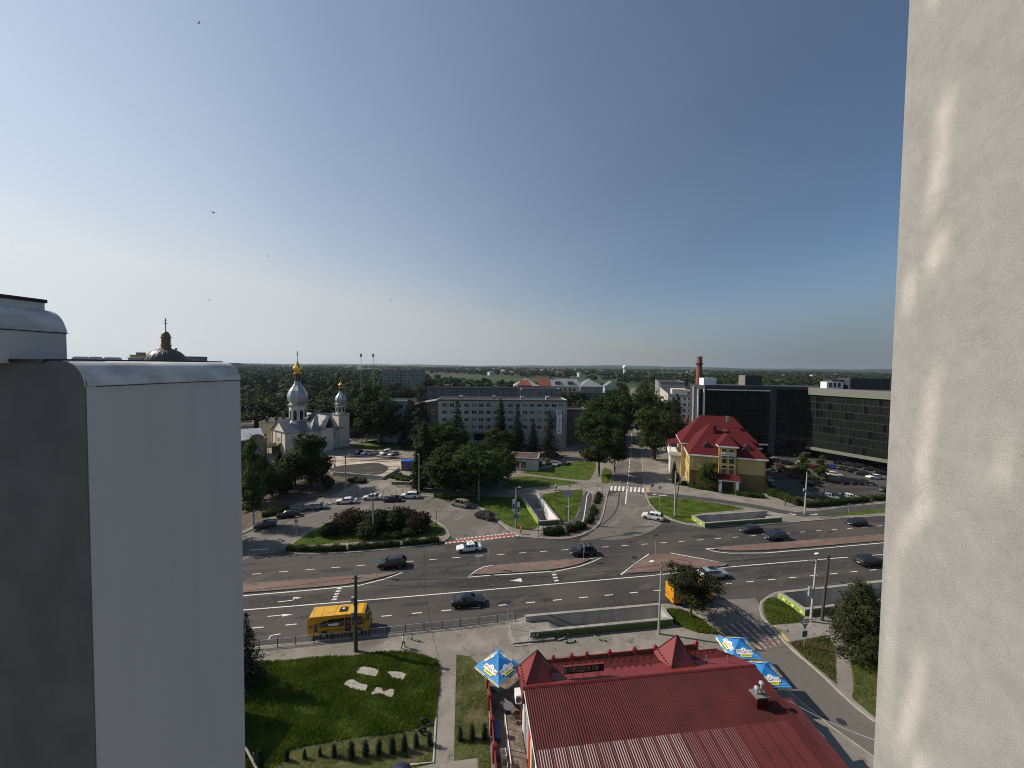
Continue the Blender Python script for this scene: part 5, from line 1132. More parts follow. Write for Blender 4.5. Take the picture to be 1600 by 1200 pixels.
# walls
def side_prism(x0, x1, P, mk, nm):
    mb = MB(); n = len(P); mb.add([(x0,y,z) for y,z in P]+[(x1,y,z) for y,z in P], [list(range(n)), list(range(2*n-1,n-1,-1))]+[[i,n+i,n+(i+1)%n,(i+1)%n] for i in range(n)]); return mb.build(nm, M[mk], SH)
side_prism(.35, SL-.35, [(-11,0),(3.0,0),(3.0,3.85),(0,4.6),(-11,zr(-11)-.2)], 'shop_wall', 'wall')
side_prism(SL-.349, SL+.6, [(-11,0),(-3.5,0),(-3.5,4.1),(-11,zr(-11)-.2)], 'shop_wall', 'wall')
mb = MB(); mb.slab([(-.02,-11.4,zr(-11.4)-.02),(.4,-11.4,zr(-11.4)-.02),(.4,-.1,4.93),(-.02,-.1,4.93)], .2); mb.build('soffit', M['white'], SH)
rs = random.Random(3)
for k, (y, mk, zt) in enumerate(((2.1,'red_tile',3.0),(1.2,'white',3.4),(.2,'galv',3.2),(-.5,'galv',3.3),(-1.2,'galv',3.3),(-2.2,'sign_red',3.2),(-3.1,'cream',3.4),(-4.1,'glass_mid',3.3),(-5.0,'white',3.6),(-6.0,'sign_red',3.7))):
    mb = MB(); mb.box(.05+.12*rs.random(),.345,y-.62,y,.1,min(zt,zr(y-.62)-.4)); mb.build('wall_panel', M[mk], SH)
mb = MB(); mb.box(-.55,.0,1.1,2.0,2.6,3.4); a_c = mb.build('air_conditioner', M['white'], SH); mb = MB(); mb.lathe([(.26,0),(.26,.02)], 12, (0,0,0)); q = mb.build('fan', M['steel_dark'], a_c); q.location = (-.28,1.085,3.0); q.rotation_euler = (PI/2,0,0)
# rooftop chimney with two flues
mb = MB(); mb.box(19.95,20.95,-3.8,-3.0,4.2,5.3); mb.build('chimney', M['roof_red'], SH); mb = MB(); mb.box(19.85,21.05,-3.9,-2.9,5.3,5.42); mb.build('chimney_cap', M['band_grey'], SH)
for x, z in ((20.2,5.9),(20.65,6.3)): mb = MB(); mb.lathe([(.1,5.4),(.1,z)], 10, (x,-3.4,0)); mb.lathe([(.24,z),(.18,z+.12),(.02,z+.2)], 10, (x,-3.4,0)); mb.build('flue', M['galv'], SH)
mb = MB(); mb.tube([(18.55,1.2,4.7),(18.55,1.2,5.5)], .06, n=6); mb.build('vent_pipe', M['band_grey'], SH)
mb = MB(); mb.tube([(20.6,.9,4.7),(20.6,.9,5.5)], .06, n=6); mb.build('vent_pipe', M['band_grey'], SH)
# sign on the roof
M['sign_dark'] = mat('dark_sign_board', (0.025,0.006,0.006), 0.7); M['sign_gold'] = mat('faded_gold_letters', (0.50,0.36,0.18), 0.6)
sg = thing('roof_sign', 'dark sign board with gold letters ПРОДУКТИ standing on the red roof', 'sign', SH.matrix_basis @ Vector((3.85,.85,0)), rad(7.56))
mb = MB(); mb.box(0,3.95,-.05,.05,5.25,5.95); mb.build('board', M['sign_dark'], sg); mb = MB(); mb.box(0,.36,-.07,-.052,5.38,5.93); mb.build('end_plate', M['band_grey'], sg)
mb = MB(); mb.box(-.03,3.98,-.09,.09,5.95,6.0); mb.build('top_rail', M['roof_red_smooth'], sg)
for i, c_ in enumerate('ПРОДУКТИ'): text(c_, .62, M['sign_gold'], sg, (.72+.355*i, -.062, 5.6), extrude=.008, sx=.8)
for x in (.75,.95,2.0,3.3,3.5): mb = MB(); mb.tube([(x,0,4.74),(x,0,5.26)], .03, n=5); mb.build('leg', M['roof_red'], sg)
mb = MB(); mb.tube([(.95,-.5,4.83),(3.5,-.5,4.83)], .03, n=5); mb.build('base_bar', M['roof_red'], sg)

# fences round the shop yard
def shopw(x, y, z=0.0): return SH.matrix_basis @ Vector((x, y, z))
fence_mat = M['post_red'] = mat('red_fence_paint', (0.22,0.022,0.022), 0.55); M['fence_panel'] = mat('dark_red_panel', (0.07,0.028,0.024), 0.7)
def yard_fence(pts, label):
    t = thing('yard_fence', label, 'fence', (*shopw(*pts[0])[:2], .1), rad(7.56)); o = Vector((*pts[0],0))
    for i, p in enumerate(pts):
        q = Vector((*p,0))-o; mb = MB(); mb.box(q.x-.17,q.x+.17,q.y-.17,q.y+.17,0,1.5); po = mb.build('post', M['post_red'], t); mb = MB(); mb.lathe([(.3,1.5),(.3,1.56),(.02,1.78)], 4, (q.x,q.y,0), a0=PI/4); mb.build('post_cap', M['post_red'], po)
        if i:
            r_ = Vector((*pts[i-1],0))-o; d = q-r_; an = math.atan2(d.y,d.x); c = (q+r_)/2; mb = MB(); mb.obox((c.x,c.y,1.22), an, d.length-.36, .1, .14); mb.build('rail', M['post_red'], t)
            mb = MB(); mb.obox((c.x,c.y,.62), an, d.length-.36, .04, 1.05); mb.build('panel', M['fence_panel'], t)
yard_fence([(2.2,7.6),(4.6,7.65),(6.7,7.7),(8.5,7.75),(11.2,7.8),(14.2,7.85),(16.8,7.9),(19.4,7.95),(22,8.0)], 'dark red fence with square posts behind the shop')
yard_fence([(-2.75,6.2),(-2.75,3.6),(-2.75,1.0),(-2.75,-1.5),(-2.75,-4.0),(-2.75,-6.5)], 'dark red fence with square posts left of the shop yard')
yard_fence([(24.8,-5.0),(25.4,-7.4),(25.8,-10)], 'dark red fence with square posts right of the shop')
M['yard'] = layered('yard_blocks', (0.16,0.125,0.10), [((0.22,0.18,0.15),1.6,0.5,0.6,1,0), ((0.11,0.075,0.06),1.1,0.5,0.62,1,0), ((0.2,0.16,0.13),4,0.55,0.65,1,0)], 0.9, 0.3, 20)
sheet('yard', [tuple(shopw(*p)[:2]) for p in ((-2.7,7.5),(23.5,8.0),(24.5,-14),(-2.7,-14))], 0.135, M['yard'])

# ------------------------------------------------------------------ square parasols
M['canopy'] = bpy.data.materials.new('printed_blue_canopy'); M['canopy'].use_nodes = True
t = M['canopy'].node_tree; b = t.nodes['Principled BSDF']; b.inputs['Roughness'].default_value = .7
tc_ = t.nodes.new('ShaderNodeTexCoord'); wv = t.nodes.new('ShaderNodeTexWave'); wv.wave_type = 'BANDS'; wv.bands_direction = 'Z'; wv.inputs['Scale'].default_value = 5.5; wv.inputs['Distortion'].default_value = 2.2; wv.inputs['Detail'].default_value = 2
t.links.new(tc_.outputs['Object'], wv.inputs['Vector'])
r_ = t.nodes.new('ShaderNodeMapRange'); r_.inputs[1].default_value = .55; r_.inputs[2].default_value = .8; t.links.new(wv.outputs['Fac'], r_.inputs[0])
sp = t.nodes.new('ShaderNodeSeparateXYZ'); t.links.new(tc_.outputs['Object'], sp.inputs[0]); r2 = t.nodes.new('ShaderNodeMapRange'); r2.inputs[1].default_value = 3.0; r2.inputs[2].default_value = 2.75; t.links.new(sp.outputs[2], r2.inputs[0])
ml = t.nodes.new('ShaderNodeMath'); ml.operation = 'MULTIPLY'; t.links.new(r_.outputs[0], ml.inputs[0]); t.links.new(r2.outputs[0], ml.inputs[1])
mx = t.nodes.new('ShaderNodeMix'); mx.data_type = 'RGBA'; t.links.new(ml.outputs[0], mx.inputs[0]); mx.inputs[6].default_value = (0.012,0.17,0.47,1); mx.inputs[7].default_value = (0.10,0.36,0.62,1); t.links.new(mx.outputs[2], b.inputs['Base Color'])
M['plate_white'] = mat('print_white', (0.78,0.77,0.76), .7); M['plate_yellow'] = mat('print_yellow', (0.75,0.62,0.06), .7); M['print_black'] = mat('print_black', (0.02,0.02,0.02), .7)
def parasol(c, rz, side, label):
    t = thing('parasol', label, 'parasol', (c[0], c[1], .13), rz, 'square blue printed parasols by the shop')
    h = side/2; ze, za = 2.5, 3.42
    mb = MB(); mb.tube([(0,0,0),(0,0,za)], .035, n=8); mb.build('pole', M['galv'], t)
    mb = MB(); mb.box(-.35,.35,-.35,.35,0,.1); mb.build('base', M['concrete'], t)
    C4 = [(-h,-h),(h,-h),(h,h),(-h,h)]
    for k in range(4):
        a, b_ = C4[k], C4[(k+1)%4]; mb = MB(); A_, B_, T_ = Vector((*a,ze)), Vector((*b_,ze)), Vector((0,0,za))
        mid = (A_+B_)/2; mid2 = mid.lerp(T_,.5)-Vector((0,0,.05))
        a2, b2 = A_.lerp(T_,.5), B_.lerp(T_,.5)
        mb.add([A_,B_,b2,a2,T_,mid2], [(0,1,5),(1,2,5),(0,5,3),(3,5,4),(5,2,4)]); f = mb.build('canopy', M['canopy'], t)
        mb = MB(); mb.face([A_-Vector((0,0,.26)), B_-Vector((0,0,.26)), B_, A_]); v = mb.build('valance', M['plate_white'], t)
        ux = (B_-A_).normalized(); nn = ux.cross(T_-mid).normalized(); uy = nn.cross(ux)
        for q in (-.9,0,.9):
            mb = MB(); out_ = Vector((ux.y,-ux.x,0))*.012; P0 = mid+ux*q-Vector((0,0,.13))+out_; mb.face([P0+ux*s*.3+Vector((0,0,w_*.06)) for s, w_ in ((-1,-1),(1,-1),(1,1),(-1,1))]); mb.build('valance_print', M['plate_yellow' if q else 'print_black'], v)
        o0 = mid.lerp(T_,.30) + nn*.03
        def plate(P2, mk, d, nm, par):
            P2 = [(p[0]*1.1, p[1]*1.2) for p in P2]
            mb = MB(); mb.face([o0 + ux*p[0] + uy*p[1] + nn*d for p in P2]); return mb.build(nm, M[mk], par)
        pl = plate([(-.78,-.12),(.78,-.12),(.84,0),(.78,.24),(.3,.26),(.12,.42),(-.12,.42),(-.3,.26),(-.78,.24),(-.84,0)], 'plate_white', 0, 'printed_plate', f)
        plate([(-.5,-.34),(.5,-.34),(.55,-.13),(-.55,-.13)], 'plate_yellow', .004, 'printed_strip', f)
        mt = Matrix((( *ux.to_tuple(),0),( *uy.to_tuple(),0),( *nn.to_tuple(),0),(0,0,0,1))).transposed()
        tx = text('ХРЕЩАТИК', .37, M['print_black'], f, (0,0,0), sx=1.0); tx.matrix_local = Matrix.Translation(o0+uy*.07+nn*.008) @ mt
        mb = MB(); mb.face([o0+uy*.33+ux*(.05*math.cos(a6*PI/3))+uy*(.06*math.sin(a6*PI/3))+nn*.008 for a6 in range(6)]); mb.build('emblem', M['print_black'], f)
        mb = MB()
        for i in range(7): mb = MB(); x = -.36+.12*i; mb.face([o0+ux*(x+dx)+uy*(-.24+dy)+nn*.009 for dx, dy in ((-.04,-.05),(.04,-.05),(.04,.05-.02*(i%2)),(-.04,.05))]); mb.build('printed_stroke', M['print_black'], f)
    return t
parasol((-1.05,39.35), rad(47), 3.5, 'blue parasol with white name plates at the left corner of the shop')
parasol((25.85,42.45), rad(-1.5), 3.4, 'farther blue parasol behind the right end of the red roof')
parasol((26.3,38.75), rad(-1), 3.4, 'nearer blue parasol half hidden by the right edge of the red roof')

# yard furniture left of the shop
M['table_grey'] = mat('grey_table_top', (0.12,0.13,0.14), .5)
def cafe_table(x, y, label):
    p = shopw(x, y); t = thing('cafe_table', label, 'table', (p.x, p.y, .135), 0, 'round tables in the shop yard'); mb = MB(); mb.lathe([(.5,.7),(.5,.74)], 18); mb.build('table_top', M['table_grey'], t); mb = MB(); mb.lathe([(.25,0),(.22,.04),(.04,.06),(.04,.7)], 10); mb.build('leg', M['steel_dark'], t)
cafe_table(-1.0, 2.9, 'round grey table nearest the yard fence under the parasol'); cafe_table(.0, 3.8, 'round dark table between the parasol and the shop corner'); cafe_table(.35, 3.2, 'round grey table beside the air conditioner')
def stool(x, y, label):
    p = shopw(x, y); t = thing('stool', label, 'stool', (p.x,p.y,.135), rs.random(), 'stools by the yard tables'); mb = MB(); mb.box(-.2,.2,-.2,.2,.42,.47); mb.build('seat', M['wood_dark'], t)
    for a in (-1,1):
        for c in (-1,1): mb = MB(); mb.tube([(.17*a,.17*c,0),(.14*a,.14*c,.42)], .02, n=5); mb.build('leg', M['galv'], t)
stool(-.7,1.9,'dark stool on the bright paving below the parasol'); stool(-1.5,3.6,'dark stool between fence and table'); stool(.3,2.2,'dark stool in the parasol shadow by the shop wall')
bt = thing('bench', 'dark blue bench along the yard fence', 'bench', (*shopw(-2.3,.9)[:2],.135), rad(7.56)); mb = MB(); mb.box(-.25,.25,-.9,.9,.42,.48); mb.build('seat', M['sign_blue'], bt); mb = MB(); mb.box(-.3,-.24,-.9,.9,.5,.95); mb.build('backrest', M['sign_blue'], bt)
for y in (-.8,.8): mb = MB(); mb.box(-.22,.22,y-.04,y+.04,0,.42); mb.build('leg', M['steel_dark'], bt)
tr = thing('trellis', 'white painted trellis frames leaning along the yard', 'trellis', (*shopw(-1.55,-.2)[:2],.135), rad(7.56))
for k, y in enumerate((1.6,-.9,-3.3)):
    mb = MB(); mb.box(.0,.06,y-2.0,y,1.3,1.36); fr = mb.build('rail', M['white'], tr)
    for q in (0,-2.0): mb = MB(); mb.box(.0,.06,y+q-.03,y+q+.03,0,1.36); mb.build('post', M['white'], tr)
    for q in range(9): mb = MB(); mb.box(.01,.05,y-.2*q-.02,y-.2*q+.02,.95,1.3); mb.build('baluster', M['white'], fr)
for k,(x,y,mk,lb) in enumerate(((-1.95,-1.3,'white','white crate topmost along the yard fence'),(-1.95,-2.2,'cream','cream crate between two white crates by the yard fence'),(-1.9,-3.1,'white','white crate lowest along the yard fence'),(-2.0,-4.6,'sign_red','red crate by the yard fence at the bottom'),(-1.9,-5.3,'blue_fascia','blue crate beside the red crate at the bottom'))):
    p = shopw(x,y); mb = MB(); mb.box(-.25,.25,-.35,.35,0,.06); mb.box(-.25,-.21,-.35,.35,.06,.5); mb.box(.21,.25,-.35,.35,.06,.5); mb.box(-.21,.21,-.35,-.31,.06,.5); mb.box(-.21,.21,.31,.35,.06,.5); o = mb.build('crate', M[mk], loc=(p.x,p.y,.135)); o.rotation_euler = (0,0,rad(7.56)); tag(o, lb, 'crate', 'crates in the shop yard')
# things on the right of the shop
for x,y,sx,sy,h,mk,nm,lb,ct in ((25.9,-3.6,1.2,.8,1.3,'white','freezer','white chest freezer in the shade right of the shop','freezer'),(25.2,-2.2,1.6,.6,1.2,'rust','shelf','rusty brown shelf unit in the shade behind the white freezer','shelf')):
    p = shopw(x,y); t = thing(nm, lb, ct, (p.x,p.y,.13), rad(7.56)); mb = MB(); mb.box(-sx/2,sx/2,-sy/2,sy/2,.06,h*.85); mb.build('body', M[mk], t); mb = MB(); mb.box(-sx/2-.02,sx/2+.02,-sy/2-.02,sy/2+.02,h*.85,h*.92); mb.build('lid', M[mk], t)
# ------------------------------------------------------------------ vehicles
def paint(name, col, rough=.3, metal=.0): 
    m_ = mat(name, col, rough, metal); b = m_.node_tree.nodes['Principled BSDF']; b.inputs['Coat Weight'].default_value = .6; b.inputs['Coat Roughness'].default_value = .06; return m_
PAINT = {'black': paint('black_car_paint', (0.010,0.010,0.012)), 'white': paint('white_car_paint', (0.72,0.72,0.71)), 'silver': paint('silver_car_paint', (0.36,0.37,0.38), .35, .5), 'dark': paint('dark_grey_car_paint', (0.035,0.037,0.042), .3, .2),
    'navy': paint('navy_car_paint', (0.010,0.014,0.035)), 'red': paint('red_car_paint', (0.25,0.02,0.02)), 'blue': paint('blue_car_paint', (0.02,0.06,0.30)), 'beige': paint('grey_beige_car_paint', (0.30,0.27,0.23), .35, .3), 'paleblue': paint('pale_silver_blue_paint', (0.42,0.46,0.50), .35, .4), 'brown': paint('brown_car_paint', (0.10,0.05,0.03))}
M['car_glass'] = mat('car_glass', (0.008,0.009,0.011), .04, spec=.9); M['tyre'] = mat('tyre_rubber', (0.012,0.012,0.012), .8); M['rim'] = mat('alloy_rim', (0.35,0.35,0.36), .35, .6); M['trim'] = mat('black_trim', (0.012,0.012,0.012), .6)
M['headlamp'] = mat('headlamp_glass', (0.75,0.75,0.76), .12); M['tail_lamp'] = mat('tail_lamp_glass', (0.28,0.01,0.01), .15); M['number_plate'] = mat('number_plate', (0.7,0.7,0.66), .5)
def roof_line(k, x):
    """heights of hood, cabin and boot along the length; x from front 0 to rear 1"""
    P = k['prof']
    for (a, za), (b, zb) in zip(P, P[1:]):
        if a <= x <= b: return za + (zb-za)*(x-a)/(b-a)
    return P[-1][1]
KINDS = {
 'sedan': dict(L=4.65,W=1.80,r=.32,belt=.92,wb=(.165,.775),prof=[(0,.62),(.03,.74),(.10,.80),(.27,.93),(.40,1.36),(.46,1.43),(.62,1.45),(.70,1.40),(.86,1.02),(.97,.99),(1,.80)],gl=(.28,.40,.70,.855)),
 'coupe': dict(L=4.85,W=1.86,r=.34,belt=.93,wb=(.165,.785),prof=[(0,.60),(.03,.74),(.10,.82),(.29,.94),(.42,1.34),(.50,1.41),(.62,1.41),(.74,1.32),(.93,1.03),(.98,.98),(1,.82)],gl=(.30,.42,.74,.92)),
 'suv':   dict(L=4.60,W=1.87,r=.37,belt=1.06,wb=(.17,.78),prof=[(0,.75),(.03,.92),(.10,.99),(.25,1.08),(.36,1.56),(.44,1.67),(.70,1.68),(.88,1.60),(.97,1.12),(.995,1.02),(1,.9)],gl=(.26,.37,.86,.965)),
 'hatch': dict(L=4.05,W=1.74,r=.31,belt=.94,wb=(.17,.79),prof=[(0,.66),(.03,.78),(.10,.84),(.25,.96),(.39,1.40),(.48,1.49),(.70,1.48),(.88,1.38),(.97,1.00),(.99,.95),(1,.8)],gl=(.26,.39,.86,.965)),
 'estate':dict(L=4.75,W=1.82,r=.33,belt=.95,wb=(.165,.775),prof=[(0,.64),(.03,.77),(.10,.83),(.27,.95),(.39,1.40),(.46,1.47),(.72,1.47),(.88,1.40),(.975,1.02),(.99,.96),(1,.82)],gl=(.28,.39,.875,.97)),
 'van':   dict(L=4.60,W=1.86,r=.33,belt=1.08,wb=(.16,.80),prof=[(0,.72),(.03,.95),(.12,1.06),(.20,1.14),(.33,1.72),(.40,1.84),(.75,1.86),(.94,1.82),(.98,1.15),(.995,1.05),(1,.8)],gl=(.21,.33,.935,.975)),
}
def car_data(kind, pcol, solid_rear=False):
    k = KINDS[kind]; L, W, zb = k['L'], k['W']/2, .24; g0, g1, g2, g3 = k['gl']; belt = k['belt']
    xs = sorted({0,.012,.03,.06,.10,.18,g0,(g0+g1)/2,g1,g1+.012,(g1+g2)/2-.012,(g1+g2)/2+.012,g1+(g2-g1)*.8,g1+(g2-g1)*.83,g2-.015,g2,(g2+g3)/2,g3,.94 if g3 < .93 else (g3+1)/2,.985,1})
    def half(x): return W*(1 - .16*max(0,(.10-x)/.10)**2 - .10*max(0,(x-.92)/.08)**2 - .02*abs(x-.5))
    rings = []
    for x in xs:
        h = half(x); zt = roof_line(k, x); zbl = min(belt + .03*(x-.3), zt-.012); cab = max(0.0, zt - belt - .02)
        inset_ = h*(.05 + .17*min(1, cab/.45)); zr_ = zt - (.05 if cab > .05 else .02)
        if cab <= .0: inset_ = h*.10
        low = zb + .10*max(0,(.06-x)/.06) + .12*max(0,(x-.95)/.05)
        rings.append([(h*.90,low),(h,low+.12),(h*1.0,zbl*.70),(h*.975,zbl),(h-inset_,zr_ if cab > .02 else zt-.015),(h*.55,zt),(0,zt+.012)])
    X = lambda x: L*(.5 - x)          # front towards +x
    vs = []; n = 7; N = 2*n-1
    for x, r in zip(xs, rings):
        full = [(y, z) for y, z in r] + [(-y, z) for y, z in r[:-1][::-1]]
        vs += [(X(x), y, z) for y, z in full]
    body = MB(); glass = MB(); bf = []; gf = []
    for i in range(len(xs)-1):
        xm = (xs[i]+xs[i+1])/2; w_ = xs[i+1]-xs[i]
        for j in range(N):
            q = (i*N+j, i*N+(j+1)%N, (i+1)*N+(j+1)%N, (i+1)*N+j)
            js = min(j, N-2-j)
            is_g = False
            if js == 3 and g0+.02 < xm < g3-.015 and w_ > .03 and j < N-1: is_g = True
            if js in (4,5) and (g0 < xm < g1 or g2 < xm < g3): is_g = True
            if solid_rear and xm > (g1+g2)/2: is_g = False
            (gf if is_g else bf).append(q)
    bf.append(tuple(range(N))[::-1]); bf.append(tuple((len(xs)-1)*N+j for j in range(N)))
    body.add(vs, bf); used = sorted({i for f in gf for i in f}); mp = {o: i for i, o in enumerate(used)}
    glass.add([vs[i] for i in used], [[mp[i] for i in f] for f in gf])
    return k, L, W, body, glass
def make_car(kind, col, label, loc, rz, group, solid_rear=False, extras=()):
    k, L, W, body, glass = car_data(kind, col, solid_rear); t = thing({'van':'parked_van'}.get(kind,'car') if group != 'vehicles driving on the main road' else 'car', label, 'van' if kind == 'van' else 'car', loc, rz, group)
    P_ = PAINT[col]; body.build('body', P_, t, smooth=38); glass.build('windows', M['car_glass'], t, smooth=38)
    r = k['r']; 
    for x in k['wb']:
        for s in (-1, 1):
            cx, cy = L*(.5-x), s*(W-.10); mb = MB()
            prof = [(r*.62,-.10),(r*.95,-.105),(r,-.08),(r,.08),(r*.95,.105),(r*.62,.10)]
            n = 14; v_ = []; 
            for rr, yy in prof: v_ += [(rr*math.cos(2*PI*j/n), yy, rr*math.sin(2*PI*j/n)) for j in range(n)]
            f_ = [[i*n+j,(i+1)*n+j,(i+1)*n+(j+1)%n,i*n+(j+1)%n] for i in range(5) for j in range(n)]
            mb.add(v_, f_); w_ = mb.build('wheel', M['tyre'], t, loc=(cx,cy,r)); 
            mb = MB(); yo = s*.085; mb.add([(r*.64*math.cos(2*PI*j/n), yo, r*.64*math.sin(2*PI*j/n)) for j in range(n)]+[(0,yo+s*.02,0)], [[j,(j+1)%n,n] for j in range(n)]); mb.build('rim', M['rim'], w_)
            mb = MB(); ya = s*(W+.004); mb.add([(cx+r*1.16*math.cos(PI*j/10), ya*(1 if abs(.5-x) < .36 else .985), r+r*1.16*math.sin(PI*j/10)-.02) for j in range(11)], [list(range(11))]); mb.build('wheel_arch', M['trim'], t)
    zf, zr_ = roof_line(k,.02)-.10, roof_line(k,.985)-.13
    for s in (-1,1):
        mb = MB(); mb.obox((L*.5-.13, s*W*.66, zf), s*-.35, .16, .34, .13); mb.build('headlight', M['headlamp'], t)
        mb = MB(); mb.obox((-L*.5+.07, s*W*.72, zr_), s*.25, .10, .30, .15 if kind not in ('suv','van') else .3); mb.build('tail_light', M['tail_lamp'], t)
        mb = MB(); gx = L*(.5-k['gl'][0]-.055); mb.obox((gx, s*(W+.08), k['belt']+.06), 0, .12, .18, .12); mb.build('door_mirror', P_, t)
    mb = MB(); mb.obox((L*.5-.012,0,.50), 0, .06, W*1.0, .16); mb.build('grille', M['trim'], t)
    for x in (L*.5+.022, -L*.5-.005): mb = MB(); mb.obox((x,0,.44 if x > 0 else .62), 0, .03, .5, .11); mb.build('number_plate', M['number_plate'], t)
    if 'rails' in extras:
        for s in (-1,1): mb = MB(); mb.tube([(L*.08,s*W*.68,1.66),(L*.05,s*W*.68,1.73),(-L*.34,s*W*.68,1.71),(-L*.37,s*W*.68,1.62)], .025, n=5); mb.build('roof_rail', M['galv'], t)
        for x in (.0,-.9): mb = MB(); mb.tube([(x,-W*.68,1.74),(x,W*.68,1.74)], .025, n=5); mb.build('roof_bar', M['galv'], t)
    if 'black_roof' in extras: mb = MB(); mb.slab([(-L*.2,-W*.55,1.5),(L*.06,-W*.55,1.5),(L*.06,W*.55,1.5),(-L*.2,W*.55,1.5)], .025); mb.build('glass_roof', M['car_glass'], t)
    if 'taxi' in extras: mb = MB(); mb.box(-.12,.12,-.28,.28,1.46,1.58); mb.build('roof_sign', M['plate_white'], t); mb = MB(); 
    if 'open_door' in extras: mb = MB(); mb.obox((L*.5-L*k['gl'][1]-.2, W+.42, .72), rad(68), 1.0, .06, .75); mb.build('open_door', P_, t)
    if 'sun_screen' in extras: mb = MB(); mb.slab([(L*.5-L*.30,-W*.6,1.04),(L*.5-L*.30,W*.6,1.04),(L*.5-L*.385,W*.55,1.36),(L*.5-L*.385,-W*.55,1.36)], .02); mb.build('sun_screen', M['plate_white'], t)
    return t
CARS = {}
def car(kind, col, u, v, heading, label, group, z=0.0, extras=(), solid_rear=False):
    """car whose ground shadow centre is seen at u, v; heading in degrees, 0 = to the right"""
    p = ground(u, v, z); key = (kind, col, tuple(extras), solid_rear, group)
    if key in CARS: return dup(CARS[key], (p.x, p.y, z), rad(heading), label, group)
    CARS[key] = make_car(kind, col, label, (p.x, p.y, z), rad(heading), group, solid_rear, extras); return CARS[key]
G1 = 'vehicles driving on the main road'; HR = 10.0
car('suv','black',613,885,HR+180,'black off-roader driving left at the tip of the left brick median',G1)
car('sedan','white',733,860,HR+182,'white saloon with a roof sign driving left by the red cycle crossing',G1,extras=('taxi',))
car('suv','black',911,866,HR+180,'black off-roader with roof rails driving left past the hedge',G1,extras=('rails',))
car('sedan','black',731,944,HR,'black saloon driving right in the near lanes, right of the yellow bus',G1)
car('estate','paleblue',1115,901,HR-1,'silver blue estate with dark glass roof driving right beside the triangular median',G1,extras=('black_roof',))
car('sedan','dark',1172,830.5,HR+180,'grey saloon driving left just ahead of a navy off-roader',G1)
car('suv','navy',1211,842,HR+181,'navy off-roader driving left beside the right brick median',G1)
car('hatch','black',1338,820,HR+180,'small black hatchback driving left at the far right of the road',G1)
car('suv','black',1358,882,HR,'black off-roader driving right, half hidden by the wall pier',G1)
car('suv','white',1020,811,152,'white off-roader turning left into the side street',G1)
G2 = 'cars parked along the slip road'
car('hatch','dark',415,824,202,'dark grey hatchback parked nearest the grey wing on the slip road',G2,z=.01)
car('sedan','black',451,807,204,'black saloon with a white sun screen parked on the slip road',G2,z=.01,extras=('sun_screen',))
car('sedan','silver',494,795,194,'silver saloon with its door open on the slip road',G2,z=.01,extras=('open_door',))
car('coupe','white',541,786,190,'white coupe parked left of the concrete pole on the slip road',G2,z=.01)
car('sedan','white',582,780,186,'white saloon parked behind the concrete pole on the slip road',G2,z=.01)
car('sedan','navy',613,783,186,'navy saloon between two white cars on the slip road',G2,z=.01)
car('suv','white',641,778,184,'white off-roader at the right end of the parked row',G2,z=.01)
car('van','beige',719,791,152,'beige people carrier parked along the lawn kerb',G2,z=.01)
car('suv','dark',757,810,148,'dark off-roader parked along the lawn kerb near the crossing',G2,z=.01)
G3 = 'cars parked behind the lawns'
car('hatch','black',843,727,80,'black hatchback leftmost of the four by the pale kiosk',G3,z=.12); car('hatch','dark',856,725,85,'dark grey hatchback second from the left by the pale kiosk',G3,z=.12); car('sedan','silver',867,727,265,'silver saloon between two dark cars by the pale kiosk',G3,z=.12); car('suv','black',881,725,265,'black off-roader rightmost of the row by the pale kiosk',G3,z=.12)
car('hatch','white',915,711,250,'lone white hatchback by the street trees',G3,z=.12)
G4 = 'cars at the back of the rubble lot'
for kd, cl, u, v, lb in (('hatch','black',561,709.5,'black hatchback leftmost at the back of the rubble lot'),('sedan','white',573,709.5,'white saloon second at the back of the rubble lot'),('sedan','silver',584,710,'silver saloon left of the white van at the back of the rubble lot'),('van','white',602,710,'white panel van at the back of the rubble lot'),('sedan','paleblue',615,711,'pale saloon rightmost at the back of the rubble lot')):
    car(kd, cl, u, v, 245, lb, G4, z=.13, solid_rear=kd == 'van')
for kd, cl, u, v, lb in (('suv','black',557,683,'dark car left of the trees on the road behind the church'),('sedan','dark',608,687.5,'dark saloon right of the trees on the road behind the church')): car(kd, cl, u, v, 186, lb, 'cars on the road behind the church', z=.12)
G5 = 'cars in the office car park'
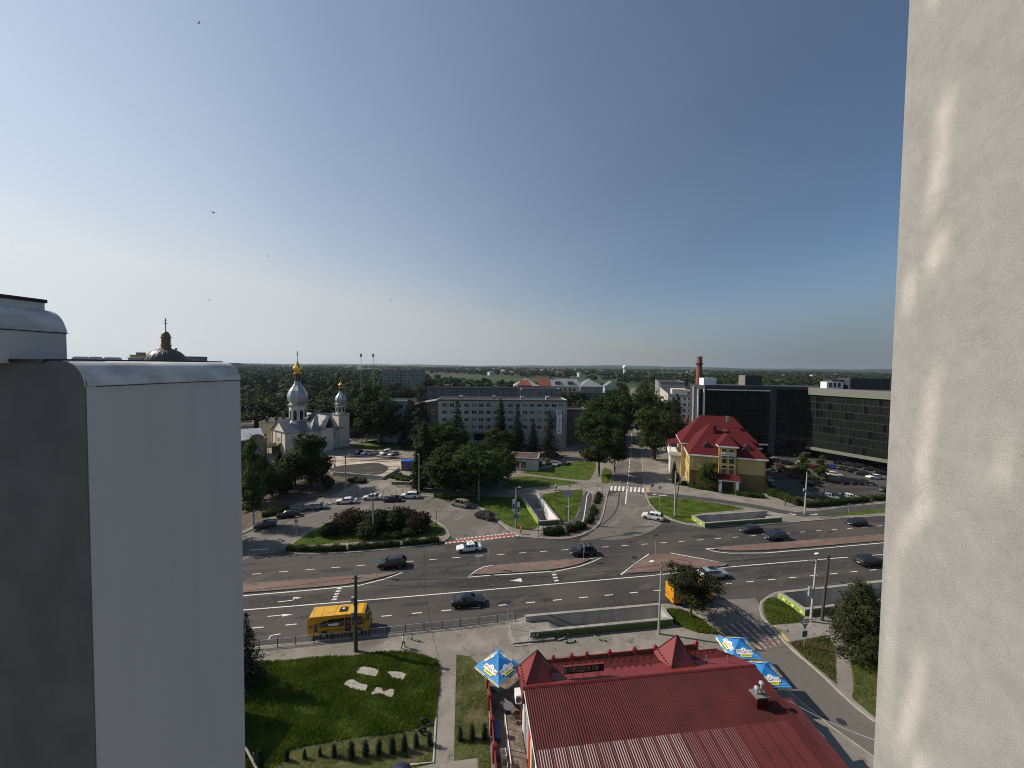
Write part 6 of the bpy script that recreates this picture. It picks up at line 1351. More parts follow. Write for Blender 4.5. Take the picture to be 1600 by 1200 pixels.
PK = [('sedan','black',1214,722,-28,'black car at the left end of the back row, by the yellow house corner'),('sedan','black',1231,725.5,-20,'black car second in the back row, behind the brown lorry'),('suv','white',1250,728.5,245,'white off-roader in the back row behind the young tree'),('hatch','red',1265,731,-24,'red hatchback in the back row'),
 ('hatch','blue',1302,732,-26,'blue hatchback against the glass office'),('sedan','dark',1321,735,-26,'dark saloon right of the blue hatchback'),('sedan','black',1336,738.5,-24,'black saloon third from the blue hatchback'),('sedan','dark',1350,742.5,-24,'dark saloon left of the white saloon'),('sedan','white',1367,748,178,'white saloon at the right end of the front office row'),
 ('sedan','black',1314,725.5,-30,'black car farthest left under the office canopy'),('hatch','dark',1329,728,-30,'dark hatchback second under the office canopy'),('suv','black',1345,731,-30,'black off-roader third under the office canopy'),('sedan','dark',1362,735.5,-30,'dark car fourth under the office canopy'),('hatch','black',1379,741,-30,'black hatchback under the office canopy by the pier'),
 ('sedan','silver',1291,741.5,-26,'silver saloon by the green island'),('hatch','white',1304,744,-30,'white hatchback behind the dark row'),
 ('suv','black',1305,754.5,-38,'black off-roader at the left end of the middle row'),('sedan','dark',1320,754.5,-42,'dark saloon second in the middle row'),('sedan','black',1331,755,-42,'black saloon third in the middle row'),('sedan','dark',1341,755.5,-42,'dark grey saloon fourth in the middle row'),('sedan','black',1351,756.5,-42,'black saloon at the right end of the middle row'),
 ('sedan','black',1267,758,-38,'black saloon alone beside the brown lorry'),
 ('sedan','black',1266,778,-42,'black saloon at the left end of the hedge row'),('sedan','black',1281,778.5,-42,'black saloon second in the hedge row'),('sedan','paleblue',1296,779,-42,'pale blue saloon in the hedge row'),('sedan','navy',1311,780,-42,'navy saloon fourth in the hedge row'),('coupe','white',1329,779.5,-28,'white coupe at the right end of the hedge row'),
 ('sedan','silver',1202,752,70,'silver saloon in the shade right of the yellow house'),('sedan','navy',1208,760,75,'navy saloon in the shade right of the yellow house'),('suv','black',1215,769,75,'black off-roader in the shade nearest the hedge'),('hatch','white',1198,733,70,'white hatchback behind the yellow house corner'),('sedan','dark',1386,768,10,'dark car cut off by the wall pier at the car park exit')]
for kd, cl, u, v, h, lb in PK: car(kd, cl, u, v, h, lb, G5, z=.125)
# brown tipper lorry and a flat trailer
def lorry(u, v, rz, label):
    p = ground(u, v, .125); t = thing('lorry', label, 'lorry', (p.x,p.y,.125), rad(rz)); mb = MB(); mb.box(1.6,3.2,-1.1,1.1,.7,2.6); mb.build('cab', PAINT['brown'], t); mb = MB(); mb.box(3.2,3.22,-.95,.95,1.6,2.4); mb.build('windscreen', M['car_glass'], t)
    mb = MB(); mb.box(-3.2,1.5,-1.2,1.2,.9,1.05); mb.box(-3.2,1.5,-1.2,-1.1,1.05,1.9); mb.box(-3.2,1.5,1.1,1.2,1.05,1.9); mb.box(1.4,1.5,-1.1,1.1,1.05,1.9); mb.build('load_bed', PAINT['brown'], t)
    mb = MB(); mb.prism([(-3,-1),(1.2,-1),(1.2,1),(-3,1)], 1.05, 1.75); mb.build('load', M['tan'], t)
    for x in (-2.4,2.3):
        for y in (-1,1): mb = MB(); mb.tube([(x,y-.15,.5),(x,y+.15,.5)], .5, n=14); mb.build('wheel', M['tyre'], t)
lorry(1230.5, 738, 150, 'brown tipper lorry with a sandy load in the office car park'); lorry(1246, 746, 160, 'second brown lorry with a pale load beside the green island')

# yellow buses
M['bus_yellow'] = mat('bus_yellow', (0.62,0.30,0.012), .45, col2=(0.50,0.22,0.01), scale=.8, detail=6); M['bus_roof'] = mat('bus_roof_yellow', (0.66,0.36,0.02), .45, col2=(0.42,0.24,0.05), scale=1.1, detail=8, lo=.5, hi=.75)
def bus(u, v, rz, label, rear=True):
    p = ground(u, v); t = thing('bus', label, 'bus', (p.x,p.y,0), rad(rz), G1); L, W, H = 7.2, 1.13, 2.75
    prof = [(-3.6,.62),(-3.6,2.5),(-3.45,H),(2.75,H),(3.0,2.66),(3.45,1.5),(3.6,1.25),(3.6,.55),(3.4,.42),(-3.45,.42)]
    mb = MB(); n = len(prof); mb.add([(x,-W if z < 2.55 else -W*.95,z) for x,z in prof]+[(x,W if z < 2.55 else W*.95,z) for x,z in prof], [list(range(n)), list(range(2*n-1,n-1,-1))]+[[i,n+i,n+(i+1)%n,(i+1)%n] for i in range(n)]); mb.build('body', M['bus_yellow'], t, smooth=30)
    mb = MB(); mb.slab([(-3.42,-W*.93,H+.03),(2.72,-W*.93,H+.03),(2.72,W*.93,H+.03),(-3.42,W*.93,H+.03)], .028); mb.build('roof', M['bus_roof'], t)
    for x in (-2.1,-.6,.9,2.0): mb = MB(); mb.box(x-.03,x+.03,-W*.93,W*.93,H+.031,H+.05); mb.build('roof_seam', M['bus_yellow'], t)
    mb = MB(); mb.box(-.1,.75,-.42,.42,H+.031,H+.16); h_ = mb.build('roof_hatch', M['trim'], t); mb = MB(); mb.box(.2,.45,-.14,.14,H+.161,H+.18); mb.build('hatch_vent', M['plate_white'], h_)
    for s in (-1,1):
        y = s*(W+.006)
        for x0, x1 in ((-2.3,-1.35),(-1.3,-.35),(-.3,.65)):
            mb = MB(); mb.face([(x0,y,1.42),(x1,y,1.42),(x1,y*.975,2.35),(x0,y*.975,2.35)]); mb.build('window', M['car_glass'], t)
        mb = MB(); mb.face([(1.55,y,1.35),(2.95,y,1.35),(2.72,y*.975,2.35),(1.55,y*.975,2.35)]); mb.build('window', M['car_glass'], t)
        mb = MB(); mb.face([(-3.45,y,1.5),(-3.05,y,1.5),(-3.05,y*.975,2.3),(-3.45,y*.975,2.3)]); mb.build('window', M['car_glass'], t)
        for x0, x1 in ((-2.95,-2.38),(.72,1.42)):
            mb = MB(); mb.face([(x0,y,.55),(x1,y,.55),(x1,y*.975,2.4),(x0,y*.975,2.4)]); d_ = mb.build('door', M['bus_yellow'] if x0 < 0 else M['trim'], t); mb = MB(); y2 = s*(W+.012); mb.face([(x0+.07,y2,.95),(x1-.07,y2,.95),(x1-.07,y2*.976,2.3),(x0+.07,y2*.976,2.3)]); mb.build('door_glass', M['car_glass'], d_)
        mb = MB(); mb.box(-2.3,.68,min(y,y*1.006),max(y,y*1.006),.98,1.02); mb.build('side_strip', M['trim'], t)
        for x in (-1.75,2.35):
            mb = MB(); mb.tube([(x,s*(W-.28),.42),(x,s*(W-.0),.42)], .42, n=16); w_ = mb.build('wheel', M['tyre'], t); mb = MB(); mb.tube([(x,s*(W-.02),.42),(x,s*(W+.015),.42)], .22, n=12); mb.build('rim', M['galv'], w_)
            mb = MB(); mb.add([(x+.55*math.cos(PI*j/10), s*(W+.008), .42+.55*math.sin(PI*j/10)) for j in range(11)], [list(range(11))]); mb.build('wheel_arch', M['trim'], t)
        mb = MB(); mb.obox((3.5,s*.8,.85),0,.24,.34,.2); mb.build('headlight', M['headlamp'], t); mb = MB(); mb.obox((-3.6,s*.9,.95),0,.06,.22,.36); mb.build('tail_light', M['tail_lamp'], t)
        mb = MB(); mb.obox((3.1,s*(W+.16),1.95),0,.1,.2,.4); mb.build('mirror', M['trim'], t)
    mb = MB(); mb.slab([(3.47,-.98,1.52),(3.47,.98,1.52),(3.06,.95,2.6),(3.06,-.95,2.6)], .015); mb.build('windscreen', M['car_glass'], t)
    if rear: mb = MB(); mb.slab([(-3.612,.85,1.45),(-3.612,-.85,1.45),(-3.612,-.82,2.3),(-3.612,.82,2.3)], .01); mb.build('rear_window', M['car_glass'], t)
    mb = MB(); mb.box(3.55,3.66,-1.05,1.05,.42,.62); mb.build('bumper', M['trim'], t); mb = MB(); mb.box(-3.68,-3.58,-1.05,1.05,.42,.62); mb.build('bumper', M['bus_yellow'], t)
    mb = MB(); mb.face([(-1.2,-W-.014,1.55),(-.0,-W-.014,1.55),(-.0,-W-.012,1.8),(-1.2,-W-.012,1.8)]); mb.build('window_notice', M['banner'], t)
    return t
bus(533, 986, HR, 'small yellow bus with a dark roof hatch driving right past the railing')
bus(1076, 937.5, HR-1, 'yellow bus hidden behind the pine at the side road mouth', rear=False).scale = (.86,.95,.95)
# ------------------------------------------------------------------ trees
def leaf_mat(name, a, b, rough=.75, trans=.25, rnd=.22):
    m_ = mat(name, a, rough, col2=b, scale=.55, detail=3, rnd=rnd, spec=.12); t = m_.node_tree; p = t.nodes['Principled BSDF']
    src = p.inputs['Base Color'].links[0].from_socket; tl = t.nodes.new('ShaderNodeBsdfTranslucent'); t.links.new(src, tl.inputs[0]); mx = t.nodes.new('ShaderNodeMixShader'); mx.inputs[0].default_value = trans
    o_ = t.nodes['Material Output']; t.links.new(p.outputs[0], mx.inputs[1]); t.links.new(tl.outputs[0], mx.inputs[2]); t.links.new(mx.outputs[0], o_.inputs[0]); return m_
M['leaf'] = leaf_mat('broad_leaves', (0.026,0.043,0.009), (0.045,0.066,0.013)); M['leaf_dark'] = leaf_mat('dark_leaves', (0.015,0.026,0.007), (0.026,0.042,0.010), trans=.12); M['leaf_light'] = leaf_mat('light_leaves', (0.045,0.066,0.015), (0.075,0.095,0.026))
M['needle'] = leaf_mat('spruce_needles', (0.012,0.020,0.011), (0.020,0.031,0.016), trans=.05); M['pine_needle'] = leaf_mat('pine_needles', (0.022,0.030,0.010), (0.040,0.045,0.014), trans=.1); M['purple_leaf'] = leaf_mat('purple_leaves', (0.030,0.020,0.011), (0.045,0.030,0.014)); M['willow_leaf'] = leaf_mat('willow_leaves', (0.035,0.052,0.013), (0.058,0.075,0.020))
def quads_mesh(name, C, N, U, S, mat_, aspect=1.0, parent=None):
    """leaf quads: centres C, normals N, in-plane direction U, sizes S"""
    n = len(C); N = N/np.linalg.norm(N, axis=1, keepdims=True); U = U - N*(U*N).sum(1, keepdims=True); U /= np.linalg.norm(U, axis=1, keepdims=True)+1e-9; V = np.cross(N, U)
    a = (S*.5)[:,None]; b = (S*.5*aspect)[:,None]
    v = np.stack([C-U*a, C-V*b*.9, C+U*a, C+V*b*.9], 1).reshape(-1, 3)          # kite shaped
    me = bpy.data.meshes.new(name); me.vertices.add(4*n); me.vertices.foreach_set('co', v.astype(np.float32).ravel()); me.loops.add(4*n); me.loops.foreach_set('vertex_index', np.arange(4*n, dtype=np.int32)); me.polygons.add(n); me.polygons.foreach_set('loop_start', np.arange(0,4*n,4,dtype=np.int32)); me.polygons.foreach_set('loop_total', np.full(n,4,dtype=np.int32)); me.materials.append(mat_); me.update(calc_edges=True)
    return me
def crown(name, blobs, n, size, mat_, seed, hollow=.55, droop=0.0, aspect=.7, clump=26):
    """leaves gathered in clumps spread through ellipsoid blobs"""
    r = np.random.default_rng(seed); vol = np.array([b[3]*b[4]*b[5] for b in blobs])**.72; cnt = np.maximum(1, (vol/vol.sum()*n/clump)).astype(int); C = []; N = []
    for b, k in zip(blobs, cnt):
        d = r.normal(size=(k,3)); d /= np.linalg.norm(d, axis=1, keepdims=True); d[:,2] = np.where(d[:,2] < -.35, d[:,2]*.5, d[:,2]); rr = (hollow + (1-hollow)*r.random(k)**.6)[:,None]
        cc = np.array(b[:3]) + d*rr*np.array(b[3:6])*(1+.16*r.normal(size=(k,1))); cs = size*(1.3+1.5*r.random(k))
        for q, dd, s in zip(cc, d, cs):
            e = r.normal(size=(clump,3)); e /= np.linalg.norm(e, axis=1, keepdims=True); e *= (r.random((clump,1))**.45); e[:,2] *= .6
            C.append(q + e*s); N.append(e*.7 + dd*.55 + r.normal(size=(clump,3))*.42 + np.array([0,0,.45]))
    C = np.concatenate(C); N = np.concatenate(N); U = r.normal(size=C.shape)
    if droop: U = U*.35 + np.array([0,0,-1.0]); N[:,2] *= .3
    return quads_mesh(name, C, N, U, size*(.75+.6*r.random(len(C))), mat_, aspect)
def trunk_mesh(h, r0, limbs, seed, mat_='bark', r1=None, sway=.15):
    rs = random.Random(seed); mb = MB(); pts = [(0,0,0)]
    for i in range(1,5): pts.append((rs.uniform(-sway,sway)*i*.5, rs.uniform(-sway,sway)*i*.5, h*i/4))
    mb.tube([(0,0,-.05)]+pts[0:1]+pts[1:], r0, r0*.35 if r1 is None else r1, n=8)
    for z, ang, ln, up in limbs:
        f = z/h; i = min(3, int(f*4)); g = f*4-i; b = Vector(pts[i]).lerp(Vector(pts[i+1]), g); e = b + Vector((math.cos(ang)*ln, math.sin(ang)*ln, up)); m_ = b.lerp(e,.5)+Vector((0,0,-.1*ln)); mb.tube([b,m_,e], r0*.38, r0*.1, n=5)
    o = mb.build('trunk', M[mat_]); me = o.data; bpy.data.objects.remove(o); return me
TREE = {}
def reg(key, cm, tm): TREE[key] = (cm, tm)
def L4(h, n, ln, up, seed):
    rs = random.Random(seed); return [(h*(.45+.5*rs.random()), rs.uniform(0,2*PI), ln*(.6+.6*rs.random()), up*(.5+.8*rs.random())) for _ in range(n)]
# unit trees, nominal height 10 m
rb = lambda s: random.Random(s)
def blobs_round(seed, R, z, n, sr, flat=.8):
    q = rb(seed); out = [(0,0,z,R*.78,R*.78,R*flat*.85)]
    for i in range(n): a = q.uniform(0,2*PI); e = q.uniform(-.5,1.0); out.append((R*.66*math.cos(a)*math.cos(e), R*.66*math.sin(a)*math.cos(e), z+R*flat*.72*math.sin(e), sr*q.uniform(.75,1.2), sr*q.uniform(.75,1.2), sr*.8*q.uniform(.75,1.15)))
    return out
for i in range(3):
    reg('chestnut%d'%i, crown('crown', blobs_round(10+i, 4.5, 5.4, 12, 2.1)+[(2.6*math.cos(a),2.6*math.sin(a),3.0,1.9,1.9,1.4) for a in (0,1.3,2.5,3.8,5)], 11000, .42, M['leaf'], 20+i), trunk_mesh(6.5,.33,L4(6.5,7,2.8,1.9,i),i))
for i in range(3):
    q = rb(40+i); bl = [(q.uniform(-1,1),q.uniform(-1,1),3.6+.85*k,2.6-.22*k+q.uniform(-.3,.3),2.6-.22*k,1.1) for k in range(7)]
    reg('maple%d'%i, crown('crown', bl, 7500, .40, M['leaf'], 50+i, hollow=.4), trunk_mesh(8,.24,L4(8,8,2.2,1.6,i+5),i+5))
for i in range(2):
    q = rb(60+i); bl = [(q.uniform(-.6,.6),q.uniform(-.6,.6),2.6+.95*k,1.75-.13*k+q.uniform(-.3,.3),1.75-.13*k,1.0) for k in range(8)]
    reg('birch%d'%i, crown('crown', bl, 5200, .34, M['leaf_light'], 70+i, hollow=.25), trunk_mesh(9,.16,L4(9,9,1.5,1.4,i+9),i+9,'bark_birch'))
def spruce(seed, mat_, R=2.0, n=34, per=115, z0=.9, aspect=.45, tip=10.0, power=.9):
    r = np.random.default_rng(seed); C=[];N=[];U=[]
    for k in range(n):
        f = k/(n-1); z = z0 + (tip-.3-z0)*f; rad_ = R*(1-f)**power*(1+.14*r.normal())+.12; nb = max(5,int(11*(1-f))+4)
        for a in r.uniform(0,2*PI,nb):
            ln = rad_*(.8+.35*r.random()); m_ = max(5,int(per*ln/R/4)); t = r.random(m_)**.7; dirn = np.array([math.cos(a),math.sin(a),0]); 
            p = np.outer(t*ln, dirn) + np.array([0,0,z]) + np.outer(-.42*t*t*ln*.8+.02, [0,0,1]) + r.normal(size=(m_,3))*np.array([.13,.13,.07])
            C.append(p); N.append(r.normal(size=(m_,3))*.55+np.array([0,0,1])+dirn*.25); U.append(np.tile(dirn,(m_,1))+r.normal(size=(m_,3))*.45-np.array([0,0,.5]))
    C=np.concatenate(C);N=np.concatenate(N);U=np.concatenate(U); return quads_mesh('crown', C, N, U, .32*(.7+.7*r.random(len(C))), mat_, aspect)
for i in range(3): reg('spruce%d'%i, spruce(80+i, M['needle'], R=(2.0,1.35,2.4)[i], power=(.9,.6,.95)[i]), trunk_mesh(9.5,.17,[],i+20,r1=.03,sway=.02))
q = rb(90); reg('pine', crown('crown', [(q.uniform(-2.8,2.8),q.uniform(-2.6,2.6),4.0+.5*k+q.uniform(-.3,.6),1.4,1.4,.7) for k in range(10)]+[(0,0,8.8,.6,.6,1.2),(0,0,6.8,1.7,1.7,1.5),(0,0,5.2,2.5,2.3,1.0)], 7500, .40, M['pine_needle'], 91, hollow=.25, aspect=.4), trunk_mesh(8.6,.2,L4(8.6,12,2.6,.8,93),93,r1=.04))
reg('bushpine', crown('crown', [(0,0,1.6,2.9,2.9,1.6),(.3,0,3.8,2.7,2.7,2.0),(-.3,.2,6,2.2,2.2,2.0),(.1,0,8.2,1.3,1.3,1.7),(1.4,-.8,4.5,1.3,1.3,1.6),(-1.6,.8,3.2,1.5,1.5,1.6)], 11000, .42, M['pine_needle'], 95, hollow=.5, aspect=.35), trunk_mesh(8,.2,[],96))
for i in range(2):
    q = rb(100+i); bl = [(q.uniform(-2.1,2.1),q.uniform(-2.1,2.1),4.2+q.uniform(-1.4,3.4),1.5,1.5,2.3) for k in range(9)]+[(0,0,7.2,2.3,2.3,2.2)]
    reg('willow%d'%i, crown('crown', bl, 8500, .42, M['willow_leaf'], 105+i, hollow=.5, droop=1, aspect=.4), trunk_mesh(7,.4,L4(7,8,2.4,2,i+50),i+50))
reg('column', crown('crown', [(0,0,1.0+.9*k,1.35-.03*k*k*.35,1.35-.03*k*k*.35,1.0) for k in range(10)], 6500, .36, M['leaf_dark'], 120, hollow=.6), trunk_mesh(8,.2,[],121))
reg('thuja', crown('crown', [(0,0,1.2,1.9,1.9,1.4),(0,0,3.4,2.0,2.0,1.9),(0,0,5.8,1.6,1.6,2.0),(0,0,8.2,.95,.95,1.8)], 1500, .75, M['needle'], 130, hollow=.5, aspect=.5, clump=10), trunk_mesh(7,.3,[],131))
for i in range(3):
    reg('bush%d'%i, crown('crown', blobs_round(140+i, 3.6, 3.4, 8, 2.2, flat=1.0), 3600, .9, (M['leaf_dark'],M['purple_leaf'],M['leaf'])[i], 145+i, hollow=.55, clump=18), trunk_mesh(3,.3,L4(3,4,2,2,i+70),i+70))
# cheaper crowns for the wooded quarters farther off
for i in range(5):
    mt_ = (M['leaf_dark'],M['leaf'],M['leaf_dark'],M['leaf'],M['leaf_light'])[i]
    reg('far%d'%i, crown('crown', blobs_round(160+i, 3.9, 5.9, 7, 2.0, flat=.95), 1500, .85, mt_, 165+i, clump=12), trunk_mesh(5,.3,[],i+80))
reg('farspruce', spruce(180, M['needle'], R=2.1, n=18, per=40), trunk_mesh(9,.2,[],181,r1=.03,sway=.02))
reg('farpop', crown('crown', [(0,0,1.6+1.1*k,1.5-.12*abs(k-3),1.5-.12*abs(k-3),1.2) for k in range(7)], 1500, .7, M['leaf_dark'], 183, clump=12), trunk_mesh(6,.25,[],184))
TNAME = {'chestnut':'broadleaf_tree','maple':'broadleaf_tree','birch':'birch_tree','spruce':'spruce_tree','pine':'pine_tree','bushpine':'pine_tree','willow':'willow_tree','column':'columnar_tree','thuja':'thuja','bush':'bush','far':'broadleaf_tree','farspruce':'spruce_tree','farpop':'poplar_tree'}
def put_tree(key, x, y, h, label, group=None, rz=None, w=1.0, z=.1, cat=None):
    cm, tm = TREE[key]; nm = TNAME[key.rstrip('0123456789')]; t = thing(nm, label, cat or ('bush' if nm == 'bush' else 'tree'), (x,y,z), random.uniform(0,2*PI) if rz is None else rz, group)
    s = h/10.0; t.scale = (s*w, s*w, s)
    link('trunk', tm, t); link('crown', cm, t); return t
def tree(key, u, v, vtop, label, w=1.0, group=None, rz=None, cat=None):
    p = ground(u, v); return put_tree(key, p.x, p.y, tall(u, v, vtop), label, group, rz, w, cat=cat)
tree('birch0',396,821,690,'pale stemmed tall tree nearest the grey wing by the slip road',.8)
tree('birch1',411,788,708,'loose light green tree behind the parked hatchback',1.25)
tree('maple0',485,763,675,'large bright maple left of the lamp post below the church',1.25)
tree('bush0',437,776,722,'dark rounded tree between the birch and the maple',.8,cat='tree'); tree('chestnut1',461,758,708,'dark broad tree in the hollow left of the maple',1.2); tree('chestnut2',425,775,715,'broad dark tree behind the parked hatchback and saloon',1.1); tree('chestnut0',497,760,718,'low dark tree right of the big maple',.9); tree('birch1',387,788,700,'light green tree half hidden by the grey wing',1.3); tree('bush0',512,766,738,'dark shrub at the foot of the maple',.7); tree('column',436,760,706,'narrow dark tree in front of the ochre house',1.0)
tree('chestnut0',707,768,687,'big chestnut over the black kiosk',1.3); tree('chestnut1',745,771,692,'big chestnut in the middle of the park lawn',1.3); tree('chestnut2',776,757,697,'chestnut right of the park by the pale kiosk',1.15); tree('chestnut0',724,748,690,'chestnut behind the black kiosk chestnuts',1.2); tree('chestnut2',687,727,648,'tall chestnut left of the grey block entrance',1.1); tree('chestnut1',706,712,655,'chestnut against the left end of the grey block',.8)
tree('spruce0',714,716,624,'broad spruce in front of the left part of the grey block',1.05); tree('spruce1',782,706,621,'slim tall spruce in front of the grey block windows',1.0); tree('spruce0',808,710,632,'spruce second from the banner in front of the grey block',.95); tree('spruce0',833,712,654,'shorter spruce between two taller spruces',1.05); tree('spruce2',858,716,641,'wide spruce just left of the white banner',1.0)
tree('maple1',770,712,668,'bushy maple before the grey block ground floor',1.3); tree('maple2',792,715,673,'broad tree between the chestnuts and the spruces',1.3); tree('bush2',745,716,684,'light bush near the grey block entrance',.8)
tree('maple0',936,744,664,'forked light tree at the corner of the side street',1.0); tree('maple2',960,739,668,'light tree beside the zebra crossing',.85)
tree('chestnut0',925,705,627,'dark dense tree right of the brick annex',.78); tree('chestnut2',957,702,636,'dark tree along the left of the side street',.72); tree('chestnut1',966,690,612,'tall dark tree farther up the side street',.7); tree('chestnut0',942,683,608,'tall dark tree behind the street corner trees',.85); tree('maple1',977,677,610,'tall tree at the left kerb far up the side street',.7)
tree('willow0',1022,718,634,'great willow hanging over the right of the side street',1.05); tree('willow1',1042,706,642,'darker willow beside the red roofed house',.95); tree('willow0',1012,690,608,'tall willow farther up on the right of the street',.9); tree('willow1',1007,670,598,'tall green tree far up on the right of the street',.85); tree('spruce2',1057,668,614,'dark spruce in front of the white industrial block',1.1); tree('chestnut2',1042,664,618,'dark tree at the left corner of the white industrial block',.9)
tree('maple2',1104,765,721,'small round tree in front of the yellow house',1.15); tree('bush0',1056,757,733,'dark bush at the left wall of the yellow house',.6); tree('column',1053,752,722,'slim dark shrub by the pole left of the yellow house',.8)
tree('pine',1079,966,882,'wind shaped pine in front of the second yellow bus',1.35,rz=.6); tree('bushpine',1346,1030,905,'big dark bushy pine at the right beside the wall pier',1.05); tree('spruce2',386,1075,957,'dark spruce at the edge of the grey wing above the lawn',1.0)
tree('column',654,766,697,'tall dark columnar tree left of the lamp post and black kiosk',1.0); tree('spruce2',657,700,604,'tall dark spruce in front of the dark wing of the grey block',1.05); tree('spruce0',640,694,612,'dark spruce in front of the pale blue house',1.0); tree('column',664,748,660,'dark columnar tree behind the black kiosk',1.0)
tree('birch0',572,692,603,'pale stemmed tree behind the rubble lot',1.2); tree('chestnut2',596,693,604,'dark tree with low crown behind the white van',.85); tree('chestnut0',560,680,614,'dark tree right of the small church tower',.8); tree('birch1',588,678,600,'tall airy tree among the dark trees behind the lot',1.1); tree('maple1',612,693,650,'small dark tree beside the pale blue house',.9)
tree('maple0',1198,742,708,'young tree at the right corner of the yellow house',.8); tree('birch1',1252,748,706,'young light tree in the green island of the car park',1.3); tree('birch0',1283,752,714,'second young light tree in the green island',1.3); tree('bush2',1270,754,739,'low bright shrub in the green island',1.2)
# shrubs on the loop island, hedges
for k,(u,v,vt,key,w,lb) in enumerate(((545,829,786,'bush1',1.15,'reddish shrub at the left of the loop island group'),(566,826,791,'bush0',1.2,'dark shrub left of the concrete pole on the loop island'),(592,828,788,'bush0',1.2,'dark shrub just right of the concrete pole on the loop island'),(607,824,787,'bush1',1.15,'reddish shrub in the middle of the loop island group'),(622,827,784,'bush0',1.0,'tallest green shrub of the loop island group'),(637,825,787,'bush1',1.1,'dark purple shrub near the right of the loop island'),(655,829,792,'bush1',1.15,'purple shrub at the right end of the loop island'),(575,838,806,'bush0',1.2,'low bronze shrub in front on the loop island'),(520,836,810,'bush0',1.3,'low dark shrub at the left end of the loop island'),(640,838,820,'bush2',1.2,'low green shrub in front of the purple ones'),(620,841,828,'bush2',1.6,'low spreading shrub on the loop island grass'),(600,842,829,'bush0',1.5,'low dark spreading shrub near the pole foot'),(505,838,824,'bush2',1.2,'small green shrub left on the loop island'))): tree(key,u,v,vt,lb,w,'shrubs on the loop island')
    

def hedge(px, h, width, label, mat_, n, size=.22, seed=1):
    P = [ground(*q) for q in px]; r = np.random.default_rng(seed); C=[];N=[]; tot = sum((b-a).length for a,b in zip(P,P[1:])); t = thing('hedge', label, 'hedge', (P[0].x,P[0].y,.1))
    core = MB()
    for a,b in zip(P,P[1:]):
        d = b-a; k = int(n*d.length/tot); s = r.random(k)[:,None]; base = np.array(a)[None]*(1-s)+np.array(b)[None]*s; side = np.array([-d.y,d.x,0])/d.length
        u_ = r.uniform(-1,1,k); z_ = r.random(k); face = r.random(k); off = np.where(face<.5, np.sign(u_)*1.0, u_); zz_ = np.where(face<.5, z_, 1.0)
        bump = 1+.22*np.sin(s[:,0]*d.length*2.1+seed)+.12*r.normal(size=k)
        C.append(base + side[None]*(off*width/2*bump)[:,None] + np.array([0,0,1])[None]*(zz_*h*bump)[:,None] - np.array([[P[0].x,P[0].y,0]])); N.append(side[None]*off[:,None]*.8 + np.array([0,0,1])*zz_[:,None] + r.normal(size=(k,3))*.5)
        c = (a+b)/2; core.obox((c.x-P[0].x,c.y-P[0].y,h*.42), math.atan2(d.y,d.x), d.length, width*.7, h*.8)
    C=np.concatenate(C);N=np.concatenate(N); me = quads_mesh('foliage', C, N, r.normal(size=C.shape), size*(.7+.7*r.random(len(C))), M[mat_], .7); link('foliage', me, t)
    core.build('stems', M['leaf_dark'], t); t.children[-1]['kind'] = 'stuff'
    return t
hedge([(449,861),(500,862.5),(540,860.5)],.85,.9,'clipped hedge along the loop island, left part','leaf',3000,seed=2); hedge([(545,860),(587,856.5),(625,853.5)],.85,.9,'clipped hedge along the loop island, middle part','leaf',3000,seed=3); hedge([(629,853),(660,850),(686,847)],.85,.9,'clipped hedge along the loop island, right part by the crossing','leaf',2400,seed=4)
hedge([(849,835),(865,835.5),(880,833.5)],1.0,1.5,'dark clipped hedge block left of the lamp posts by the kerb','leaf_dark',2200,seed=5); hedge([(886,832),(902,828),(913,823.5)],1.0,1.3,'dark clipped hedge block right of the lamp post by the kerb','leaf_dark',2000,seed=6); hedge([(917,819),(924,810),(928,795)],.8,1.1,'hedge running up beside the bike path','leaf_dark',2000,seed=7); hedge([(931,788),(936,772)],.7,.9,'hedge by the zebra crossing on the bike path','leaf_dark',1200,seed=8)
hedge([(680,776),(694,778.5),(706,780.5)],.8,1.6,'ragged low bushes at the kerb near the black kiosk','leaf',1600,seed=9); hedge([(409,808),(430,804),(450,797)],.9,1.6,'ragged bushes behind the two dark parked cars','leaf',2000,seed=10)
hedge([(1201,773),(1225,781),(1250,791)],1.5,2.0,'broad hedge at the corner of the car park','leaf',4200,seed=11); hedge([(1257,793),(1300,789.5),(1355,783.5)],1.2,1.3,'long clipped hedge in front of the parked row','leaf',4600,seed=12); hedge([(1360,782.5),(1400,779),(1440,775)],1.1,1.3,'clipped hedge right of the gate post by the wall pier','leaf',2400,seed=13)
hedge([(1066,757),(1090,764),(1128,769)],.8,1.4,'shrubs along the yellow house front, left of the porch','leaf',2200,seed=14); hedge([(1150,773),(1175,777),(1192,778)],.9,1.8,'shrubs along the yellow house front, right of the porch','leaf',2400,seed=15); hedge([(612,744),(628,749),(642,752)],.7,3.0,'planted bed of low bushes by the rubble lot','leaf',2600,size=.35,seed=16); hedge([(545,752),(570,755)],.8,2.0,'dark bushes below the broken wall','leaf_dark',1500,size=.35,seed=17)
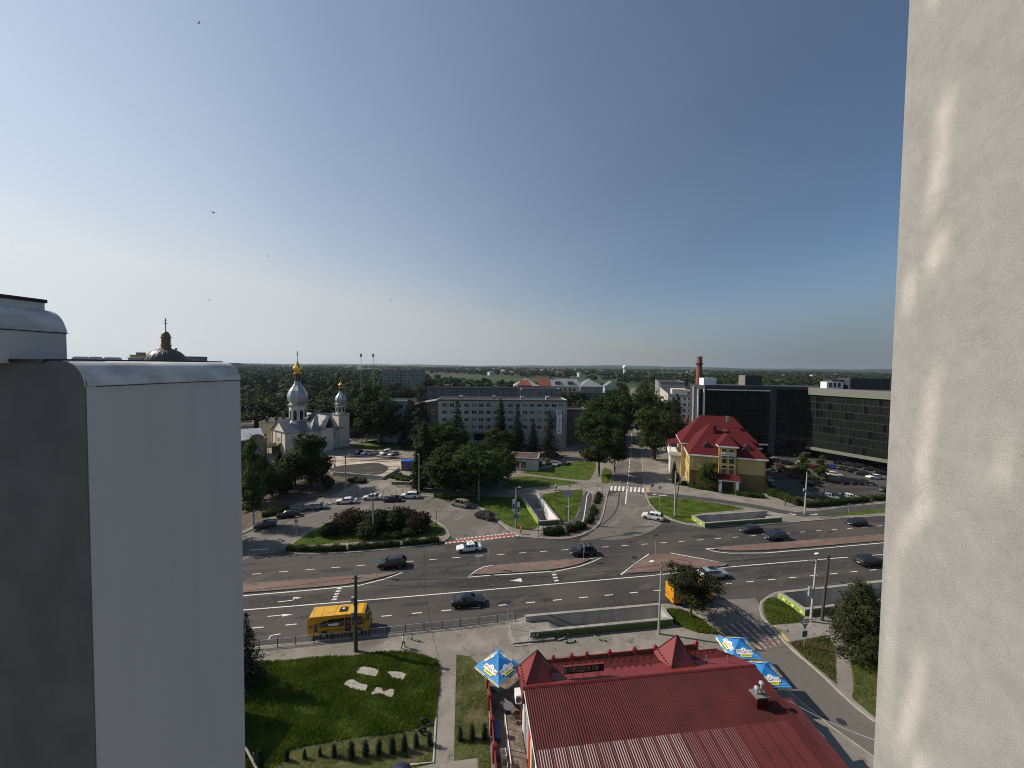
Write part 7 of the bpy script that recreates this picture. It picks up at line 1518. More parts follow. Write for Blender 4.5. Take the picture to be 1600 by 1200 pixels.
# rows of little thujas
TH = [(405,1207,1172),(448,1190,1172),(476,1187,1172),(500,1183,1169),(522,1184,1163),(549,1187,1159),(571,1183,1158),(592,1180,1156),(613,1178,1152),(632,1174,1149),(650,1169,1146),(671,1166,1144)]
ORD = ['in the shade at the left end','second','third','fourth','fifth','sixth','seventh','eighth','ninth','tenth','eleventh','at the right end by the edging']
for (u,v,vt),o_ in zip(TH, ORD): tree('thuja',u,v,vt,'little dark thuja in the bed below the lawn, %s%s'%(o_, '' if ' ' in o_ else ' from the left'),.85,'little thujas in the bed',cat='thuja')
put_tree('maple1',-56,71.8,13.5,'tall tree hidden behind the grey wing, its shadow on the slip road')
for u,v,vt,lb in ((719,1158,1136,'little thuja left of three on the dry lawn'),(738,1157,1133,'little thuja in the middle of three on the dry lawn'),(757,1155,1131,'little thuja right of three by the yard fence')): tree('thuja',u,v,vt,lb,.85,'little thujas on the dry lawn',cat='thuja')
# ---- wooded quarters: single trees scattered between the far buildings
FP = [((-35,150),(30,178)),((-62,160),(-28,184)),((20,164),(40,186)),((-58,228),(34,256)),((-4,262),(70,295)),((14,246),(66,268)),((66,288),(90,322)),((-176,410),(-90,440)),((90,205),(160,330)),((108,300),(170,390)),((-110,110),(-55,180)),((70,120),(190,200)),((164,345),(178,360)),((-320,280),(-215,335)),((-205,185),(-165,225))]
def free(x, y):
    for (a,b),(c,d) in FP:
        if a-2 < x < c+2 and b-2 < y < d+2: return False
    s = (x-26.2)*sn.x + (y-106)*sn.y; return not (-13 < s < 3.5)
R2 = random.Random(77); cnt = 0
LAB = {'far0':'dark round tree','far1':'mid green round tree','far2':'dark spreading tree','far3':'green spreading tree','far4':'light green tree','farspruce':'dark spruce','farpop':'tall narrow dark tree'}
def scatter(n, xr, yr, quarter, group, keys, hmin, hmax):
    k = 0; tries = 0; seen = []
    while k < n and tries < n*60:
        tries += 1; y = R2.uniform(*yr); x = R2.uniform(xr[0]*y, xr[1]*y)
        if not free(x, y) or any((x-a)**2+(y-b)**2 < 26 for a,b in seen): continue
        seen.append((x,y)); key = R2.choice(keys); put_tree(key, x, y, R2.uniform(hmin,hmax), LAB[key]+' '+quarter, group+', '+LAB[key], w=R2.uniform(.85,1.25), z=-.05); k += 1
ALL = ['far0','far1','far2','far0','far3','far1','far4','farspruce','farpop']
scatter(34,(-.72,-.36),(163,215),'in the wood behind the church','trees behind the church',['far0','far1','far2','far0','far3'],12,17)
scatter(52,(-.74,-.30),(215,330),'in the wood beyond the church','trees beyond the church',['far0','far1','far2','far0','far3','far4'],12,18)
scatter(46,(-.40,.12),(186,232),'between the grey block and the slab block','trees behind the grey block',ALL,9,15)
scatter(56,(-.42,.30),(258,420),'among the far old buildings','trees among the far buildings',ALL,11,19)
scatter(30,(.16,.34),(200,420),'left of the street in the far quarter','trees left of the far street',ALL,12,19)
scatter(42,(.36,1.05),(330,520),'beyond the white industrial blocks','trees beyond the industrial blocks',ALL,12,20)
scatter(20,(.37,.47),(262,330),'along the right of the far street','trees right of the far street',['far0','far2','farpop','farspruce'],12,18)
scatter(14,(.68,1.05),(196,300),'behind the black glass office','trees behind the office',ALL,10,16)
# ---- the far woods read as one mass
def far_wood(n, seed):
    r = np.random.default_rng(seed); y = 430*np.exp(r.random(n)*2.35); x = y*r.uniform(-1.7,1.8,n)
    fld = np.sin(x*.0043+1.3)*np.cos(y*.0031+.4)+.5*np.sin(x*.011+y*.006); keep = (fld > -.55+.45*r.random(n)); s = (x-26.2)*sn.x+(y-106)*sn.y; keep &= ~((np.abs(s+5) < 9)&(y<700)); x,y = x[keep],y[keep]; n = len(x)
    m_ = 26; hh = r.uniform(9,18,n); rr = r.uniform(3.2,6.5,n)*(1+y/3500)
    d = r.normal(size=(n,m_,3)); d /= np.linalg.norm(d,axis=2,keepdims=True); d[:,:,2] = np.abs(d[:,:,2])*1.0-.25
    C = np.stack([x,y,hh*.55],1)[:,None,:] + d*np.stack([rr,rr,hh*.45],1)[:,None,:]*(.75+.3*r.random((n,m_,1)))
    N = d + r.normal(size=d.shape)*.4 + np.array([0,0,.3]); S = (np.repeat(rr[:,None],m_,1)*(.75+.5*r.random((n,m_)))).ravel(); C=C.reshape(-1,3);N=N.reshape(-1,3)
    return C,N,S,r
for k,(nm,mk,n) in enumerate((('far_woods','leaf_dark',9800),('far_woods','leaf',5400),('far_woods','leaf_light',1300))):
    C,N,S,r = far_wood(n, 300+k); o = link(nm, quads_mesh(nm, C, N, r.normal(size=C.shape), S, M[mk], .85)); o['kind'] = 'stuff'
    tag(o, ('dark','green','light green')[k]+' far woods stretching to the horizon', 'woods')
# small houses between the far trees
M['house_white'] = mat('far_house_white', (0.62,0.60,0.57), .9); hb = MB(); hb.box(-5,5,-4,4,0,6); hm = hb.build('walls', M['house_white']); hr = MB(); hr.slab([(-5.5,-4.6,5.8),(5.5,-4.6,5.8),(5.5,0,9.2),(-5.5,0,9.2)],.2); hr.slab([(5.5,4.6,5.8),(-5.5,4.6,5.8),(-5.5,0,9.2),(5.5,0,9.2)],.2); h1 = hr.build('roof', M['rust']); h2d = h1.data.copy(); h2d.materials[0] = M['zinc']; h3d = h1.data.copy(); h3d.materials[0] = M['slate_sheet']
hmd, h1d = hm.data, h1.data; bpy.data.objects.remove(hm); bpy.data.objects.remove(h1)
for k in range(46):
    y = 1150*math.exp(R2.random()*1.3); x = y*R2.uniform(-.45,1.0)
    if k % 3: x = y*R2.uniform(-.1,.5)
    if not free(x,y): continue
    rc = k % 4; t = thing('house', 'small far white house with a %s roof among the trees'%('rusty red','silver','grey blue','silver')[rc], 'house', (x,y,-.05+R2.uniform(4,8)), R2.uniform(-.8,.8), 'small far houses with %s roofs'%('rusty red','silver','grey blue','silver')[rc]); t.scale = (R2.uniform(.9,1.7),)*2+(R2.uniform(.9,1.2),)
    link('walls', hmd, t); link('roof', (h1d,h2d,h3d,h2d)[rc], t)
    st = MB(); st.box(-4.9,4.9,-3.9,3.9,-10,0); st.build('base', M['house_white'], t)
bl_ = thing('radar_dome', 'white spherical dome standing above the far trees', 'dome', (.291*1500,1500,0)); mb = MB(); mb.lathe([(6,0),(6,26)], 12); mb.build('tower', M['house_white'], bl_); mb = MB(); mb.ball((0,0,33), 9, 12); mb.build('dome', M['white'], bl_, smooth=60)
M['pole_white'] = mat('pale_pole_paint', (0.42,0.42,0.41), .6, col2=(0.33,0.33,0.32), scale=2)
# ------------------------------------------------------------------ poles, lamps, signs
TOPS = {}
def pole(u, v, vtop, label, r=.16, mk='concrete', lamp=None, arm=1.6, utop=None, cat='utility pole', name='utility_pole', band=False, boxes=()):
    p = ground(u, v, .12); h = tall(u, v, vtop); t = thing(name, label, cat, (p.x,p.y,.1)); lean = 0
    if utop is not None: lean = (utop-u)/605*p.y
    mb = MB(); mb.tube([(0,0,0),(lean*.5,0,h*.5),(lean,0,h)], r, r*.68, n=10); mb.build('shaft', M[mk], t, smooth=60)
    mb = MB(); mb.lathe([(r*.85,0),(r*.85,.06),(.02,.1)], 8, (lean,0,h)); mb.build('cap', M['steel_dark'], t)
    if lamp is not None:
        a = rad(lamp); d = Vector((math.cos(a), math.sin(a), 0)); mb = MB(); b = Vector((lean,0,h-.25)); e = b + d*arm + Vector((0,0,arm*.35)); mb.tube([b, b+d*arm*.5+Vector((0,0,arm*.26)), e], .035, n=6); mb.build('arm', M['galv'], t)
        mb = MB(); q = e + d*.25; mb.ball((0,0,0), .21, 7, sz=.55); l_ = mb.build('lamp_head', M['lamp_white'], t, smooth=80); l_.location = q; l_.scale = (1.7,1,.8); l_.rotation_euler = (0,.2,a)
    for z in boxes: mb = MB(); mb.box(-r-.28,-r+.02,-.15,.15,h*z,h*z+.55); mb.build('junction_box', M['galv'], t)
    if band: 
        for z in (.45,.62): mb = MB(); mb.lathe([(r*1.15,h*z),(r*1.15,h*z+.12)], 10); mb.build('clamp', M['steel_dark'], t)
    for k, z in enumerate((h-.35, h-.9)): mb = MB(); mb.box(lean-.45,lean+.45,-.04,.04,z,z+.07); mb.build('crossarm', M['steel_dark'], t) if (k == 0 and mk != 'galv') else None
    TOPS[label] = (Vector((p.x+lean, p.y, h-.2+.1))); return t
A1_ = 'concrete pole coloured as if shaded, standing on the near pavement in front of the yellow bus'
pole(556,1017,900,A1_,.24,'shaded_concrete',band=True,boxes=(.46,.66))
A2_ = 'tall grey pole with lamp at the end of the long stairwell behind the shop'
pole(1029,990,880,A2_,.16,'galv',lamp=165,arm=.9,utop=1031)
A3_ = 'pale steel pole at the lime graffiti stairwell'; pole(1266.5,971,875,A3_,.16,'pole_white',utop=1272,boxes=(.42,.5))
A4_ = 'dark wooden pole right of the pale steel pole'; pole(1284,969,868,A4_,.19,'wood_dark',lamp=180,arm=1.4,utop=1291)
A5_ = 'bare concrete pole in the grass of the loop island'; pole(584,837,766,A5_,.2,'concrete',utop=582)
A6_ = 'concrete lamp pole behind the white coupe on the slip road'; pole(540,776,713,A6_,.18,'concrete',lamp=75,arm=1.2)
A7_ = 'concrete lamp pole left of the black kiosk'; pole(655,771,714,A7_,.2,'concrete',lamp=110,arm=1.6)
A8_ = 'concrete lamp pole on the lawn in front of the chestnuts'; pole(748,784,727,A8_,.19,'concrete',lamp=120,arm=1.3)
A9_ = 'concrete lamp pole with banners and a round blue sign by the red crossing'
p9_ = pole(806,825,762,A9_,.2,'concrete',lamp=30,arm=.6)
for s, z in ((-1,3.2),(1,2.6)):
    mb = MB(); mb.box(s*.25,s*.75,-.03,.03,z+.4,z+2.9); b_ = mb.build('banner', M['plate_white'], p9_); mb = MB(); mb.box(s*.30,s*.70,-.036,-.031,z+.8,z+1.9); mb.build('banner_print', M['sign_blue'], b_)
mb = MB(); mb.tube([(0,-.24,2.6),(0,-.27,2.6)], .45, n=18); b_ = mb.build('round_sign', M['sign_blue'], p9_); mb = MB(); mb.box(-.06,.06,-.29,-.275,2.35,2.85); mb.build('arrow', M['plate_white'], b_)
A10_ = 'slim white pole with a grey board in the lawn right of the stairwell'; q_ = pole(888.5,816,756,A10_,.13,'pole_white'); mb = MB(); mb.box(-1.3,1.0,-.16,-.1,5.6,7.1); mb.build('back_board', M['galv'], q_)
A11_ = 'white pole at the corner lawn left of the yellow house'; pole(1054,807,736,A11_,.17,'pole_white')
A12_ = 'brown wooden pole leaning behind the white corner pole'; pole(1053.5,806,746,A12_,.15,'wood_dark',utop=1061)
A13_ = 'white pole on the pavement corner of the car park hedge'; pole(1257,803,738,A13_,.17,'pole_white',utop=1258.5,boxes=(.55,))
def lamp_post(u, v, vt, label, head='T', mk='steel_dark', r=.05, group='slim street lamps'):
    p = ground(u, v, .12); h = tall(u, v, vt); t = thing('street_lamp', label, 'street lamp', (p.x,p.y,.1), 0, group); mb = MB(); mb.tube([(0,0,0),(0,0,h)], r, r*.8, n=8); mb.build('post', M[mk], t); mb = MB(); mb.box(-.05,.75 if head == 'T' else .5,-.09,.09,h,h+.07); mb.build('lamp_head', M['galv'], t); mb = MB(); mb.lathe([(.12,0),(.12,.25),(.05,.3)], 8); mb.build('base', M[mk], t)
for u,v,vt,lb in ((682,831,797,'slim lamp with flat head at the right end of the loop island'),(462.5,838,807,'slim lamp at the left tip of the loop island by the no entry sign'),(841,839,797,'slim dark post at the near corner of the lime stairwell'),(884.5,835,792,'slim dark post between the two hedge blocks'),(859,769,743,'slim dark lamp beyond the stairwell lawn'),(934,771,742,'slim dark lamp left of the zebra crossing'),(909,765,751,'short dark lamp left of the zebra path'),(941,772,757,'short lamp beside the zebra crossing'),(1357,784,757,'lamp post by the hedge gap near the wall pier'),(1288,774,757,'lamp post among the dark cars of the hedge row'),(1303,748,736,'lamp post in the middle row of the car park'),(1240,726,711,'lamp post behind the back row near the house'),(985,706,690,'street lamp far up the side street, left'),(1054,760,745,'street lamp by the yellow house bush')): lamp_post(u,v,vt,lb)
def sign(u, v, vt, kind, label, face=0.0):
    p = ground(u, v, .12); h = tall(u, v, vt); t = thing('road_sign', label, 'road sign', (p.x,p.y,.05), rad(face), 'road signs'); mb = MB(); mb.tube([(0,0,0),(0,0,h)], .035, n=7); mb.build('post', M['galv'], t); y = -.045
    def disc(r, z, mk, d=0.0, n=20, par=t, nm='plate', sq=False, a0=0.0): mb = MB(); mb.tube([(0,y-d,z),(0,y-d-.012,z)], r, n=n); o = mb.build(nm, M[mk], par); return o
    def plate(P, z, mk, d=0.0, par=t, nm='plate'): mb = MB(); n = len(P); mb.add([(a,y-d,z+b) for a,b in P]+[(a,y-d-.012,z+b) for a,b in P], [list(range(n)), list(range(2*n-1,n-1,-1))]+[[i,n+i,n+(i+1)%n,(i+1)%n] for i in range(n)]); return mb.build(nm, M[mk], par)
    R = lambda w,hh: [(-w,-hh),(w,-hh),(w,hh),(-w,hh)]
    if kind == 'noentry': o = disc(.36,h-.7,'sign_red'); plate(R(.24,.07),h-.7,'plate_white',.014,o,'bar')
    if kind == 'keep': o = disc(.32,h-.35,'sign_blue'); plate([(-.05,.2),(.05,.2),(.05,-.02),(.16,-.02),(0,-.22),(-.16,-.02),(-.05,-.02)],h-.35,'plate_white',.014,o,'arrow'); plate(R(.12,.3),h-1.1,'plate_white'); 
    if kind == 'giveway': o = plate([(-.45,.36),(.45,.36),(0,-.42)],h-.45,'sign_red'); plate([(-.3,.27),(.3,.27),(0,-.25)],h-.45,'plate_white',.014,o,'field'); plate(R(.42,.09),h-.02,'sign_blue',.0)
    if kind == 'cross': o = plate(R(.36,.36),h-.4,'sign_blue'); plate([(-.24,-.22),(.24,-.22),(0,.25)],h-.4,'plate_white',.014,o,'field'); plate([(-.06,-.16),(.0,.02),(.06,-.16),(.03,.1),(-.03,.1)],h-.4,'print_black',.028,o,'walker')
    if kind == 'corner':
        o = plate(R(.75,.11),h-.15,'sign_blue'); plate(R(.68,.035),h-.15,'plate_white',.014,o,'street_name'); plate(R(.7,.1),h-.42,'galv'); plate([(-.45,.36),(.45,.36),(0,-.42)],h-.95,'galv'); o = plate(R(.36,.36),h-1.85,'sign_blue',.01); plate([(-.24,-.22),(.24,-.22),(0,.25)],h-1.85,'band_grey',.024,o,'field')
    if kind == 'round': disc(.34,h-.36,'galv')
    if kind == 'slim': plate(R(.16,.55),h-.6,'plate_white')
    return t
for a in ((463,840,808,'noentry','red no entry sign at the left tip of the loop island',0),(912,876,852,'slim','white marker sign at the right tip of the middle brick median',60),(990.5,893,867,'keep','round blue arrow sign on the triangular median',0),(1024,870,836,'giveway','triangular give way sign behind the triangular median',10),(793,984,941,'giveway','sign edge on, at the right end of the road railing',62),(588,900,870,'slim','thin white marker sign at the tip of the left brick median',75),(762.5,888,858,'slim','thin sign post behind the middle brick median',85),(747,895,870,'slim','thin sign post at the left tip of the middle brick median',85),(1256,1012,966,'corner','sign post with blue street plates, triangle and crossing sign at the side road corner',12),(1019,770,756,'cross','blue pedestrian crossing sign right of the zebra',0),(1030,800,759,'round','grey sign back on the corner lawn left of the white poles',0),(1326,803,786,'round','round grey sign at the strip of grass by the main road',0),(931,828,805,'round','grey marker sign in the hedge bed by the street corner',0),(906,800,787,'round','small sign in the lawn right of the stairwell',0)): sign(*a[:5], face=a[5])
# overhead wires
def wire(a, b, sag, label, r=.018):
    P = [a.lerp(b, i/14) - Vector((0,0,4*sag*(i/14)*(1-i/14))) for i in range(15)]; mb = MB(); mb.tube(P, r, n=4); tag(mb.build('overhead_wire', M['trim']), label, 'wire', 'overhead wires')
T1,T2,T4,T5 = TOPS[A1_],TOPS[A2_],TOPS[A4_],TOPS[A5_]
wire(T1,T2,.9,'dark wire from the pole by the bus to the lamp pole behind the shop'); wire(T1-Vector((0,0,.7)),T2-Vector((0,0,.5)),1.2,'lower dark wire from the pole by the bus to the lamp pole'); wire(T1,T1+Vector((-34,-6.5,.3)),.6,'wire running left from the pole by the bus towards the grey wing'); wire(T2,T4,.8,'wire from the lamp pole over the pine to the wooden pole'); wire(T4,T4+Vector((30,5,1)),.6,'wire running right from the wooden pole past the pier'); wire(T1-Vector((0,0,.3)),T5,1.0,'wire from the pole by the bus across the road to the island pole'); wire(T5,TOPS[A8_],.9,'wire from the island pole to the lawn lamp pole'); wire(TOPS[A8_],TOPS[A9_],.4,'wire between the lamp poles above the lawns'); wire(TOPS[A11_],TOPS[A13_],.7,'wire along the yellow house between the white poles'); wire(T4-Vector((0,0,.3)),TOPS[A11_],1.3,'wire across the road to the white corner pole'); wire(TOPS[A10_],TOPS[A11_],.6,'wire over the side street mouth')
wire(Vector((*shopw(23.2,-3.6)[:2],4.6)), ground(1372,1158,3.0), .25, 'pale cable from the shop roof over the side road', .022)
bpy.data.objects[[o.name for o in bpy.data.objects if o.name.startswith('overhead_wire')][-1]].data.materials[0] = M['plate_white']
mb = MB(); P = [ground(556,1017,0.12), ground(480,1034,.12)]
# railing along the near kerb
RP = [ground(u, 1013-.1103*(u-413), .11) for u in lin(405,28.6,15)]
rl = thing('road_railing', 'low grey steel railing with upright bars along the near kerb', 'railing', RP[0])
for i, p in enumerate(RP):
    q = p-RP[0]; mb = MB(); mb.box(q.x-.035,q.x+.035,q.y-.035,q.y+.035,-.1,1.1); mb.build('post', M['steel_dark'], rl)
    if i:
        a = RP[i-1]-RP[0]; d = q-a; an = math.atan2(d.y,d.x); c = (a+q)/2; pn = MB(); pn.obox((c.x,c.y,1.0), an, d.length, .04, .05); pn.obox((c.x,c.y,.22), an, d.length, .035, .04)
        for k in range(1,13): e = a.lerp(q,k/13); pn.obox((e.x,e.y,.61), an, .022, .022, .76)
        s_ = pn.build('rail_panel', M['galv'], rl); s_['kind'] = 'stuff'
# bollards along the slip road
bo = None
for k,(u,v) in enumerate(((434,808),(464,797),(474,794.5),(505,785.5),(517,782.5),(548,777.5),(559,775.5),(569,774),(599,771.5),(609,770.8),(619,770.3),(629,770),(657,773),(664,774))):
    p = ground(u,v,.12)
    if bo is None: mb = MB(); mb.tube([(0,0,0),(0,0,1.0)], .05, n=8); mb.lathe([(.06,1.0),(.05,1.05),(.01,1.08)],8); mb.lathe([(.09,0),(.09,.04),(.05,.05)],8); bo = mb.build('bollard', M['steel_dark'], loc=(p.x,p.y,.11)); tag(bo,'dark steel bollard in the row behind the parked slip road cars','bollard','bollards along the slip road')
    else: q = bo.copy(); COL.objects.link(q); q.location = (p.x,p.y,.11)

# ------------------------------------------------------------------ people, scooters, small things
M['skin'] = mat('skin', (0.42,0.26,0.18), .6); M['hair'] = mat('dark_hair', (0.02,0.014,0.01), .7); M['trousers'] = mat('dark_trousers', (0.015,0.016,0.02), .8); M['orange'] = mat('orange_vest', (0.70,0.09,0.02), .7); M['dark_cloth'] = mat('dark_cloth', (0.03,0.03,0.035), .8)
def person(u, v, rz, label, shirt, trousers='trousers', stride=.22, sit=False, seat=.46, h=1.72):
    p = ground(u, v, .12); s = h/1.72; z0 = 0.0
    V = {}; E = []; R = {}
    def j(n, co, r, par=None): V[n] = co; R[n] = r; (E.append((par, n)) if par else None)
    if not sit:
        hp = .92; j('pel',(0,0,.95),.135); j('sp',(0,0,1.15),.125,'pel'); j('ch',(.01,0,1.36),.145,'sp'); j('nk',(.02,0,1.49),.058,'ch'); j('hd',(.04,0,1.57),.085,'nk'); j('tp',(.04,0,1.67),.085,'hd')
        for sd, st in ((1,stride),(-1,-stride)):
            t_ = 'L' if sd > 0 else 'R'; j('sh'+t_,(0,sd*.18,1.41),.062,'ch'); j('el'+t_,(-st*.35,sd*.25,1.14),.045,'sh'+t_); j('wr'+t_,(-st*.55+.05,sd*.26,.92),.034,'el'+t_); j('ha'+t_,(-st*.6+.09,sd*.255,.82),.036,'wr'+t_)
            j('hi'+t_,(0,sd*.095,.90),.098,'pel'); j('kn'+t_,(st*.55+.04,sd*.10,.50),.066,'hi'+t_); j('an'+t_,(st*.95-.02,sd*.10,.09),.046,'kn'+t_); j('to'+t_,(st*.95+.15,sd*.11,.045),.04,'an'+t_)
    else:
        b = seat+.1; j('pel',(0,0,b),.14); j('sp',(.0,0,b+.22),.125,'pel'); j('ch',(.03,0,b+.43),.145,'sp'); j('nk',(.05,0,b+.56),.058,'ch'); j('hd',(.08,0,b+.65),.085,'nk'); j('tp',(.08,0,b+.75),.085,'hd')
        for sd in (1,-1):
            t_ = 'L' if sd > 0 else 'R'; j('sh'+t_,(.02,sd*.18,b+.48),.062,'ch'); j('el'+t_,(.12,sd*.25,b+.22),.045,'sh'+t_); j('wr'+t_,(.33,sd*.18,b+.14),.034,'el'+t_); j('ha'+t_,(.42,sd*.16,b+.13),.036,'wr'+t_)
            j('hi'+t_,(.05,sd*.1,b-.02),.098,'pel'); j('kn'+t_,(.45,sd*.11,b-.03),.066,'hi'+t_); j('an'+t_,(.47,sd*.11,.09),.046,'kn'+t_); j('to'+t_,(.63,sd*.12,.045),.04,'an'+t_)
    ks = list(V); me = bpy.data.meshes.new('tmp'); me.from_pydata([V[k] for k in ks], [(ks.index(a), ks.index(b)) for a,b in E], []); o = bpy.data.objects.new('tmp', me); COL.objects.link(o)
    sk = o.modifiers.new('skin','SKIN'); me.skin_vertices[0].data[0].use_root = True
    for i,k in enumerate(ks): me.skin_vertices[0].data[i].radius = (R[k],R[k])
    sb = o.modifiers.new('sub','SUBSURF'); sb.levels = 1; sb.render_levels = 1
    dg = bpy.context.evaluated_depsgraph_get(); m2 = bpy.data.meshes.new_from_object(o.evaluated_get(dg)); bpy.data.objects.remove(o)
    t = thing('person', label, 'person', (p.x,p.y,.115), rad(rz)); t.scale = (s,s,s)
    for k in ('skin',shirt,trousers,'steel_dark'): m2.materials.append(M[k])
    zt = V['pel'][2]+.03; zn = V['nk'][2]-.02
    for f in m2.polygons:
        c = f.center; hand = min((c-Vector(V[k])).length for k in ('haL','haR')) < .1 or min((c-Vector(V[k])).length for k in ('wrL','wrR')) < .05
        f.material_index = 0 if (c.z > zn or hand) else (3 if c.z < .10 else (2 if (c.z < zt and (abs(c.y) < .2 or c.z < .5 or sit)) else 1)); f.use_smooth = True
    body = link('body', m2, t); hd = V['hd']; mb = MB(); mb.ball((hd[0]-.02,hd[1],hd[2]+.06), .105, 8, sz=1.05); mb.build('hair', M['hair'], t, smooth=80)
    mb = MB(); mb.ball((hd[0]+.085,hd[1],hd[2]+.03), .018, 5); mb.build('nose', M['skin'], body)
    for y in (-.035,.035): mb = MB(); mb.ball((hd[0]+.078,y,hd[2]+.055), .011, 5); mb.build('eye', M['hair'], body)
    return t
person(630,1012.5,10,'person in a white top and dark trousers walking on the near pavement','plate_white')
person(814,834,200,'person in an orange vest and dark trousers at the red cycle crossing','orange')
person(869,765,265,'person in a white top standing by the dark bench','plate_white',stride=.05)
person(874.5,768,270,'person in pale clothes sitting on the dark bench','plate_white','dark_cloth',sit=True)
person(1227,790,180,'person in dark clothes on the pavement by the car park hedge','dark_cloth')
b0 = ground(873,769,.12); bn = thing('bench', 'dark park bench beyond the lime stairwell', 'bench', (b0.x,b0.y,.12), rad(4))
mb = MB(); mb.box(-1.3,1.3,-.25,.25,.41,.46); mb.build('seat', M['wood_dark'], bn)
for x in (-1.1,1.1): mb = MB(); mb.box(x-.06,x+.06,-.22,.22,0,.41); mb.build('leg', M['concrete'], bn)
b0 = ground(629,760.5,.12); bn = thing('bench', 'low bench in front of the brick planter by the rubble lot', 'bench', (b0.x,b0.y,.12), rad(4)); mb = MB(); mb.box(-1.8,1.6,-.25,.25,.38,.44); mb.build('seat', M['band_grey'], bn)
for x in (-1.5,1.3): mb = MB(); mb.box(x-.08,x+.08,-.2,.2,0,.38); mb.build('leg', M['concrete'], bn)
M['scoot'] = mat('mint_scooter_deck', (0.16,0.27,0.17), .5)
def scooter(u, v, rz, label, lying=False):
    p = ground(u, v, .12); t = thing('scooter', label, 'scooter', (p.x,p.y,.11), rad(rz), 'rental scooters')
    if lying: t.rotation_euler = (rad(80),0,rad(rz)); t.location.z = .3
    mb = MB(); mb.box(-.5,.42,-.09,.09,.10,.16); mb.build('deck', M['scoot'], t); mb = MB(); mb.tube([(.46,0,.14),(.36,0,1.12)], .03, n=7); mb.build('stem', M['steel_dark'], t); mb = MB(); mb.tube([(.36,-.25,1.12),(.36,.25,1.12)], .022, n=6); mb.build('handlebar', M['steel_dark'], t)
    for x in (-.58,.55): mb = MB(); mb.tube([(x,-.03,.11),(x,.03,.11)], .11, n=12); mb.build('wheel', M['tyre'], t)
    mb = MB(); mb.obox((-.55,0,.26),0,.25,.09,.03); mb.build('mudguard', M['scoot'], t)
scooter(649,1001,160,'scooter standing by the road railing right of the walking person'); scooter(876,1000,200,'scooter leaning by the stairwell wall, leftmost'); scooter(892,1004,195,'scooter on the pavement in the middle behind the shop'); scooter(932,997,130,'scooter left of the pair by the green stairwell wall'); scooter(940,998,130,'scooter right of the pair by the green stairwell wall')
def bicycle(u, v, rz, label):
    p = ground(u, v, .12); t = thing('bicycle', label, 'bicycle', (p.x,p.y,.11), rad(rz))
    for x in (-.52,.52):
        mb = MB(); mb.tube([(x+.33*math.cos(a*PI/8),0,.34+.33*math.sin(a*PI/8)) for a in range(17)], .02, n=5); mb.build('wheel', M['tyre'], t)
    mb = MB(); 
    for P in ([(-.52,0,.34),(-.12,0,.82),(.40,0,.84),(.0,0,.34),(-.52,0,.34)],[(-.12,0,.82),(.0,0,.34)],[(.52,0,.34),(.40,0,.84),(.38,0,1.0)]): mb.tube(P, .02, n=5)
    mb.build('frame', M['galv'], t); mb = MB(); mb.tube([(.38,-.25,1.02),(.38,.25,1.02)], .016, n=5); mb.build('handlebar', M['steel_dark'], t); mb = MB(); mb.box(-.25,-.02,-.07,.07,.9,.95); mb.build('saddle', M['trim'], t)
bicycle(914,769,100,'pale bicycle parked at the end of the bike path'); bicycle(836,1001,10,'dark bicycle against the green wall of the long stairwell')
# lawn pieces: pale gravel beds, two tyres, round garden parasol at the bottom edge
M['gravel'] = mat('pale_gravel', (0.40,0.37,0.33), .95, col2=(0.22,0.2,0.18), scale=3.5, coord='World', bump=.8, bscale=12)
for px in ([(554,1054),(563,1042),(593,1048),(587,1060),(575,1057)],[(602,1050),(637,1053),(630,1066),(613,1063)],[(535,1071),(548,1062),(562,1070),(576,1072),(571,1083),(548,1078)],[(578,1088),(587,1075),(598,1077),(597,1083),(606,1079),(617,1079),(613,1094),(594,1086)]):
    P = gp(px); P = chaikin(P, 1); o = sheet('gravel_patch', P, .17, M['gravel'], depth=.06)
mb = MB()
for k,(u,v) in enumerate(((663,1127),(660,1142))):
    p = ground(u,v,.3); mb = MB(); n, m_ = 20, 8; vs = []
    for i in range(n):
        a = 2*PI*i/n
        for j in range(m_): b = 2*PI*j/m_; r_ = .30+.10*math.cos(b); vs.append((r_*math.cos(a), .10*math.sin(b), r_*math.sin(a)))
    mb.add(vs, [[i*m_+j, ((i+1)%n)*m_+j, ((i+1)%n)*m_+(j+1)%m_, i*m_+(j+1)%m_] for i in range(n) for j in range(m_)]); o = mb.build('tyre', M['tyre'], smooth=180, loc=(p.x,p.y,.42)); o.rotation_euler = (rad(28),0,rad(10)); tag(o, ('upper','lower')[k]+' old tyre standing at the right edge of the lawn', 'tyre', 'old tyres on the lawn')
p = ground(625,1206,2.1); gt = thing('parasol', 'round dark blue garden parasol cut off by the bottom edge', 'parasol', (p.x,p.y,.11)); mb = MB()
for k in range(8):
    mb = MB(); a, b = 2*PI*k/8, 2*PI*(k+1)/8; pr = [(.0,2.35),(.4,2.28),(.75,2.08),(.92,1.86)]; vs = [(r_*math.cos(t_),r_*math.sin(t_),z) for r_,z in pr for t_ in (a,b)]; mb.add(vs, [(2*i,2*i+2,2*i+3,2*i+1) for i in range(3)]); M.setdefault('navy_cloth', mat('navy_cloth',(0.012,0.018,0.05),.8)); mb.build('canopy_panel', M['navy_cloth'], gt)
mb = MB(); mb.tube([(0,0,0),(0,0,2.35)], .025, n=6); mb.build('pole', M['galv'], gt); mb = MB(); mb.lathe([(.25,0),(.22,.08),(.05,.1)],10); mb.build('base', M['concrete'], gt)
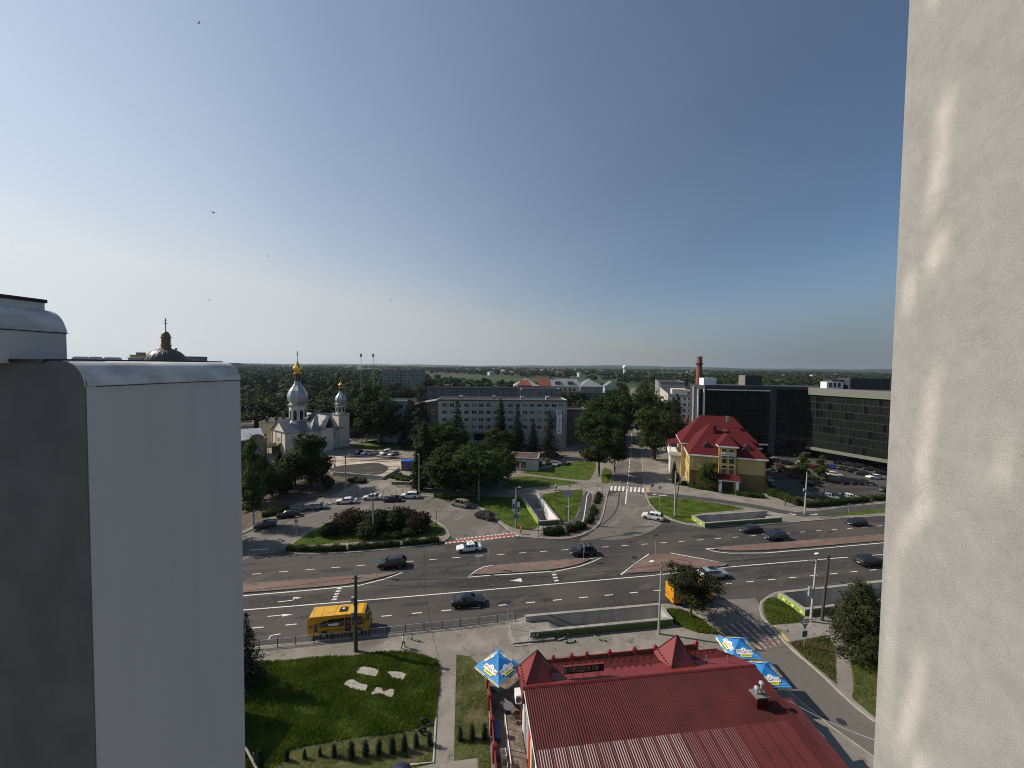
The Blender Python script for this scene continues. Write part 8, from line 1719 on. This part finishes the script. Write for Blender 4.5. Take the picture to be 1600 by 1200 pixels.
# swifts in the sky
mb = MB(); mb.add([(0,.09,0),(.0,-.13,0),(.015,0,.02),(.015,0,-.02),(.19,-.07,.05),(.05,.05,.01),(.04,-.02,.01),(-.19,-.07,.05),(-.05,.05,.01),(-.04,-.02,.01),(-.03,-.16,0),(.03,-.16,0),(-.015,0,.02)], [(0,2,1),(0,3,1),(0,1,12),(5,4,6),(8,9,7),(0,5,6,1),(0,1,9,8),(1,10,11)])
bird0 = mb.build('bird', M['trim'])
BD = [(311,36,36,-.5,'largest dark swift high at the upper left of the sky'),(333,332,44,.9,'swift with raised wings left, above the pale veil'),(567,288,80,-.3,'tiny swift in the middle of the sky'),(418,400,80,.5,'tiny swift at the edge of the pale veil, left of another'),(508,400,80,-.8,'tiny swift at the edge of the pale veil, right of another'),(327,469,80,.3,'tiny swift low above the domed church'),(259,498,95,.6,'faint swift just above the church cross'),(612,468,95,.1,'faint lone swift low over the grey block')]
for k,(u,v,D,rz_,lb) in enumerate(BD):
    d = (FWD*FPX + RIGHT*(u-800) + UP*(V0-v)).normalized(); o = bird0 if k == 0 else bird0.copy()
    if k: COL.objects.link(o)
    o.location = CAMPOS + d*D; o.rotation_euler = (.9,.3*math.sin(k*3),rz_); o.scale = (1.25,)*3; tag(o, lb, 'bird', 'swifts in the sky')
# ------------------------------------------------------------------ grass blades
def in_poly(P, x, y):
    P = np.array(P); ins = np.zeros(len(x), bool); j = len(P)-1
    for i in range(len(P)):
        xi,yi = P[i]; xj,yj = P[j]; c = ((yi > y) != (yj > y)) & (x < (xj-xi)*(y-yi)/(yj-yi+1e-12)+xi); ins ^= c; j = i
    return ins
def grass(P, n, h, mk, seed, label, avoid=()):
    r = np.random.default_rng(seed); A = np.array(P); x = r.uniform(A[:,0].min(),A[:,0].max(),n*2); y = r.uniform(A[:,1].min(),A[:,1].max(),n*2); k = in_poly(P,x,y)
    for q in avoid: k &= ~in_poly(q,x,y)
    x,y = x[k][:n],y[k][:n]; m_ = len(x); pat = .8+.3*np.sin(x*.9+1.3*np.sin(y*.7))*np.cos(y*1.1+.8*np.sin(x*.5)); hh = h*(.5+.7*r.random(m_))*np.clip(pat,.3,1.3); C = np.stack([x,y,.10+hh*.42],1); N = r.normal(size=(m_,3))*np.array([1,1,.25]); U = np.array([0,0,1.0])+r.normal(size=(m_,3))*.38
    o = link('grass', quads_mesh('grass', C, N, U, hh, M[mk], .28)); tag(o, label, 'grass', kind='stuff')
M['blade'] = leaf_mat('grass_blades', (0.072,0.120,0.013), (0.12,0.16,0.02), trans=.3, rnd=0); M['blade_dry'] = leaf_mat('dry_blades', (0.085,0.10,0.024), (0.15,0.135,0.055), trans=.3, rnd=0)
GP = [gp(px) for px in ([(554,1054),(563,1042),(593,1048),(587,1060),(575,1057)],[(602,1050),(637,1053),(630,1066),(613,1063)],[(535,1071),(548,1062),(562,1070),(576,1072),(571,1083),(548,1078)],[(578,1088),(587,1075),(598,1077),(597,1083),(606,1079),(617,1079),(613,1094),(594,1086)])]
grass(LAWN, 60000, .42, 'blade', 1, 'long uneven grass of the near lawn', GP); grass(STRIP, 7000, .16, 'blade_dry', 2, 'short dry grass beside the shop yard'); grass(gp([(300,1232),(436,1206),(452,1176),(480,1169),(560,1155),(640,1147),(680,1129),(676,1195),(600,1214),(440,1240)]), 9000, .16, 'blade_dry', 3, 'dry grass in the planting bed')
for k,(P,n,mk) in enumerate(((CORNER1,5000,'blade'),(CORNER2,4500,'blade'),(CORNER3,4500,'blade_dry'),(CORNER4,9000,'blade'),(LOOPLAWN,14000,'blade'),(NL1,11000,'blade'),(NL2,8000,'blade'),(NL3,8000,'blade'),(NL4,6000,'blade'),(EL1,10000,'blade'),(EL3,3500,'blade'),(NL5,1800,'blade'))): grass(P, n, .3, mk, 20+k, 'mown grass of a verge')
# ------------------------------------------------------------------ thin summer haze
mb = MB(); mb.box(-9200, 9200, -800, 12200, -6, 130); hz = mb.build('haze', [])
Mh = bpy.data.materials.new('haze_air'); Mh.use_nodes = True; t = Mh.node_tree; t.nodes.clear(); o_ = t.nodes.new('ShaderNodeOutputMaterial'); pv = t.nodes.new('ShaderNodeVolumePrincipled')
pv.inputs['Color'].default_value = (0.66,0.80,1.0,1); pv.inputs['Density'].default_value = 0.000045; pv.inputs['Anisotropy'].default_value = 0.3
t.links.new(pv.outputs[0], o_.inputs['Volume']); hz.data.materials.append(Mh); hz['kind'] = 'stuff'
